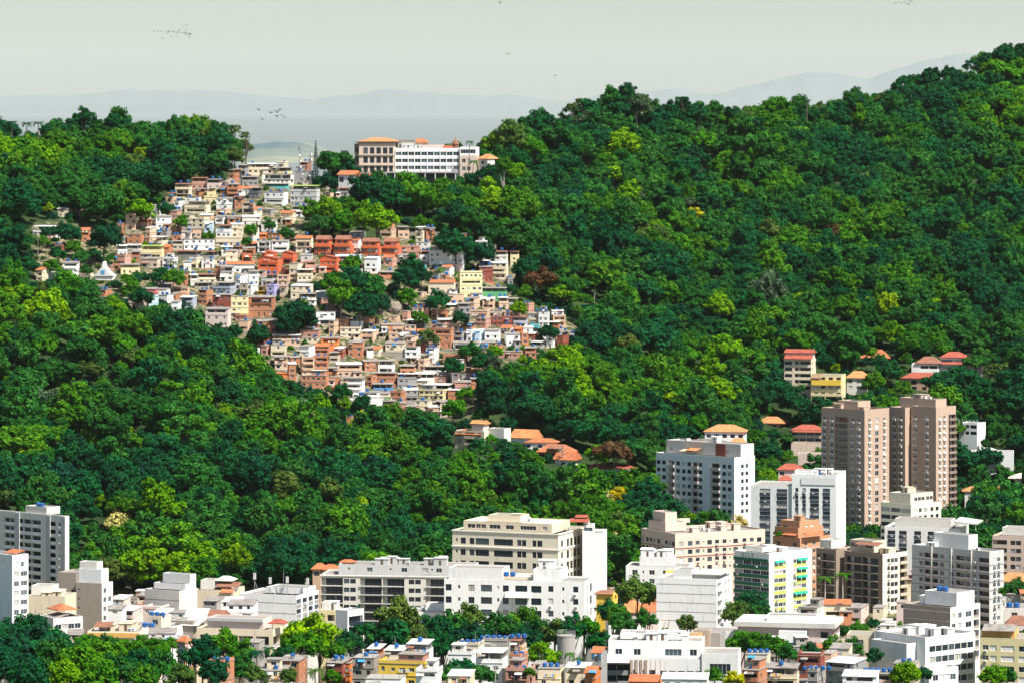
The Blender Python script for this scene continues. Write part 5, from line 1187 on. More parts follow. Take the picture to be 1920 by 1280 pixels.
ZO = {1: (0,180,3.556), 2: (180,340,4.572), 3: (420,240,5.333), 5: (480,400,5.334), 6: (740,420,4.741), 7: (440,560,5.333), 8: (640,580,5.819)}
HL = {
1: '''220 420 870 945 white wopen|385 470 750 812 cream wsheet|545 600 880 972 brick tile|510 610 1050 1112 grey flat|245 320 1145 1242 cream tile|425 525 1110 1228 white sheet|525 620 1160 1232 cream sheet|
700 765 1105 1170 brickpink flat|370 430 1000 1060 darkred flat|20 60 1000 1035 white sheet|1640 1707 455 520 cream wsheet|330 400 1180 1225 paleblue wsheet''',
2: '''675 760 165 272 white flat|760 980 175 277 cream open|515 645 300 414 white sheet|1035 1195 145 247 white sheet|815 970 325 402 cream flat|1025 1115 300 367 white sheet|1115 1260 300 362 beige sheet|1255 1410 300 382 offwhite wsheet|
1030 1180 380 487 white open|1180 1260 370 487 cream wopen|270 410 455 547 brick flat|520 655 420 482 grey flat|655 725 460 507 brick flat|750 1020 500 592 white flat|1030 1250 485 557 cream flat|240 390 548 612 lightgrey wopen|
390 580 555 667 paleyellow gopen|580 655 545 642 brick tile|650 750 515 592 beige open|165 300 640 762 brickpink flat|300 380 605 692 brick open|655 910 600 662 grey open|910 1050 605 662 grey open|1225 1365 570 632 brick sheet|
205 380 715 802 paleyellow open|390 570 660 742 beige sheet|570 700 665 752 white flat|800 910 665 747 cream flat|910 1015 665 747 white flat|1020 1110 670 722 cream flat|1115 1365 690 792 white tile|1240 1340 630 692 orangepaint flat|
870 1030 800 882 cream open|845 1000 870 932 beige open|1000 1200 870 962 bluegrey open|1295 1390 895 982 white flat|1390 1465 900 987 yellow flat|1465 1565 895 1002 lilac flat|385 530 920 1002 redpink sheet|530 640 920 987 white sheet|
440 540 985 1097 paleblue flat|540 660 975 1042 white flat|235 440 1000 1087 beige sheet|730 860 990 1092 bluegrey wsheet|650 730 1030 1122 white sheet|880 1000 930 1062 brick flat|1000 1175 970 1087 darkred sheet|1160 1310 985 1177 paleyellow flat|
1315 1535 990 1162 brick sheet|940 1155 1090 1252 pinkwhite sheet|200 260 490 550 grey flat|20 130 930 985 brick flat|660 800 905 960 peach flat|770 840 290 330 beige flat|1580 1646 895 980 beige sheet''',
3: '''230 525 360 462 cream wopen|550 640 345 402 cream flat|480 680 400 472 paleyellow open|165 350 490 587 grey open|380 700 460 562 offwhite flat|380 650 560 602 teal open|130 340 585 667 white tile|705 890 430 542 grey flat|
765 875 340 432 brick sheet|775 920 530 577 beige flat|660 960 580 792 lightgrey gopen|405 640 640 762 white flat|185 310 750 852 beige flat|285 385 790 912 cream tile|385 520 810 872 grey sheet|570 720 830 962 cream tile|185 360 880 962 beige wsheet|
375 530 930 1042 white sheet|65 190 960 1102 cream wsheet|440 600 1050 1112 brick flat|340 480 1130 1242 white flat|480 650 1130 1242 white sheet|720 890 1080 1242 cream tile|1130 1250 605 690 grey open|250 380 600 700 darkgrey open|330 430 1050 1110 orange tile''',
5: '''1450 1640 335 442 brickpink flat|335 480 500 662 cream flat|1085 1245 445 602 white wsheet|1570 1707 515 592 teal flat|350 570 720 852 cream wsheet|600 750 790 852 paleblue wsheet|650 790 850 952 brickpink flat|590 795 985 1112 white flat|
500 600 970 1052 brickpink tile|490 640 1100 1162 brick wsheet|440 650 1160 1252 brickpink sheet|800 930 1070 1152 brick flat|930 1075 1075 1147 white flat|845 1050 1150 1252 cream flat|890 1050 1185 1242 brick open|1050 1225 1175 1282 peach wsheet|
1255 1370 1110 1192 brick sheet|1365 1480 1110 1202 peach sheet|1485 1707 1070 1142 darkgrey wopen|1490 1600 1120 1222 peach flat|160 460 1215 1282 beige wopen|0 205 1075 1192 brick sheet|1215 1320 850 912 cream rtile|1600 1707 790 842 peach flat|
1230 1390 585 640 brick sheet|270 350 560 650 darkred flat''',
6: '''305 635 205 402 white open|840 1010 345 492 cream wsheet|570 780 430 662 paleyellow flat|300 540 500 662 cream tile|745 1000 570 682 green open|235 320 745 832 brickpink flat|330 480 770 842 brick flat|640 850 775 842 peach flat|
850 980 765 832 beige flat|860 1045 830 917 darkred flat|720 860 840 922 brickpink flat|600 720 880 952 brick open|1145 1290 790 852 cream sheet|380 580 850 952 peach wopen|350 525 935 1102 brick flat|270 350 1000 1102 peach sheet|
530 640 960 1052 grey flat|640 720 950 1052 white flat|715 800 945 1062 paleblue wsheet|800 940 940 1072 white sheet|975 1115 975 1082 white sheet|1115 1190 980 1072 brick flat|1190 1275 970 1042 darkred wsheet|1140 1230 915 977 white wsheet|
1205 1290 900 962 teal flat|1030 1140 915 977 orange tile|280 390 1100 1232 white flat|520 760 1050 1112 white sheet|880 960 1070 1132 brick flat|925 1140 1130 1192 brickpink flat|1370 1480 870 935 brick wopen|1440 1520 940 1002 bluegrey sheet|
1560 1612 980 1040 grey sheet|1000 1045 490 600 grey flat|1720 1740 720 740 grey flat''',
7: '''380 660 365 472 peach wopen|275 365 465 562 brickpink sheet|365 515 460 582 cream flat|185 280 460 562 white open|670 850 390 442 cream flat|860 1050 390 522 orange sheet|650 800 470 582 white sheet|800 960 450 562 brick tile|545 655 580 642 brick sheet|
650 800 590 772 peach flat|800 940 580 762 brick flat|385 540 580 702 peach open|665 940 765 892 brick flat|910 1030 690 772 brick open|1010 1275 650 782 peach wsheet|945 1060 780 862 brick flat|1060 1300 790 962 white open|
1510 1710 440 582 cream sheet|1375 1500 480 572 cream tile|1280 1430 620 722 brick sheet|1435 1600 620 742 white open|1655 1810 670 762 brick open|1380 1620 740 842 brick open|1320 1420 780 882 brick flat|1380 1590 850 912 blue open|
1170 1450 930 1032 white flat|1690 1813 900 1002 darkgrey wsheet|330 530 735 770 orange tile''',
8: '''890 1215 620 712 white open|620 1030 700 782 offwhite wopen|600 820 750 882 grey flat|820 1000 765 862 cream wsheet|860 1215 820 882 lightgrey wopen|850 1170 885 987 paleyellow flat|1165 1310 870 992 brick wsheet|1310 1440 890 1032 pinkwhite sheet|
800 990 990 1112 cream flat|990 1160 1000 1082 brick open|680 840 870 1012 grey wsheet|910 1080 300 422 peach sheet|1410 1560 1215 1280 peach tile|60 130 1180 1230 brick flat''',
}
for zi, txt in HL.items():
    ox, oy, sc = ZO[zi]
    for ln in txt.replace('\n', '').split('|'):
        t = ln.split()
        if len(t) < 6: continue
        a = [float(v) for v in t[:4]]
        house(ox+a[0]/sc, ox+a[1]/sc, oy+a[2]/sc, oy+a[3]/sc, t[4], t[5], tanks=(R.choice([0, 0, 1, 1, 2]) if t[5] in ('flat', 'sheet') else (1 if R.random() < .2 else 0)))

# the orange pairs in the middle of the settlement: lower body, upper block with dark red roof
def orange_pair(x0, x1, y0, y1, label):
    D = hit((x0+x1)/2, y1, 1850.); b = Bld('orange_house', label, x0, x1-4, x1, D, 12, depth=8, clear=(x0,x1,y0,y1), cat='house'); SHOWN.append((x0, x1, y0, y1))
    h = y1-y0
    b.blk(y0+h*.46, 'w1 .0.3 W1.4 w1', 'w1', pitch=2.7, n=2, mat='orangepaint', par=.6, top=.5, frame='frame')
    b.blk(y0+h*.17, '.0.2 w1 w1 .0.2', '', pitch=2.6, n=1, pa=(x0+3,x1-7), y0=1.2, depth=6, zb=b.z(y0+h*.46)-.5, mat='orangepaint', par=.05, top=.05, frame='framedark')
    b.hip((x0+3,x1-7), y0-1, y0+h*.17, 'tileold', 1.2, 6, over=.35, gable=True)
    c = MB(); c.box(b.ua(x0+2), b.ua(x1-6), -.9, -.02, b.z(y0+h*.54), b.z(y0+h*.36)); b.part('balcony', c, ['orangepaint'])
ox, oy, sc = ZO[5]
for x0, x1, y0, y1, l in ((580,768,230,425,'bright orange house with dark red roof, outermost of its pair toward the white rows'), (775,967,230,425,'bright orange house with dark red roof beside the tall dark tree'),
        (1045,1250,255,432,'bright orange house with dark red roof just right of the tall dark tree'), (1265,1442,255,432,'bright orange house with dark red roof next to the low pinkish brick house')):
    orange_pair(ox+x0/sc, ox+x1/sc, oy+y0/sc, oy+y1/sc, l)
for x0, x1, y0, y1, l in ((640,840,420,592,'blank bright orange gabled house below the orange pairs'), (20,262,430,622,'large bright orange house with stepped gable and white window canopies'), (262,410,380,505,'bright orange gabled house beside the large stepped one'),
        (60,210,372,470,'orange gable end rising behind the large stepped orange house')):
    house(ox+x0/sc, ox+x1/sc, oy+y0/sc, oy+y1/sc, 'orangepaint', 'gable', label=l, yaw=14)

# small chapel with white fan roof
ox, oy, sc = ZO[1]
D = hit(193, 526, 1850.); b = Bld('chapel', 'white chapel with flared fan roof, pointed turret and small blue window', 174, 212, 215, D, 6, depth=9, clear=(172,216,490,528), cat='chapel')
b.blk(519, '.0.2 T1 T1 T1 T1 .0.2', '', n=1, pitch=3.2, mat='white', par=.1, top=.2)
c = MB(); xm = b.ua(193); zA, zB, zC, zD = b.z(518), b.z(511), b.z(503), b.z(491)
pr = [(b.ua(173), zA), (b.ua(183), zB), (b.ua(189), zC), (b.ua(191.5), zC+.8), (xm, zD), (b.ua(194.5), zC+.8), (b.ua(197), zC), (b.ua(203), zB), (b.ua(213), zA)]
for (xa, za), (xb, zb_) in zip(pr, pr[1:]):
    c.quad((xa, -.6, za), (xb, -.6, zb_), (xb, 8, zb_), (xa, 8, za))
c.v += [(x, -.6, z) for x, z in pr]; c.f.append(tuple(range(len(c.v)-len(pr), len(c.v)))); c.m.append(0)
b.part('fan_roof', c, ['sheetwhite'])
c = MB(); c.box(xm-.9, xm+.9, -.75, -.62, b.z(514), b.z(507)); b.part('blue_window', c, ['awningblue'])
SHOWN.append((172, 216, 490, 528))

# remaining houses squeezed into the gaps of the settlement
PAL = ['white']*5 + ['offwhite']*2 + ['cream']*4 + ['beige']*3 + ['grey']*3 + ['peach']*4 + ['brick']*7 + ['brickpink']*3 + ['lightgrey', 'concrete', 'paleblue', 'paleyellow', 'pinkwhite', 'darkred']
PALB = ['brick']*9 + ['brickpink']*5 + ['peach']*6 + ['white']*4 + ['cream']*2 + ['beige']*2 + ['grey']*2 + ['darkred', 'pinkwhite', 'bluegrey', 'concrete']
def overlap(a, rects):
    s = 0.
    for r_ in rects:
        w = min(a[1], r_[1]) - max(a[0], r_[0]); h = min(a[3], r_[3]) - max(a[2], r_[2])
        if w > 0 and h > 0: s += w*h
    return s/((a[1]-a[0])*(a[3]-a[2]))
nfill = 0; hand = list(SHOWN)
cand = []
yb = 338.
while yb < 782:
    x = 60 + R.uniform(0, 20)
    while x < 1075:
        w = R.uniform(15, 32); h = R.choice([12, 19, 20, 21, 22, 28, 30])
        if (x > 215 or yb > 545) and in_fav(x+w/2, yb) and in_fav(x+3, yb) and in_fav(x+w-3, yb): cand.append((x, x+w, yb-h, yb))
        x += w + R.uniform(-2, 8)
    yb += R.uniform(7, 10)
R.shuffle(cand)
NHAND = sum(1 for o in COL.objects if o.get('category') == 'house' and o.name.startswith('house'))
for lim_h, lim_f in ((.22, .2), (.36, .35), (.5, .5)):
    for r_ in cand:
        if nfill >= 350 - NHAND: break
        if r_ in SHOWN or not hit((r_[0]+r_[1])/2, r_[3], 1850.): continue
        if overlap(r_, hand) < lim_h and overlap(r_, SHOWN[len(hand):]) < lim_f:
            house(*r_, R.choice(PAL if r_[3] < 540 else PALB), R.choices(['flat', 'sheet', 'open', 'wsheet', 'tile', 'wopen'], [4, 3, 3, 1, 1.2, 1])[0], tanks=R.choice([0, 0, 0, 1, 1, 2])); nfill += 1
print('hand houses', NHAND, 'fill', nfill)

# ---------------------------------------------------------------- brick houses along the bottom edge (foreground slope)
FG = [
 (392,438,1241,1310,'brick','flat',1140,25,'narrow brick and cream house with big window and three blue tanks on top',3),
 (488,548,1256,1310,'cream','flat',1150,4,'tan house with a row of four dark openings under a low parapet',1),
 (523,575,1236,1300,'brick','sheet',1175,14,'brick house with grey stained top and blue sheet on its roof behind the tan house',1),
 (612,660,1240,1310,'darkred','sheet',1130,18,'dark red house with barred windows under a patched sheet roof',2),
 (648,664,1242,1310,'orange','flat',1132,16,'slim orange house end beside the dark red one',0),
 (662,712,1232,1310,'stone','flat',1120,10,'grey rendered house with two curtained windows and brick parapet',1),
 (710,812,1243,1310,'yellow','flat',1110,14,'yellow house with three dark framed windows and balustraded terrace',0),
 (722,766,1218,1250,'cream','wopen',1128,10,'cream upper terrace room with white roof above the yellow house',1),
 (764,812,1206,1246,'white','wopen',1132,10,'white roof terrace with stair and blue door above the yellow house',1),
 (690,722,1215,1248,'brick','wopen',1135,10,'brick roof room under a tilted white sheet beside the yellow house',1),
 (840,892,1226,1290,'white','flat',1150,8,'white house with two small windows and a pink ledge',0),
 (856,908,1208,1232,'cream','flat',1165,12,'cream roof room with a row of blue tanks along its top',4),
 (892,952,1222,1300,'white','wopen',1140,10,'house with big white corrugated awning over a dark veranda',0),
 (906,956,1200,1226,'concrete','flat',1180,6,'grey weathered roof box carrying many blue tanks',6),
 (955,990,1230,1300,'brick','flat',1135,16,'tall red brick house with a blue tank on its balcony',2),
 (958,986,1200,1234,'peach','open',1150,14,'peach open stair tower with blue tanks on top of the brick house',3),
 (948,1004,1256,1310,'brickpink','flat',1110,12,'pinkish house with two white barred windows and a pale roof slab',2),
 (1008,1058,1252,1310,'cream','flat',1120,8,'cream porch house with blue tanks in a row on its slab',3),
 (1000,1022,1244,1300,'peach','flat',1135,12,'small unfinished brick house behind the cream porch house',0),
 (780,830,1258,1310,'white','flat',1090,10,'small white house with square chimneys at the bottom edge',0),
 (840,890,1264,1310,'cream','wsheet',1085,8,'small house with white porch roof below the low green shrub tree',0),
 (686,760,1271,1320,'white','flat',1070,8,'white parapet wall house at the very bottom edge',0),
 (1060,1110,1250,1310,'cream','wopen',1120,8,'low shed with white slatted roof beside the orange canopy',1),
 (1098,1126,1252,1310,'orange','tile',1110,12,'small orange-roofed house beside the low slatted shed',0),
 (1112,1136,1215,1262,'grey','tile',1175,14,'narrow grey house with little orange roof at the end of the white building',0),
 (1396,1446,1225,1300,'cream','flat',1180,10,'house with blue shuttered windows and brick panel, tanks along its roof',4),
 (1390,1440,1255,1320,'brick','flat',1130,20,'brick house with two blue tanks and a small blue awning',2),
 (1428,1500,1251,1310,'cream','open',1140,8,'pale house with long dark veranda opening and tan sheet roof',1),
 (1494,1548,1228,1290,'darkred','flat',1165,12,'unfinished dark red brick house with large empty openings',0),
 (1545,1566,1224,1290,'peach','flat',1172,16,'small peach house attached to the unfinished brick one',0),
 (1548,1625,1240,1310,'grey','wsheet',1150,30,'tall plain blue-grey rendered house under a white sheet roof',0),
 (1586,1612,1232,1260,'brickpink','flat',1170,14,'little brick roof room beside the plain blue-grey house',0),
 (1578,1650,1265,1320,'white','wsheet',1100,10,'long low house with a strip of dark windows and pale roof at the bottom edge',0),
 (1516,1546,1258,1310,'concrete','flat',1125,20,'concrete roof crowded with blue tanks',5),
 (1622,1680,1262,1320,'peach','flat',1120,12,'peach house with a crowd of blue tanks on its roof',6),
 (1672,1726,1243,1300,'beige','flat',1160,14,'stained beige house with two blue tanks on the slab',2),
 (1555,1600,1213,1250,'cream','sheet',1225,12,'cream house with grey sheet roof behind the plain blue-grey one',0),
 (1180,1240,1268,1320,'orange','tile',1090,8,'house with red-orange awning roof at the bottom edge',0),
 (1240,1330,1270,1320,'white','wsheet',1085,6,'white stall roof with cluttered front at the bottom edge',0),
]
for x0, x1, yt, yb, col, kind, D, yaw, lab, nt_ in FG:
    h_ = house(x0, x1, yt, yb, col, kind, D=D, yaw=yaw, label=lab, dep=8, name='brick_house' if 'brick' in lab else 'slope_house', cat='slope house')
    if nt_:
        cx = P((x0+x1)/2, HZ, D+4)
        for i in range(nt_):
            xx = cx.x + ((i - (nt_-1)/2)*1.6)
            tank(xx, cx.y - 1.2 + (i % 2)*.3, zof(yt, D) + (.003 if kind == 'flat' else .35), 'blue water tank on the ' + lab.split(' with ')[0].split(' carrying ')[0].split(' crowded ')[0].split(' under ')[0], 'tanks on the ' + lab.split(' with ')[0], R.uniform(.8, .95))
# low town houses filling the gaps between the larger buildings
random_rows = [(1405, 1150, 280, 440, 5), (1365, 1164, 300, 430, 4), (1335, 1178, 320, 400, 2), (1425, 1142, 190, 280, 3), (1395, 1128, 370, 450, 3), (1310, 1188, 120, 180, 2), (1290, 1190, 230, 330, 3), (1345, 1168, 200, 330, 4), (1380, 1172, 430, 640, 5), (1280, 1203, 440, 600, 2), (1450, 1148, 190, 290, 4), (1500, 1120, 195, 280, 3), (1420, 1165, 1120, 1240, 3), (1440, 1160, 1370, 1460, 3), (1480, 1130, 1490, 1700, 5),
               (1300, 1200, 1580, 1700, 3), (1480, 1110, 1880, 1930, 2), (1600, 1075, 1640, 1740, 3), (1260, 1215, 1380, 1600, 5)]
for D, yt0, xa, xb, k in random_rows:
    for i in range(k):
        w = R.uniform(30, 55); x = xa + (xb-xa)*(i+R.uniform(.1, .7))/k; yt = yt0 + R.uniform(-6, 8)
        house(x, x+w, yt, yt+R.choice([16, 32]), R.choice(['white', 'offwhite', 'cream', 'beige', 'pinkwhite', 'concrete']), R.choice(['flat', 'flat', 'sheet', 'tile', 'wsheet']), D=D+R.uniform(-12, 12), dep=9,
              group='low town houses between the blocks', where='between the town blocks', st=None, tanks=0, name='town_house', cat='town house')
        CLEAR.pop()
# ---------------------------------------------------------------- trees
def crown_mesh(seed, kind):
    """crown of unit radius: lobes of leaf-cluster faces around darker lobe cores; kind: dome, tall, flat, ragged, airy"""
    r = random.Random(seed); vs, fs, lv = [], [], []
    spec = {'dome': (52, .85, .24, 1.0), 'tall': (52, 1.25, .25, 1.0), 'flat': (46, .50, .21, 1.0), 'ragged': (44, .95, .22, .95), 'airy': (26, .95, .19, .95), 'tuft': (60, .9, .17, 1.)}[kind]
    nl, vert, ls, rad = spec
    ico = []
    t_ = (1+5**.5)/2
    for a, b_ in ((1, t_), (1, -t_), (-1, t_), (-1, -t_)):
        ico += [Vector((0, a, b_)).normalized(), Vector((a, b_, 0)).normalized(), Vector((b_, 0, a)).normalized()]
    def icofaces():
        f = []
        for i in range(12):
            for j in range(i+1, 12):
                for k in range(j+1, 12):
                    if (ico[i]-ico[j]).length < 1.1 and (ico[j]-ico[k]).length < 1.1 and (ico[i]-ico[k]).length < 1.1: f.append((i, j, k))
        return f
    IF = cached('icof', icofaces)
    for li in range(nl):
        # lobes on an uneven dome
        z = r.uniform(-.35, 1.) if li % 4 else r.uniform(.3, 1.)
        a = r.uniform(0, 2*math.pi); h = math.sqrt(max(0., 1 - z*z))
        rr = r.uniform(.52, .95) * (1.0 if kind not in ('ragged', 'airy') else r.uniform(.75, 1.2))
        rr *= 1 + .38*noise.noise(Vector((math.cos(a)*1.3+seed, math.sin(a)*1.3, z*1.2)))
        c = Vector((math.cos(a)*h*rr*rad, math.sin(a)*h*rr*rad, z*rr*vert))
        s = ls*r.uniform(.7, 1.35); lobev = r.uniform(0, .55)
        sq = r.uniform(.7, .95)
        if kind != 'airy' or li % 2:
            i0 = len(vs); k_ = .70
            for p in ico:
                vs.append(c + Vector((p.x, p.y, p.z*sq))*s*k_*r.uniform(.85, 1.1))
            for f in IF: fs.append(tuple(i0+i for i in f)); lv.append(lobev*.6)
        nleaf = 64 if kind != 'airy' else 44
        for _ in range(nleaf):
            d = Vector((r.gauss(0, 1), r.gauss(0, 1), r.gauss(.25, 1))).normalized()
            p = c + Vector((d.x, d.y, d.z*sq))*s*r.uniform(.82, 1.18)
            n = (d + Vector((r.uniform(-1, 1), r.uniform(-1, 1), r.uniform(-.6, 1.2)))*.75).normalized()
            u = n.cross(Vector((r.uniform(-1, 1), r.uniform(-1, 1), r.uniform(-1, 1)))).normalized(); v = n.cross(u)
            w = r.uniform(.032, .072); l_ = w*r.uniform(1., 1.7)
            i0 = len(vs)
            vs += [p - u*w*.4 - v*l_, p + u*w - v*l_*.2, p + u*w*.3 + v*l_, p - u*w + v*l_*.25]
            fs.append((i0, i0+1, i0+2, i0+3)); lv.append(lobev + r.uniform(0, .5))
    me = bpy.data.meshes.new('crown'); me.from_pydata([tuple(v) for v in vs], [], fs)
    at = me.attributes.new('lv', 'FLOAT', 'FACE'); at.data.foreach_set('value', lv)
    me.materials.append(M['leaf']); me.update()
    return me
KINDS = ['dome', 'dome', 'tall', 'ragged', 'dome', 'flat', 'ragged', 'tall', 'airy', 'tuft']
CROWNS = [crown_mesh(100+i, k) for i, k in enumerate(KINDS)]
BYKIND = {}
for i, k in enumerate(KINDS): BYKIND.setdefault(k, []).append(i)
def trunk_mesh(seed, mat='bark'):
    r = random.Random(seed); b = MB()
    p = [(0, 0, -.06)]; x = y = 0.
    for i in range(1, 6):
        x += r.uniform(-.03, .03); y += r.uniform(-.03, .03); p.append((x, y, i/5.))
    b.tube(p, [.062, .05, .044, .038, .03, .018], 7)
    for k in range(5):
        a = r.uniform(0, 6.28); z0 = r.uniform(.45, .8); L_ = r.uniform(.25, .45)
        q0 = p[int(z0*5)]
        b.tube([q0, (q0[0]+math.cos(a)*L_*.5, q0[1]+math.sin(a)*L_*.5, z0+L_*.35), (q0[0]+math.cos(a)*L_, q0[1]+math.sin(a)*L_, z0+L_*.8)], [.025, .018, .008], 5)
    return b.mesh('trunk', [mat])
TRUNKS = [trunk_mesh(300+i) for i in range(3)] + [trunk_mesh(310, 'barkpale')]
TC = {'dark': (.006,.040,.017), 'deep': (.009,.055,.020), 'mid': (.018,.080,.017), 'green': (.036,.117,.015), 'bright': (.070,.172,.013), 'lime': (.13,.235,.016), 'olive': (.050,.090,.022),
      'blue': (.007,.040,.026), 'rust': (.07,.045,.022), 'yellow': (.30,.30,.03), 'cream': (.32,.30,.12), 'greyg': (.045,.075,.04)}
TNAME = {'dark': 'very dark green', 'deep': 'deep green', 'mid': 'mid green', 'green': 'fresh green', 'bright': 'bright green', 'lime': 'lime green', 'olive': 'olive', 'blue': 'bluish dark green', 'rust': 'rusty brown-green',
         'yellow': 'yellow flowering', 'cream': 'cream flowering', 'greyg': 'grey-green'}
KNAME = {'dome': 'domed', 'tall': 'tall', 'ragged': 'ragged', 'flat': 'flat-topped', 'airy': 'thin airy', 'tuft': 'feathery'}
SRC = {}
def tree_at(X, Y, zg, zc, Rr, ci, col, label, group, rz=None, flat=1.0):
    root = link('tree', None, None, (X, Y, zg)); tag(root, label, 'tree', group)
    h = max(1.5, zc - zg)
    t = link('trunk', TRUNKS[R.randrange(4)], root, (0, 0, -.3)); k = min(max(Rr*.9, h*.4), 9.); t.scale = (k, k, h*1.08)
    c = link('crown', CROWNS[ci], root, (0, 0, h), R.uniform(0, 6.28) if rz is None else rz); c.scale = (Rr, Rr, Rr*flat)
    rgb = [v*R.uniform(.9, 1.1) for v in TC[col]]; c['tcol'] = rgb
    SRC.setdefault(ci, c)
    return root
TREES = []
def tree(px, py, r, col, kind='dome', label=None, D=None, d0=1640., group=None, flat=1.0, h=None):
    """tree with crown centre at a photo pixel, crown radius r pixels"""
    if D is None: D = hit(px, py + r*1.25, d0) or ridge_D(px)
    s = D/F; zc = zof(py, D); X = (px-960)*s; zg = ground_z(px, D)
    if zc - zg < r*s*.6: zg = min(zg, zc - r*s*.6)
    TREES.append((px, py, r, D))
    if label is None and (D < 1640 or inpoly(px, py+r, FAV)):
        best = min(((abs(px-(c[0]+c[1])/2)+abs(py-(c[2]+c[3])/2), c) for c in NAMED), key=lambda t_: t_[0])[1]
        nm = ' '.join(best[4].split(' with ')[0].split(' beside ')[0].split(' behind ')[0].split(' among ')[0].split(' below ')[0].split(' in ')[0].split(' on ')[0].split(' of ')[0].split()[:7])
        label = '%s %s tree near the %s' % (TNAME[col], KNAME[kind], nm); group = 'trees near the %s' % nm
    if label is None:
        label = '%s %s tree %s' % (TNAME[col], KNAME[kind], 'among the hillside houses' if inpoly(px, py+r, FAV) else ('on the wooded hillside' if D > 1640 else 'among the town buildings')); group = group or 'trees of the same look'
    return tree_at(X, D, zg, zc, r*s, R.choice(BYKIND[kind]), col, label, group, flat=flat)

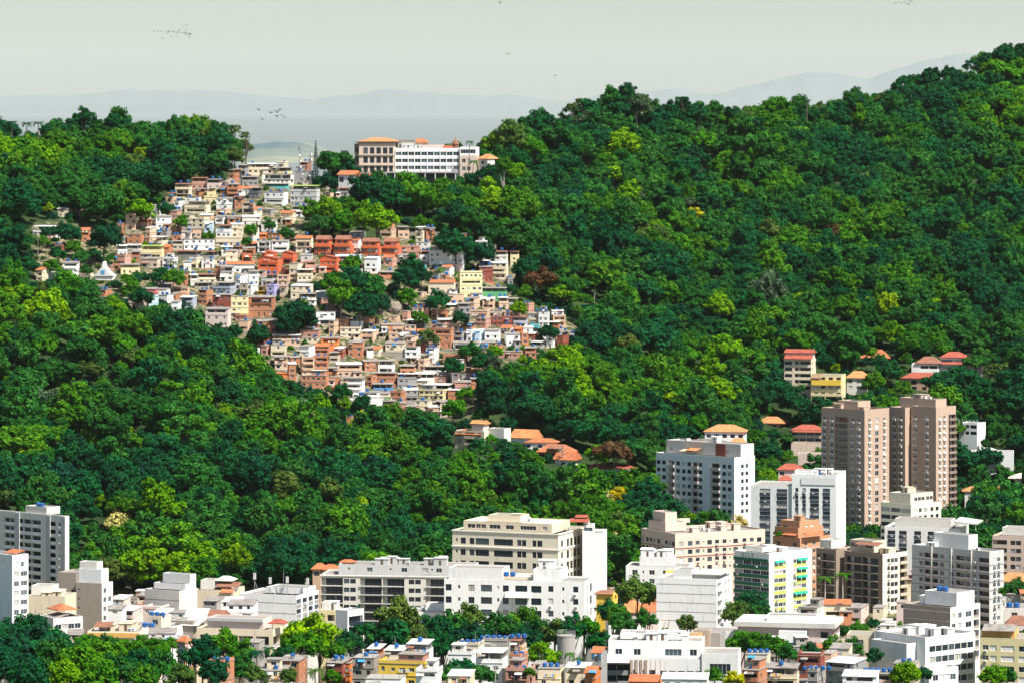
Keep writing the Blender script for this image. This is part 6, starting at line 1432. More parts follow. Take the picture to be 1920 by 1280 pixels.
T = '''80 457 14 green dome|108 478 16 deep dome|150 485 16 mid dome|98 503 16 green ragged|62 503 14 deep ragged|162 510 12 mid ragged|140 465 14 green dome|90 440 13 deep dome|175 480 14 deep ragged|205 490 12 mid dome|195 452 30 dark dome|130 440 24 deep dome|705 415 37 bright dome|690 362 34 dark dome|735 372 30 deep dome|262 398 24 bright ragged|228 375 26 green tall|620 310 26 mid dome|645 300 16 mid dome|610 345 22 dark dome|
585 400 22 green ragged|620 395 26 bright dome|640 420 24 green dome|600 425 20 mid dome|655 390 18 green ragged|660 535 34 deep ragged|640 560 30 green ragged|690 545 30 mid dome|675 580 30 dark dome|620 535 22 green tuft|655 500 20 green tuft|705 575 24 dark dome|
770 500 20 deep ragged|760 525 24 deep ragged|790 520 18 dark tall|765 560 18 green ragged|555 590 36 dark flat|540 612 24 dark dome|580 605 18 deep dome|485 630 22 deep dome|470 640 14 mid dome|855 462 34 deep dome|900 480 26 dark dome|
820 470 14 green tuft|972 582 17 bright dome|960 545 12 deep tuft|1010 528 28 rust dome|985 510 26 deep dome|1028 500 26 deep tall|820 570 22 deep ragged|790 600 16 green tuft|865 600 16 deep tuft|325 525 20 green dome|300 520 18 deep dome|
265 560 22 deep dome|245 545 18 green dome|440 625 16 deep dome|470 435 14 green dome|462 455 10 mid dome|390 445 12 green dome|340 420 14 green ragged|315 395 16 deep dome|540 440 14 mid dome|505 425 12 mid ragged|
800 635 22 olive airy|850 690 20 deep dome|880 660 20 mid dome|905 680 22 deep dome|1030 625 18 dark dome|1045 665 20 bright dome|870 740 16 green dome|850 770 22 green dome|930 660 14 bright dome|
700 390 20 deep dome|790 372 22 mid dome|820 362 18 green ragged|850 370 24 deep dome|880 345 20 deep ragged|905 330 18 deep dome|925 385 26 bright dome|920 300 14 deep ragged|755 345 16 deep ragged|
955 250 26 olive ragged|1010 240 24 deep ragged|1025 225 14 deep ragged|960 268 28 olive ragged|985 246 26 mid ragged|1008 236 26 deep ragged|1040 256 28 mid dome|1062 252 24 deep ragged|970 300 26 deep dome|1000 280 26 green dome|1085 232 24 olive ragged|1120 232 26 mid dome|1090 200 20 olive airy|1225 225 24 deep dome|1262 222 22 deep ragged|1330 222 20 mid dome|1500 222 16 deep dome|1545 222 16 mid ragged|1105 232 24 greyg ragged|1150 194 26 mid ragged|1194 200 24 greyg ragged|1172 184 24 mid airy|1176 170 15 deep ragged|1205 188 15 mid airy|1140 182 12 mid airy|1160 208 24 deep ragged|1130 205 20 mid ragged|1070 205 14 olive airy|1255 205 14 deep ragged|1360 215 12 mid ragged|1480 212 14 deep ragged|1535 205 12 olive ragged|185 240 16 mid ragged|240 240 14 deep ragged|300 245 16 deep dome|85 245 12 deep tuft|1215 210 16 greyg airy|1145 205 20 mid airy|1280 195 18 deep airy|1310 215 20 deep dome|1400 222 18 olive dome|
1345 205 12 mid ragged|1440 215 14 olive dome|1610 195 18 deep ragged|1580 210 16 deep dome|1655 190 16 olive ragged|1690 165 22 deep tuft|1740 150 22 deep tuft|1785 142 18 deep dome|1820 125 16 deep airy|1850 115 16 deep ragged|1880 105 22 deep tuft|1910 105 22 deep tuft|
160 225 20 deep ragged|215 232 18 deep ragged|20 250 20 deep tuft|120 250 18 deep dome|270 245 18 mid dome|340 255 14 mid airy|390 255 20 olive airy|425 262 18 olive airy|455 275 18 olive airy|400 240 12 olive airy|440 245 14 olive airy|460 255 10 olive airy|375 280 24 deep dome|435 295 20 olive ragged|
265 290 18 lime airy|250 310 22 olive dome|90 580 34 lime dome|60 590 24 lime ragged|120 600 22 bright ragged|30 545 22 bright dome|15 560 20 bright dome|250 670 24 olive flat|255 665 20 greyg flat|70 745 26 greyg flat|110 740 22 greyg flat|240 815 14 bright dome|35 845 26 lime ragged|
222 985 26 cream dome|225 1010 24 green dome|530 785 10 lime flat|685 790 16 yellow ragged|665 800 12 lime ragged|680 758 18 dark dome|640 740 20 deep dome|735 780 24 green dome|770 790 22 mid ragged|895 838 17 deep dome|925 826 17 green dome|908 852 20 mid dome|945 838 16 deep ragged|872 858 18 green dome|560 770 22 greyg airy|
1060 900 22 bright dome|1120 855 22 bright ragged|1150 850 34 rust flat|1175 845 30 mid flat|1130 935 20 cream ragged|1160 930 18 yellow ragged|1180 950 22 deep ragged|1150 990 26 olive ragged|1165 1010 18 cream airy|1045 965 26 green ragged|1000 960 20 mid ragged|1215 930 34 deep tuft|1225 960 26 deep tuft|
1250 745 18 lime ragged|1290 770 20 bright ragged|1270 800 22 green dome|1310 800 20 green dome|1260 870 18 mid dome|1440 850 26 deep dome|1430 880 20 green dome|1440 905 24 bright dome|1400 950 18 mid dome|1370 960 22 deep dome|1345 940 20 green dome|1385 985 18 cream ragged|1320 980 22 green ragged|
1590 668 22 mid dome|1625 660 18 green dome|1640 720 22 green dome|1665 700 26 deep dome|1650 745 20 deep ragged|1765 720 32 deep flat|1800 710 34 deep flat|1840 740 30 deep ragged|1870 700 26 olive airy|1830 680 22 mid flat|1695 730 16 green dome|1560 665 14 green dome|1500 700 12 mid tuft|1850 860 30 dark flat|1820 870 22 dark flat|
970 330 24 bright ragged|1150 330 24 lime airy|1180 365 22 bright ragged|1300 410 20 yellow ragged|1090 420 18 greyg ragged|1560 440 22 rust dome|1520 375 22 deep dome|1640 575 18 bright dome|1700 610 18 green ragged|1230 640 40 deep dome|1330 700 30 bright ragged|1250 700 24 mid dome'''
for ln in T.replace('\n', '').split('|'):
    t = ln.split()
    if len(t) == 5: tree(float(t[0]), float(t[1]), float(t[2])*1.08, t[3], t[4])
for x_, y_, r_ in ((905,328,15),(926,322,16),(884,340,14),(862,344,12),(838,350,10),(808,352,10),(775,354,10),(945,312,18)): tree(x_, y_, r_, R.choice(['deep', 'mid', 'dark', 'green']), R.choice(['dome', 'ragged']), D=2238., label='tree screening the foot of the white ridge building', group='trees below the ridge building')
# trees of the town and foreground: px py r colour kind D label
TT = '''1545 1172 13 deep ragged 1440|1612 1180 15 green dome 1430|1642 1172 13 deep dome 1440|1585 1186 14 mid dome 1410|1690 1178 12 green dome 1400|60 1185 30 deep dome 1215|5 1200 34 deep dome 1200|100 1240 36 mid dome 1150|190 1240 34 green dome 1165|130 1225 28 deep dome 1190|210 1215 24 mid dome 1220|260 1250 30 deep ragged 1160|185 1275 34 green dome 1115|60 1275 36 deep dome 1110|265 1212 20 green ragged 1230|320 1212 16 green dome 1230|390 1215 18 mid ragged 1225|660 1205 22 deep dome 1235|640 1215 18 mid dome 1225|770 1190 26 deep ragged 1245|830 1215 24 deep dome 1225|900 1205 22 deep dome 1235|930 1170 20 mid ragged 1262|45 1225 52 deep dome 1160|20 1260 46 dark dome 1140|95 1215 34 deep dome 1180|150 1260 44 green dome 1130|165 1205 22 green flat 1230|120 1272 30 bright dome 1110|240 1230 30 green dome 1190|220 1260 34 mid dome 1150|290 1225 26 green ragged 1210|305 1260 30 mid ragged 1170|338 1272 24 olive ragged 1140|
380 1240 34 dark ragged 1160|420 1215 24 green tall 1220|400 1265 26 deep dome 1130|455 1230 24 green ragged 1215|450 1260 26 mid ragged 1180|480 1270 18 olive ragged 1140|575 1195 42 lime dome 1210|560 1215 30 green dome 1200|600 1210 26 bright dome 1205|530 1235 22 deep dome 1190|625 1225 20 green dome 1190|
690 1185 24 deep flat 1250|745 1175 36 olive tall 1240|740 1215 34 deep tall 1230|715 1205 24 mid ragged 1235|790 1210 26 olive ragged 1230|815 1195 36 deep dome 1245|850 1185 32 mid dome 1260|880 1165 26 olive ragged 1265|870 1200 30 dark dome 1240|920 1190 26 mid airy 1255|950 1185 28 mid ragged 1250|
985 1170 30 green ragged 1260|1010 1190 28 mid ragged 1250|985 1200 26 dark dome 1235|1040 1195 26 olive ragged 1240|1070 1185 24 deep ragged 1240|1095 1180 24 green dome 1250|1020 1232 26 bright dome 1150|1005 1222 14 green dome 1170|865 1262 34 deep flat 1105|840 1270 26 mid flat 1100|900 1268 26 mid flat 1100|
1120 1205 22 deep dome 1230|1150 1150 24 deep dome 1380|1160 1160 22 green dome 1370|1195 1115 32 olive dome 1440|1170 1172 22 mid dome 1330|1210 1165 18 mid ragged 1330|1288 1172 18 olive ragged 1280|1405 1140 28 deep dome 1420|1385 1155 24 olive dome 1400|1425 1155 20 mid dome 1400|
1385 1210 24 green dome 1260|1420 1210 24 green dome 1255|1455 1215 24 green dome 1250|1480 1228 18 mid dome 1235|1520 1220 16 deep ragged 1240|1560 1212 16 green ragged 1250|1600 1222 20 mid ragged 1240|1640 1232 16 deep ragged 1230|1700 1270 26 bright dome 1120|1730 1265 16 deep dome 1130|1245 1185 8 green dome 1290|
1860 1272 22 bright dome 1130|1885 1268 18 mid dome 1135|1905 1105 20 mid dome 1480|1890 1110 14 green dome 1490|1850 960 26 mid ragged 1790|1880 950 26 deep dome 1800|1905 970 22 green ragged 1770|1830 950 20 deep ragged 1800|1570 1180 12 deep tuft 1450|60 1165 8 lime ragged 1325|
1465 1000 12 green dome 1650|1420 1010 14 green dome 1650|670 1150 12 deep ragged 1340|95 1190 12 lime tuft 1290|345 1225 12 deep ragged 1200|270 1275 26 green dome 1120|540 1270 16 olive dome 1120|625 1272 16 green tuft 1105|995 1262 10 green tuft 1105|1340 1268 16 green ragged 1130|1375 1275 16 yellow ragged 1110'''
for ln in TT.replace('\n', '').split('|'):
    t = ln.split()
    if len(t) == 6: tree(float(t[0]), float(t[1]), float(t[2])*1.2, t[3], t[4], D=float(t[5]))

CLEAR.append((40, 80, 222, 258, 2440.))
# forest: jittered grid over the slopes; the largest-looking become trees of their own, the rest one mass
def forest_ok(px, py, D):
    if px < -25 or px > 1945: return D > 1330
    lo = 1640 if px < 1150 else 1640 + min(200, (px-1150)*.9)
    if px > 1800: lo = 1700
    if D < lo: return False
    if D > 1850 and in_fav(px, py): return False
    return True
pts = []
Y = 1320.
PALF = (['dark']*20 + ['deep']*40 + ['mid']*46 + ['green']*34 + ['bright']*13 + ['lime']*1 + ['olive']*4 + ['blue']*14 + ['greyg']*2)
while Y < 2790:
    X = -1290.*Y/F
    while X < 1290.*Y/F:
        x = X + R.uniform(-3.4, 3.4); y = Y + R.uniform(-3.4, 3.4)
        X += 7.6
        px = 960 + F*x/y
        zg = ground_z(px, y); py = HZ + (CZ - zg)*F/y
        if not forest_ok(px, py, y): continue
        # beyond the ridge nothing can be seen
        if zof(py, y) < 150 and y > 2450 and ground_z(px, y-60) > zg + 12: continue
        rr = R.choice([2.3, 2.8, 3.3, 3.8, 4.4, 4.9, 5.6, 6.6, 8.]) * R.uniform(.85, 1.2)
        n_ = noise.noise((x/60., y/60., 5.))
        hgt = rr*R.uniform(.75, 1.15) + R.uniform(1.5, 4.5) + max(0, n_)*3. + (R.uniform(2., 5.) if R.random() < .07 else 0.)
        if any(abs(x-f[0]) < f[2]+1.5 and abs(y-f[1]) < f[3]+1.5 for f in FOOT): continue
        rp = rr*F/y; ty = py - hgt*F/y
        bad = False
        for c in CLEAR:
            if y < c[4]+1 and c[0]-rp*.75 < px < c[1]+rp*.75 and c[2]-rp*.8 < ty < c[3] + rp*.55: bad = True; break
        if bad: continue
        if any(abs(px-t[0]) < t[2]*.75 and abs(ty-t[1]) < t[2]*.75 and y < t[3]+4 for t in TREES): continue
        pts.append((x, y, zg, hgt, rr, px, ty))
    Y += 7.6
NIND = max(0, 300 - len(TREES))
order = sorted(range(len(pts)), key=lambda i: (10 if not 0 < pts[i][5] < 1920 else 0) - pts[i][4]/pts[i][1] - (1 if 0 < pts[i][5] < 1920 and pts[i][1] < 2000 and pts[i][4] > 5.0 else 0)*.001)
ind = set(order[:NIND])
LADDER = ['dark', 'deep', 'deep', 'mid', 'mid', 'green', 'green', 'bright']
def pick(x, y):
    """species grow in drifts: colour follows a slow noise with some scatter, a few odd trees"""
    if R.random() < .07: return R.choice(PALF + ['bright', 'lime', 'olive', 'greyg', 'blue']*12)
    t = .48 + .62*noise.noise((x/55., y/75., 9.)) + .25*noise.noise((x/18., y/22., 3.)) + R.gauss(0, .13)
    return LADDER[max(0, min(7, int(t*8)))]
rest = []
KW = [2.4, 2.4, 2.6, 3, 2.4, 1.6, 3, 2.4, 1., 2.4]
for i, (x, y, zg, hgt, rr, px, ty) in enumerate(pts):
    ci = R.choices(range(10), KW)[0]; col = pick(x, y)
    if i in ind:
        tree_at(x, y, zg, zg+hgt, rr, ci, col, '%s %s tree in the lower wood above the town' % (TNAME[col], KNAME[KINDS[ci]]) if y < 1960 else '%s %s tree high on the wooded hill' % (TNAME[col], KNAME[KINDS[ci]]), 'trees of the wood', flat=R.uniform(.75, 1.05))
    else: rest.append((x, y, zg+hgt, rr, ci, col))
# undergrowth: bushes over the slopes and in the gaps of the settlement
bush = []
for k in range(9000):
    y = R.uniform(1650, 2650); px = R.uniform(-30, 1950); x = (px-960)*y/F
    zg = ground_z(px, y); py = HZ + (CZ - zg)*F/y
    infav = in_fav(px, py)
    if infav and R.random() < .15: continue
    if not infav and not forest_ok(px, py, y): continue
    if any(abs(x-f[0]) < f[2]+.4 and abs(y-f[1]) < f[3]+.4 for f in FOOT): continue
    rr = R.uniform(.7, 1.7) if infav else R.uniform(1.4, 3.2)
    bad = False
    if infav:
        rp = rr*F/y
        for c in CLEAR:
            if y < c[4] and c[0]-rp*.5 < px < c[1]+rp*.5 and c[2] < py-rp*.6 < c[3]-1: bad = True; break
    if bad: continue
    bush.append((x, y, zg+rr*.35, rr, R.choice([0, 1, 3, 4, 6, 9]), R.choice(['green', 'mid', 'mid', 'deep', 'deep', 'olive', 'bright'] if infav else ['deep', 'mid', 'dark', 'green', 'blue'])))

def scatter(name, items, label_kind):
    me = bpy.data.meshes.new(name); me.from_pydata([(a[0], a[1], a[2]) for a in items], [], [])
    def attr(nm, typ, vals, key):
        at = me.attributes.new(nm, typ, 'POINT'); at.data.foreach_set(key, vals)
    cols_, scl, rot, idx = [], [], [], []
    for a in items:
        c = TC[a[5]]; k = R.uniform(.82, 1.2); cols_ += [c[0]*k*R.uniform(.9, 1.15), c[1]*k, c[2]*k, 1.]
        f = R.uniform(.7, 1.25); scl += [a[3]*R.uniform(.8, 1.25), a[3]*R.uniform(.8, 1.25), a[3]*f]; rot += [R.uniform(-.3, .3), R.uniform(-.3, .3), R.uniform(0, 6.28)]; idx.append(a[4])
    attr('tcol', 'FLOAT_COLOR', cols_, 'color'); attr('scl', 'FLOAT_VECTOR', scl, 'vector'); attr('rot', 'FLOAT_VECTOR', rot, 'vector'); attr('idx', 'INT', idx, 'value')
    o = link(name, me); tag(o, kind='stuff')
    g = bpy.data.node_groups.new(name, 'GeometryNodeTree')
    g.interface.new_socket('Geometry', in_out='INPUT', socket_type='NodeSocketGeometry'); g.interface.new_socket('Geometry', in_out='OUTPUT', socket_type='NodeSocketGeometry')
    gi = g.nodes.new('NodeGroupInput'); go = g.nodes.new('NodeGroupOutput'); jn = g.nodes.new('GeometryNodeJoinGeometry')
    def named(nm, typ):
        n = g.nodes.new('GeometryNodeInputNamedAttribute'); n.data_type = typ; n.inputs[0].default_value = nm; return n
    ns, nr, ni = named('scl', 'FLOAT_VECTOR'), named('rot', 'FLOAT_VECTOR'), named('idx', 'INT')
    out0 = lambda n: [s for s in n.outputs if s.enabled][0]
    for k in sorted(set(idx)):
        if k not in SRC: continue
        cp = g.nodes.new('FunctionNodeCompare'); cp.data_type = 'INT'; cp.operation = 'EQUAL'
        ins = [s for s in cp.inputs if s.enabled and s.type == 'INT']; g.links.new(out0(ni), ins[0]); ins[1].default_value = k
        oi = g.nodes.new('GeometryNodeObjectInfo'); oi.transform_space = 'ORIGINAL'; oi.inputs['Object'].default_value = SRC[k]
        ip = g.nodes.new('GeometryNodeInstanceOnPoints')
        g.links.new(gi.outputs[0], ip.inputs['Points']); g.links.new(cp.outputs[0], ip.inputs['Selection']); g.links.new(oi.outputs['Geometry'], ip.inputs['Instance'])
        er = g.nodes.new('FunctionNodeEulerToRotation'); g.links.new(out0(nr), er.inputs[0])
        g.links.new(er.outputs[0], ip.inputs['Rotation']); g.links.new(out0(ns), ip.inputs['Scale']); g.links.new(ip.outputs[0], jn.inputs[0])
    g.links.new(jn.outputs[0], go.inputs[0])
    md = o.modifiers.new('scatter', 'NODES'); md.node_group = g
    return o
for k in range(10):
    assert k in SRC, k
print('individual trees', len(TREES)+len(ind), 'forest', len(rest), 'bushes', len(bush))
o = scatter('forest', rest, 'f'); o['label'] = 'dense mixed green forest covering the hillsides'
o = scatter('undergrowth', bush, 'b'); o['label'] = 'low bushes and undergrowth on the slopes'

# ---------------------------------------------------------------- palms
def frond_mesh(L_, droop, wid):
    def mk():
        b = MB(); n = 7; pts_ = []
        for i in range(n+1):
            t = i/n; pts_.append(Vector((L_*t*(1-.18*droop*t), 0, L_*(.55*t - .95*droop*t*t))))
        for i in range(n):
            p, q_ = pts_[i], pts_[i+1]; w0 = wid*math.sin(math.pi*min(1, .12+.88*i/n)); w1 = wid*math.sin(math.pi*min(.999, .12+.88*(i+1)/n))
            for sgn in (-1, 1):
                # leaflets as slanted strips with gaps
                for j in range(3):
                    a = p.lerp(q_, j/3.); c = p.lerp(q_, j/3.+.22); ww = w0 + (w1-w0)*j/3.
                    b.quad(a, c, c + Vector((.25*ww, sgn*ww, -.35*ww)), a + Vector((.25*ww+.05, sgn*ww, -.35*ww)))
        b.tube([tuple(p) for p in pts_], [.05*(1-.8*i/n) for i in range(n+1)], 4)
        me = b.mesh('frond', ['leaf'])
        at = me.attributes.new('lv', 'FLOAT', 'FACE'); at.data.foreach_set('value', [R.uniform(.2, .9) for _ in me.polygons])
        return me
    return cached(('fr', L_, droop, wid), mk)
def palm(px, py, r, label, D=None, col='green', royal=False, nf=13, d0=1640., ybase=None, group='palms of the slopes'):
    if D is None: D = hit(px, ybase or (py + r*2.2), d0) or 2250.
    s = D/F; X = (px-960)*s; zc = zof(py, D); zg = ground_z(px, D)
    if zc - zg < 3: zg = zc - 3
    root = link('palm_tree', None, None, (X, D, zg)); tag(root, label, 'palm', group)
    h = zc - zg; b = MB(); lean = R.uniform(-.06, .06)*h if not royal else 0
    k = .30 if royal else .20
    b.tube([(0, 0, -.3), (lean*.2, 0, h*.3), (lean*.55, 0, h*.65), (lean, 0, h)], [k*1.2, k, k*.95, k*.7], 8)
    if royal: b.tube([(0, 0, h-.1), (0, 0, h+1.3)], [.24, .16], 8)
    b.build('trunk', ['bark' if D > 2200 else 'barkpale'], root)
    L_ = round(r*s*1.15, 1)
    for i in range(nf):
        dr = .55 if i % 3 == 0 else (.9 if i % 3 == 1 else 1.35)
        if royal: dr *= .85
        f = link('frond', frond_mesh(L_, dr, round(L_*.22, 2)), root, (lean, 0, h + (1.2 if royal else .0)), 2*math.pi*i/nf + R.uniform(-.2, .2))
        f['tcol'] = [v*R.uniform(.8, 1.2) for v in TC[col]]
palm(1547, 1090, 17, 'royal palm with straight pale trunk in front of the brown balconied block, shorter crown', D=1500, col='green', royal=True, group=None)
palm(1580, 1083, 18, 'tall royal palm with straight pale trunk before the recess of the brown block', D=1505, col='green', royal=True, group=None)
for px, yy in ((50, 236), (72, 235)): palm(px, yy, 13, 'royal palm silhouetted on the skyline above the clearing', D=2318, col='dark', royal=True, ybase=272, group='pair of skyline palms')
palm(22, 234, 14, 'dark palm crown on the skyline beside the pair of royal palms', D=2318, col='dark', royal=True, group=None)
palm(1513, 192, 10, 'slim palm with small crown standing alone on the ridge', D=2525, col='dark', royal=True, group=None)
palm(1549, 203, 20, 'broad dark palm on the ridge beside the slim lone palm', D=2530, col='deep', group=None)
palm(878, 266, 9, 'palm behind the white ridge building', D=2262, col='deep', group=None)
palm(884, 303, 12, 'palm in front of the white end pavilion on the ridge', D=2252, col='mid', group=None)
palm(427, 713, 16, 'tall palm with bare pale trunk above the small white railing', D=None, col='dark', royal=True, ybase=760, group=None)
palm(324, 492, 11, 'yellowish palm between the settlement houses beside the open yellow house', col='olive', group=None, ybase=520)
palm(712, 593, 12, 'yellowish palm by the rock wall in the settlement', col='olive', group=None)
palm(726, 745, 9, 'small palm before the white retaining wall of the settlement', col='bright', group=None, ybase=770)
palm(118, 548, 14, 'yellowish palm at the left wood edge below the chapel', col='olive', group=None)
palm(30, 552, 15, 'palm with drooping fronds at the far left wood edge', col='green', group=None)
palm(754, 548, 12, 'yellow-green palm beside the pale garden house in the settlement', col='lime', group=None)
palm(825, 505, 12, 'palm in front of the big white balconied house in the settlement', col='green', group=None)
palm(858, 512, 13, 'banana-like palm beside the big white balconied house', col='green', group=None)
palm(1062, 885, 16, 'coconut palm before the salmon-roofed gabled house, darker one', D=1835, col='deep', group=None)
palm(1085, 890, 14, 'coconut palm leaning beside the salmon-roofed gabled house', D=1830, col='olive', group=None)
for px, yy in ((1003, 893), (1030, 900), (1045, 905), (1018, 908)): palm(px, yy, 14, 'yellow-green coconut palm in the grove below the salmon-roofed house', col='green', D=1825, group='coconut grove')
palm(1502, 722, 13, 'palm growing in front of the tall cream villa', col='mid', group=None, D=2045)
palm(482, 1222, 20, 'dark drooping palm behind the tan house with four openings', D=1200, col='blue', nf=17, group=None)
palm(505, 1215, 16, 'second drooping palm behind the tan house', D=1205, col='deep', nf=15, group=None)
palm(592, 1256, 22, 'yellow-tipped coconut palm beside the dark red house', D=1120, col='olive', nf=15, group=None)
palm(1066, 1225, 15, 'palm at the foot of the round water tower', D=1165, col='green', group=None)
palm(1085, 1235, 15, 'palm right of the round water tower', D=1160, col='mid', group=None)
for px, yy in ((1400, 268), (1418, 258), (1660, 218), (1690, 262), (1740, 270)): palm(px, yy, 14, 'pale green palm standing in the forest below the ridge', col='olive', ybase=yy+35, group='palms below the ridge')
# palms rising through the forest canopy
vis = [p_ for p_ in pts if 0 < p_[5] < 1920 and 240 < p_[6] < 1000 and p_[4] > 4.5]
for k in range(26):
    p_ = vis[R.randrange(len(vis))]
    palm(p_[5], p_[6]-p_[4]*F/p_[1]*.95, 15, 'palm rising out of the forest canopy on the slope', D=p_[1]-1., col=R.choice(['green', 'mid', 'olive', 'bright']), nf=12, group='palms in the forest')
# araucaria-like pine on the ridge
D = 2262.; X = (592-960)*D/F; zg = ground_z(592, D); zt = zof(263, D)
root = link('pine_tree', None, None, (X, D, zg)); tag(root, 'narrow dark conical pine beside the aerial masts on the ridge', 'tree')
b = MB(); b.tube([(0, 0, -.3), (0, 0, zt-zg)], [.3, .04], 7); b.build('trunk', ['bark'], root)
b = MB(); H = zt-zg; r_ = random.Random(5)
for k in range(26):
    z = H*(.18 + .80*k/25.); rad = 1.75*(1-(k/25.)**1.6)*r_.uniform(.85, 1.1)+.2
    for i in range(12):
        a = 2*math.pi*i/12 + k*.4 + r_.uniform(-.1, .1); e = Vector((math.cos(a)*rad, math.sin(a)*rad, z+.25)); m_ = Vector((0, 0, z)); sd = Vector((-math.sin(a), math.cos(a), 0))*.28
        b.quad(m_, e*.55+Vector((0, 0, z*.45))+sd*1.3, e, e*.55+Vector((0, 0, z*.45))-sd*1.3); b.quad(m_+Vector((0, 0, .35)), e*.7+Vector((0, 0, z*.3+.4)), e, e*.7+Vector((0, 0, z*.3-.25)))
o = b.build('crown', ['leaf'], root); o['tcol'] = TC['blue']
at = o.data.attributes.new('lv', 'FLOAT', 'FACE'); at.data.foreach_set('value', [r_.uniform(.1, .6) for _ in o.data.polygons])
# aerial masts with white dishes
for px, yt, yb_, lab in ((562, 272, 318, 'lattice aerial mast with white dishes, taller one by the pine'), (582, 282, 320, 'shorter aerial mast with white dishes next to the pine')):
    D = 2255.; s = D/F; zg = ground_z(px, D); zt = zof(yt, D); root = link('aerial_mast', None, None, ((px-960)*s, D, zg)); tag(root, lab, 'mast')
    b = MB(); h = zt-zg
    for sx, sy in ((-1, -1), (1, -1), (0, 1)): b.tube([(sx*.5, sy*.5, -.2), (sx*.25, sy*.25, h)], [.07, .05], 4)
    for k in range(int(h/1.2)):
        z = k*1.2; f = .5-.25*z/h; f2 = .5-.25*(z+1.2)/h
        b.tube([(-f, -f, z), (f2, -f2, z+1.2)], [.035, .035], 4); b.tube([(f, -f, z), (0, f2, z+1.2)], [.035, .035], 4); b.tube([(0, f, z), (-f2, -f2, z+1.2)], [.035, .035], 4)
    b.build('lattice', ['metal'], root)
    for k in range(5):
        z = h*(.35+.14*k); a = R.uniform(-2.6, -.5); b = MB(); n = 10
        c = Vector((math.cos(a)*.75, math.sin(a)*.75, z)); ax = Vector((math.cos(a), math.sin(a), 0)); u = Vector((-math.sin(a), math.cos(a), 0)); v = Vector((0, 0, 1))
        for i in range(n):
            t0, t1 = 2*math.pi*i/n, 2*math.pi*(i+1)/n
            b.tri(c-ax*.15, c+(u*math.cos(t0)+v*math.sin(t0))*.6+ax*.1, c+(u*math.cos(t1)+v*math.sin(t1))*.6+ax*.1)
        b.box(c.x-.1-ax.x*.3, c.x+.1-ax.x*.3, c.y-.1-ax.y*.3, c.y+.1-ax.y*.3, z-.1, z+.1)
        b.build('dish', ['frame'], root)
# utility poles and street lamps in the settlement
def pole(px, yt, yb_, lab, D=None, grp=None):
    D = D or hit(px, yb_, 1850.); s = D/F; zg = ground_z(px, D); zt = zof(yt, D); root = link('utility_pole', None, None, ((px-960)*s, D, zg)); tag(root, lab, 'pole', grp)
    h = max(3., zt-zg); b = MB(); b.tube([(0, 0, -.3), (0, 0, h)], [.16, .10], 7); b.build('shaft', ['concrete'], root)
    b = MB(); b.box(-.9, .9, -.06, .06, h-.6, h-.48); b.box(-.7, .7, -.06, .06, h-1.2, h-1.1); b.build('crossarm', ['barkpale'], root)
for px, yt, yb_ in ((71, 446, 478), (619, 336, 352), (770, 462, 480), (690, 640, 665), (584, 556, 575), (845, 470, 490), (497, 640, 662), (960, 478, 500), (520, 355, 375), (735, 520, 545)): pole(px, yt, yb_, 'slender utility pole standing between hillside houses', grp='utility poles of the settlement')
pole(545, 1226, 1270, 'pale utility pole beside the tan house with four openings', D=1145); pole(929, 1246, 1300, 'pale pole in front of the house with white corrugated awning', D=1095); pole(1247, 1164, 1200, 'white lamp pole before the blank-walled white block', D=1300); pole(576, 1228, 1275, 'pole beside the dark red house under the trees', D=1130)
# rocks
def rock(px, py, r, lab, seed):
    D = hit(px, py+r*.5, 1850.); s = D/F; rr = r*s; bm = bmesh.new(); bmesh.ops.create_icosphere(bm, subdivisions=3, radius=1.)
    for v in bm.verts:
        k = 1 + .35*noise.noise(v.co*1.3+Vector((seed, 0, 0))) + .15*noise.noise(v.co*3.1+Vector((seed, 3, 0))); v.co = Vector((v.co.x*rr*k, v.co.y*rr*.7*k, v.co.z*rr*.9*k))
    me = bpy.data.meshes.new('boulder'); bm.to_mesh(me); bm.free(); me.materials.append(M['rock'])
    tag(link('boulder', me, None, ((px-960)*s, D, zof(py, D))), lab, 'rock')
rock(150, 398, 17, 'bare pale rock face with dry shrubs at the wood edge', 1.); rock(180, 402, 12, 'smaller bare rock beside the pale rock face', 4.); rock(430, 350, 15, 'brown boulder above the upper white house', 7.); rock(445, 330, 14, 'rounded boulder under the topmost houses', 9.); rock(738, 578, 15, 'brown stone retaining rock in the settlement garden', 12.)
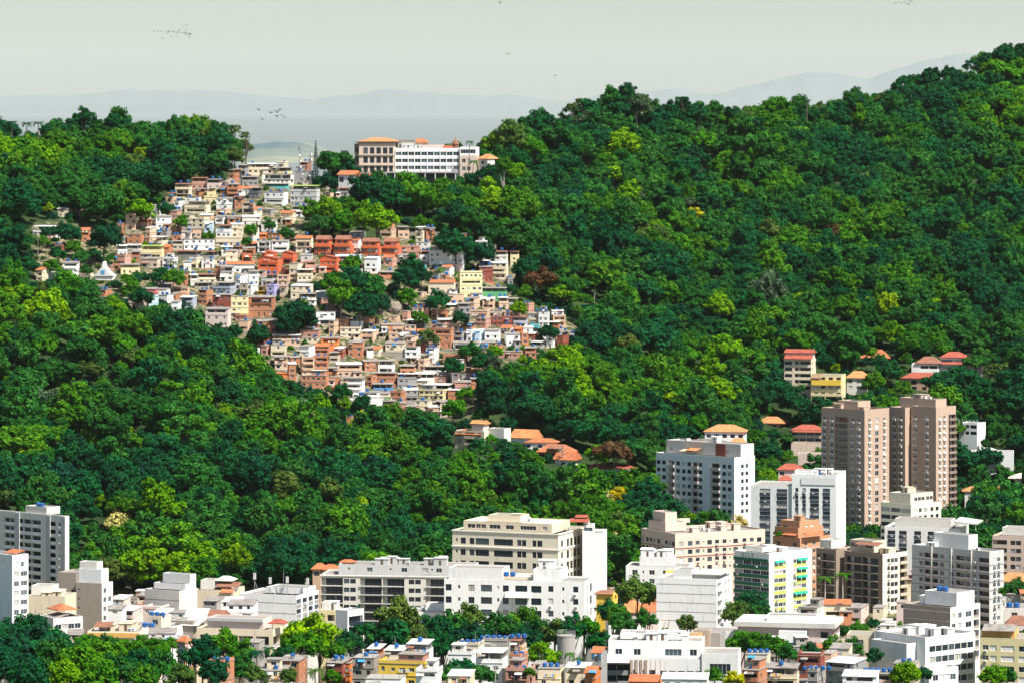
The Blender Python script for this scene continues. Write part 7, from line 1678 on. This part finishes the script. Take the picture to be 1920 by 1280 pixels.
# bare pale trees standing out of the canopy
for px, py, hpx in ((1225, 508, 34), (566, 772, 40), (1275, 955, 36), (205, 668, 26), (1055, 860, 20), (1705, 350, 30), (1028, 450, 34), (1315, 460, 26), (355, 1060, 26), (1600, 470, 24), (520, 900, 26), (905, 880, 24), (300, 880, 24)):
    D = hit(px, py+hpx*.5, 1640.) or ridge_D(px); s = D/F; zb = ground_z(px, D); zt_ = zof(py-hpx*.5, D)+2.; hh = max(7., zt_-zb)
    root = link('bare_tree', None, None, ((px-960)*s, D, zb)); tag(root, 'bare pale-limbed tree standing out of the forest canopy', 'tree', 'bare trees in the canopy'); b = MB(); r_ = random.Random(px)
    b.tube([(0, 0, -.3), (.2, 0, hh*.5), (0, .2, hh)], [.32, .22, .05], 6); b.build('trunk', ['barkpale'], root); b = MB()
    for i in range(9):
        a = r_.uniform(0, 6.28); z0 = hh*r_.uniform(.5, .9); L_ = r_.uniform(2., 4.5); m_ = (math.cos(a)*L_*.5, math.sin(a)*L_*.5, z0+L_*.35); e = (math.cos(a)*L_, math.sin(a)*L_, z0+L_*.8)
        b.tube([(.1, .1, z0), m_, e], [.12, .08, .03], 5)
        for j in range(2): b.tube([m_, (m_[0]+r_.uniform(-1.2, 1.2), m_[1]+r_.uniform(-1.2, 1.2), m_[2]+r_.uniform(.8, 1.8))], [.06, .02], 4)
    b.build('branches', ['barkpale'], root)
# white railing and little orange cliff patch in the wood
D = hit(432, 735, 1640.); s = D/F; root = link('terrace_wall', None, None, ((432-960)*s, D, zof(737, D)-3)); tag(root, 'small white terrace wall with pale railing in the wood', 'wall')
b = MB(); w = 20*s; b.box(-w, w, 0, .3, 0, 3.); b.build('wall', ['white'], root); b = MB()
for i in range(9): b.box(-w+i*w/4-.05, -w+i*w/4+.05, .1, .2, 3.002, 4.2)
b.box(-w, w, .08, .22, 4.2, 4.3); b.build('railing', ['paleblue'], root); CLEAR.append((412, 452, 730, 740, D))
# stone retaining walls
for x0, x1, yt, yb_, lab in ((742, 828, 436, 444, 'long dark stone retaining wall above the green bank'), (655, 735, 745, 760, 'white retaining wall at the lower edge of the settlement'), (455, 520, 598, 606, 'curving stone retaining wall below the brick house'), (700, 760, 660, 668, 'stained stair wall crossing the middle of the settlement')):
    D = hit((x0+x1)/2, yb_, 1850.); s = D/F; root = link('retaining_wall', None, None, (((x0+x1)/2-960)*s, D, zof(yb_, D)-2)); tag(root, lab, 'wall'); w = (x1-x0)*s/2; h = (yb_-yt)*s+2
    b = MB(); b.box(-w, w, 0, .5, 0, h); b.build('wall', ['white' if 'white' in lab else 'stone'], root); b = MB(); b.box(-w-.1, w+.1, -.1, .6, h+.002, h+.2); b.build('coping', ['concrete'], root)

# ---------------------------------------------------------------- birds
def bird_mesh(fl):
    def mk():
        b = MB(); b.tube([(0, -.34, 0), (0, -.24, .02), (0, 0, 0), (0, .22, 0), (0, .42, .0)], [.02, .06, .09, .05, .012], 6)
        for sg in (-1, 1):
            p = [(0, -.12, .04), (0, .12, .03), (sg*.38, .06, .03+.22*fl), (sg*.38, -.16, .05+.22*fl), (sg*.85, .06, .03+.10*fl), (sg*.80, -.06, .04+.10*fl)]
            b.quad(p[0], p[1], p[2], p[3]); b.quad(p[3], p[2], p[4], p[5])
            b.quad(*(tuple(Vector(v)+Vector((0, 0, -.025))) for v in (p[0], p[1], p[2], p[3]))); b.quad(*(tuple(Vector(v)+Vector((0, 0, -.02))) for v in (p[3], p[2], p[4], p[5])))
        b.quad((0, .36, .01), (.10, .62, 0), (0, .58, 0), (-.10, .62, 0))
        return b.mesh('bird', ['bird'])
    return cached(('bird', fl), mk)
def bird(px, py, D, sc, lab, grp):
    o = link('bird', bird_mesh(R.choice([-.9, -.2, .6, 1.2])), None, P(px, py, D)); o.rotation_euler = (R.uniform(-.5, .5), R.uniform(-.5, .5), R.uniform(0, 6.28)); o.scale = (sc, sc, sc); tag(o, lab, 'bird', grp)
z1 = [(216,160),(254,158),(290,164),(330,165),(355,157),(367,160),(352,177),(398,160),(420,168),(392,216),(304,230),(447,210),(453,182),(460,168),(478,146),(501,106),(547,100),(500,174),(523,170),(536,142),(540,174),(534,182),(543,197),(565,181),(576,184),(586,182),(596,190),(577,220),(572,192)]
for x, y in z1: bird(250+x/5.486, 30+y/5.486, 2100, 1.15, 'tiny dark bird of the flock flying in a line high in the sky', 'flock in a line')
for x, y in ((1287,967),(1416,998),(1328,1063),(1468,985),(1482,992),(1507,970),(1475,1034),(1527,1026),(1557,1046)): bird(250+x/5.486, 30+y/5.486, 1900, 1.7, 'dark bird of the loose group circling above the left hill', 'loose group of birds')
for x, y in ((633,30),(648,32),(690,30),(730,22),(753,40),(767,44),(772,14),(790,4),(798,28)): bird(1560+x/5.333, y/5.333, 2000, 1.3, 'tiny dark bird of the flock at the top edge of the sky', 'flock at the top of the sky')
bird(952, 102, 1900, 1.5, 'single dark bird gliding in the middle of the sky', None); bird(1041, 142, 1900, 1.3, 'lone bird low above the middle ridge', None); bird(937, 5, 1900, 1.4, 'lone bird at the very top of the sky', None); bird(371, 109, 2100, .8, 'tiny stray bird below the line flock', None)

# ---------------------------------------------------------------- air
t, out = new_mat('haze_air')
pv = N(t, 'ShaderNodeVolumePrincipled'); pv.inputs['Color'].default_value = (.77, .82, .79, 1); pv.inputs['Density'].default_value = HAZE_DENSITY; pv.inputs['Anisotropy'].default_value = 0.0
t.links.new(pv.outputs[0], out.inputs['Volume'])
b = MB(); b.box(-30500, 30500, -1600, 180500, -10, 2700); o = b.build('haze', ['haze_air']); tag(o, 'thin pale haze filling the air', None, None, 'stuff')
print('objects', len(bpy.data.objects), 'tanks', NT[0])
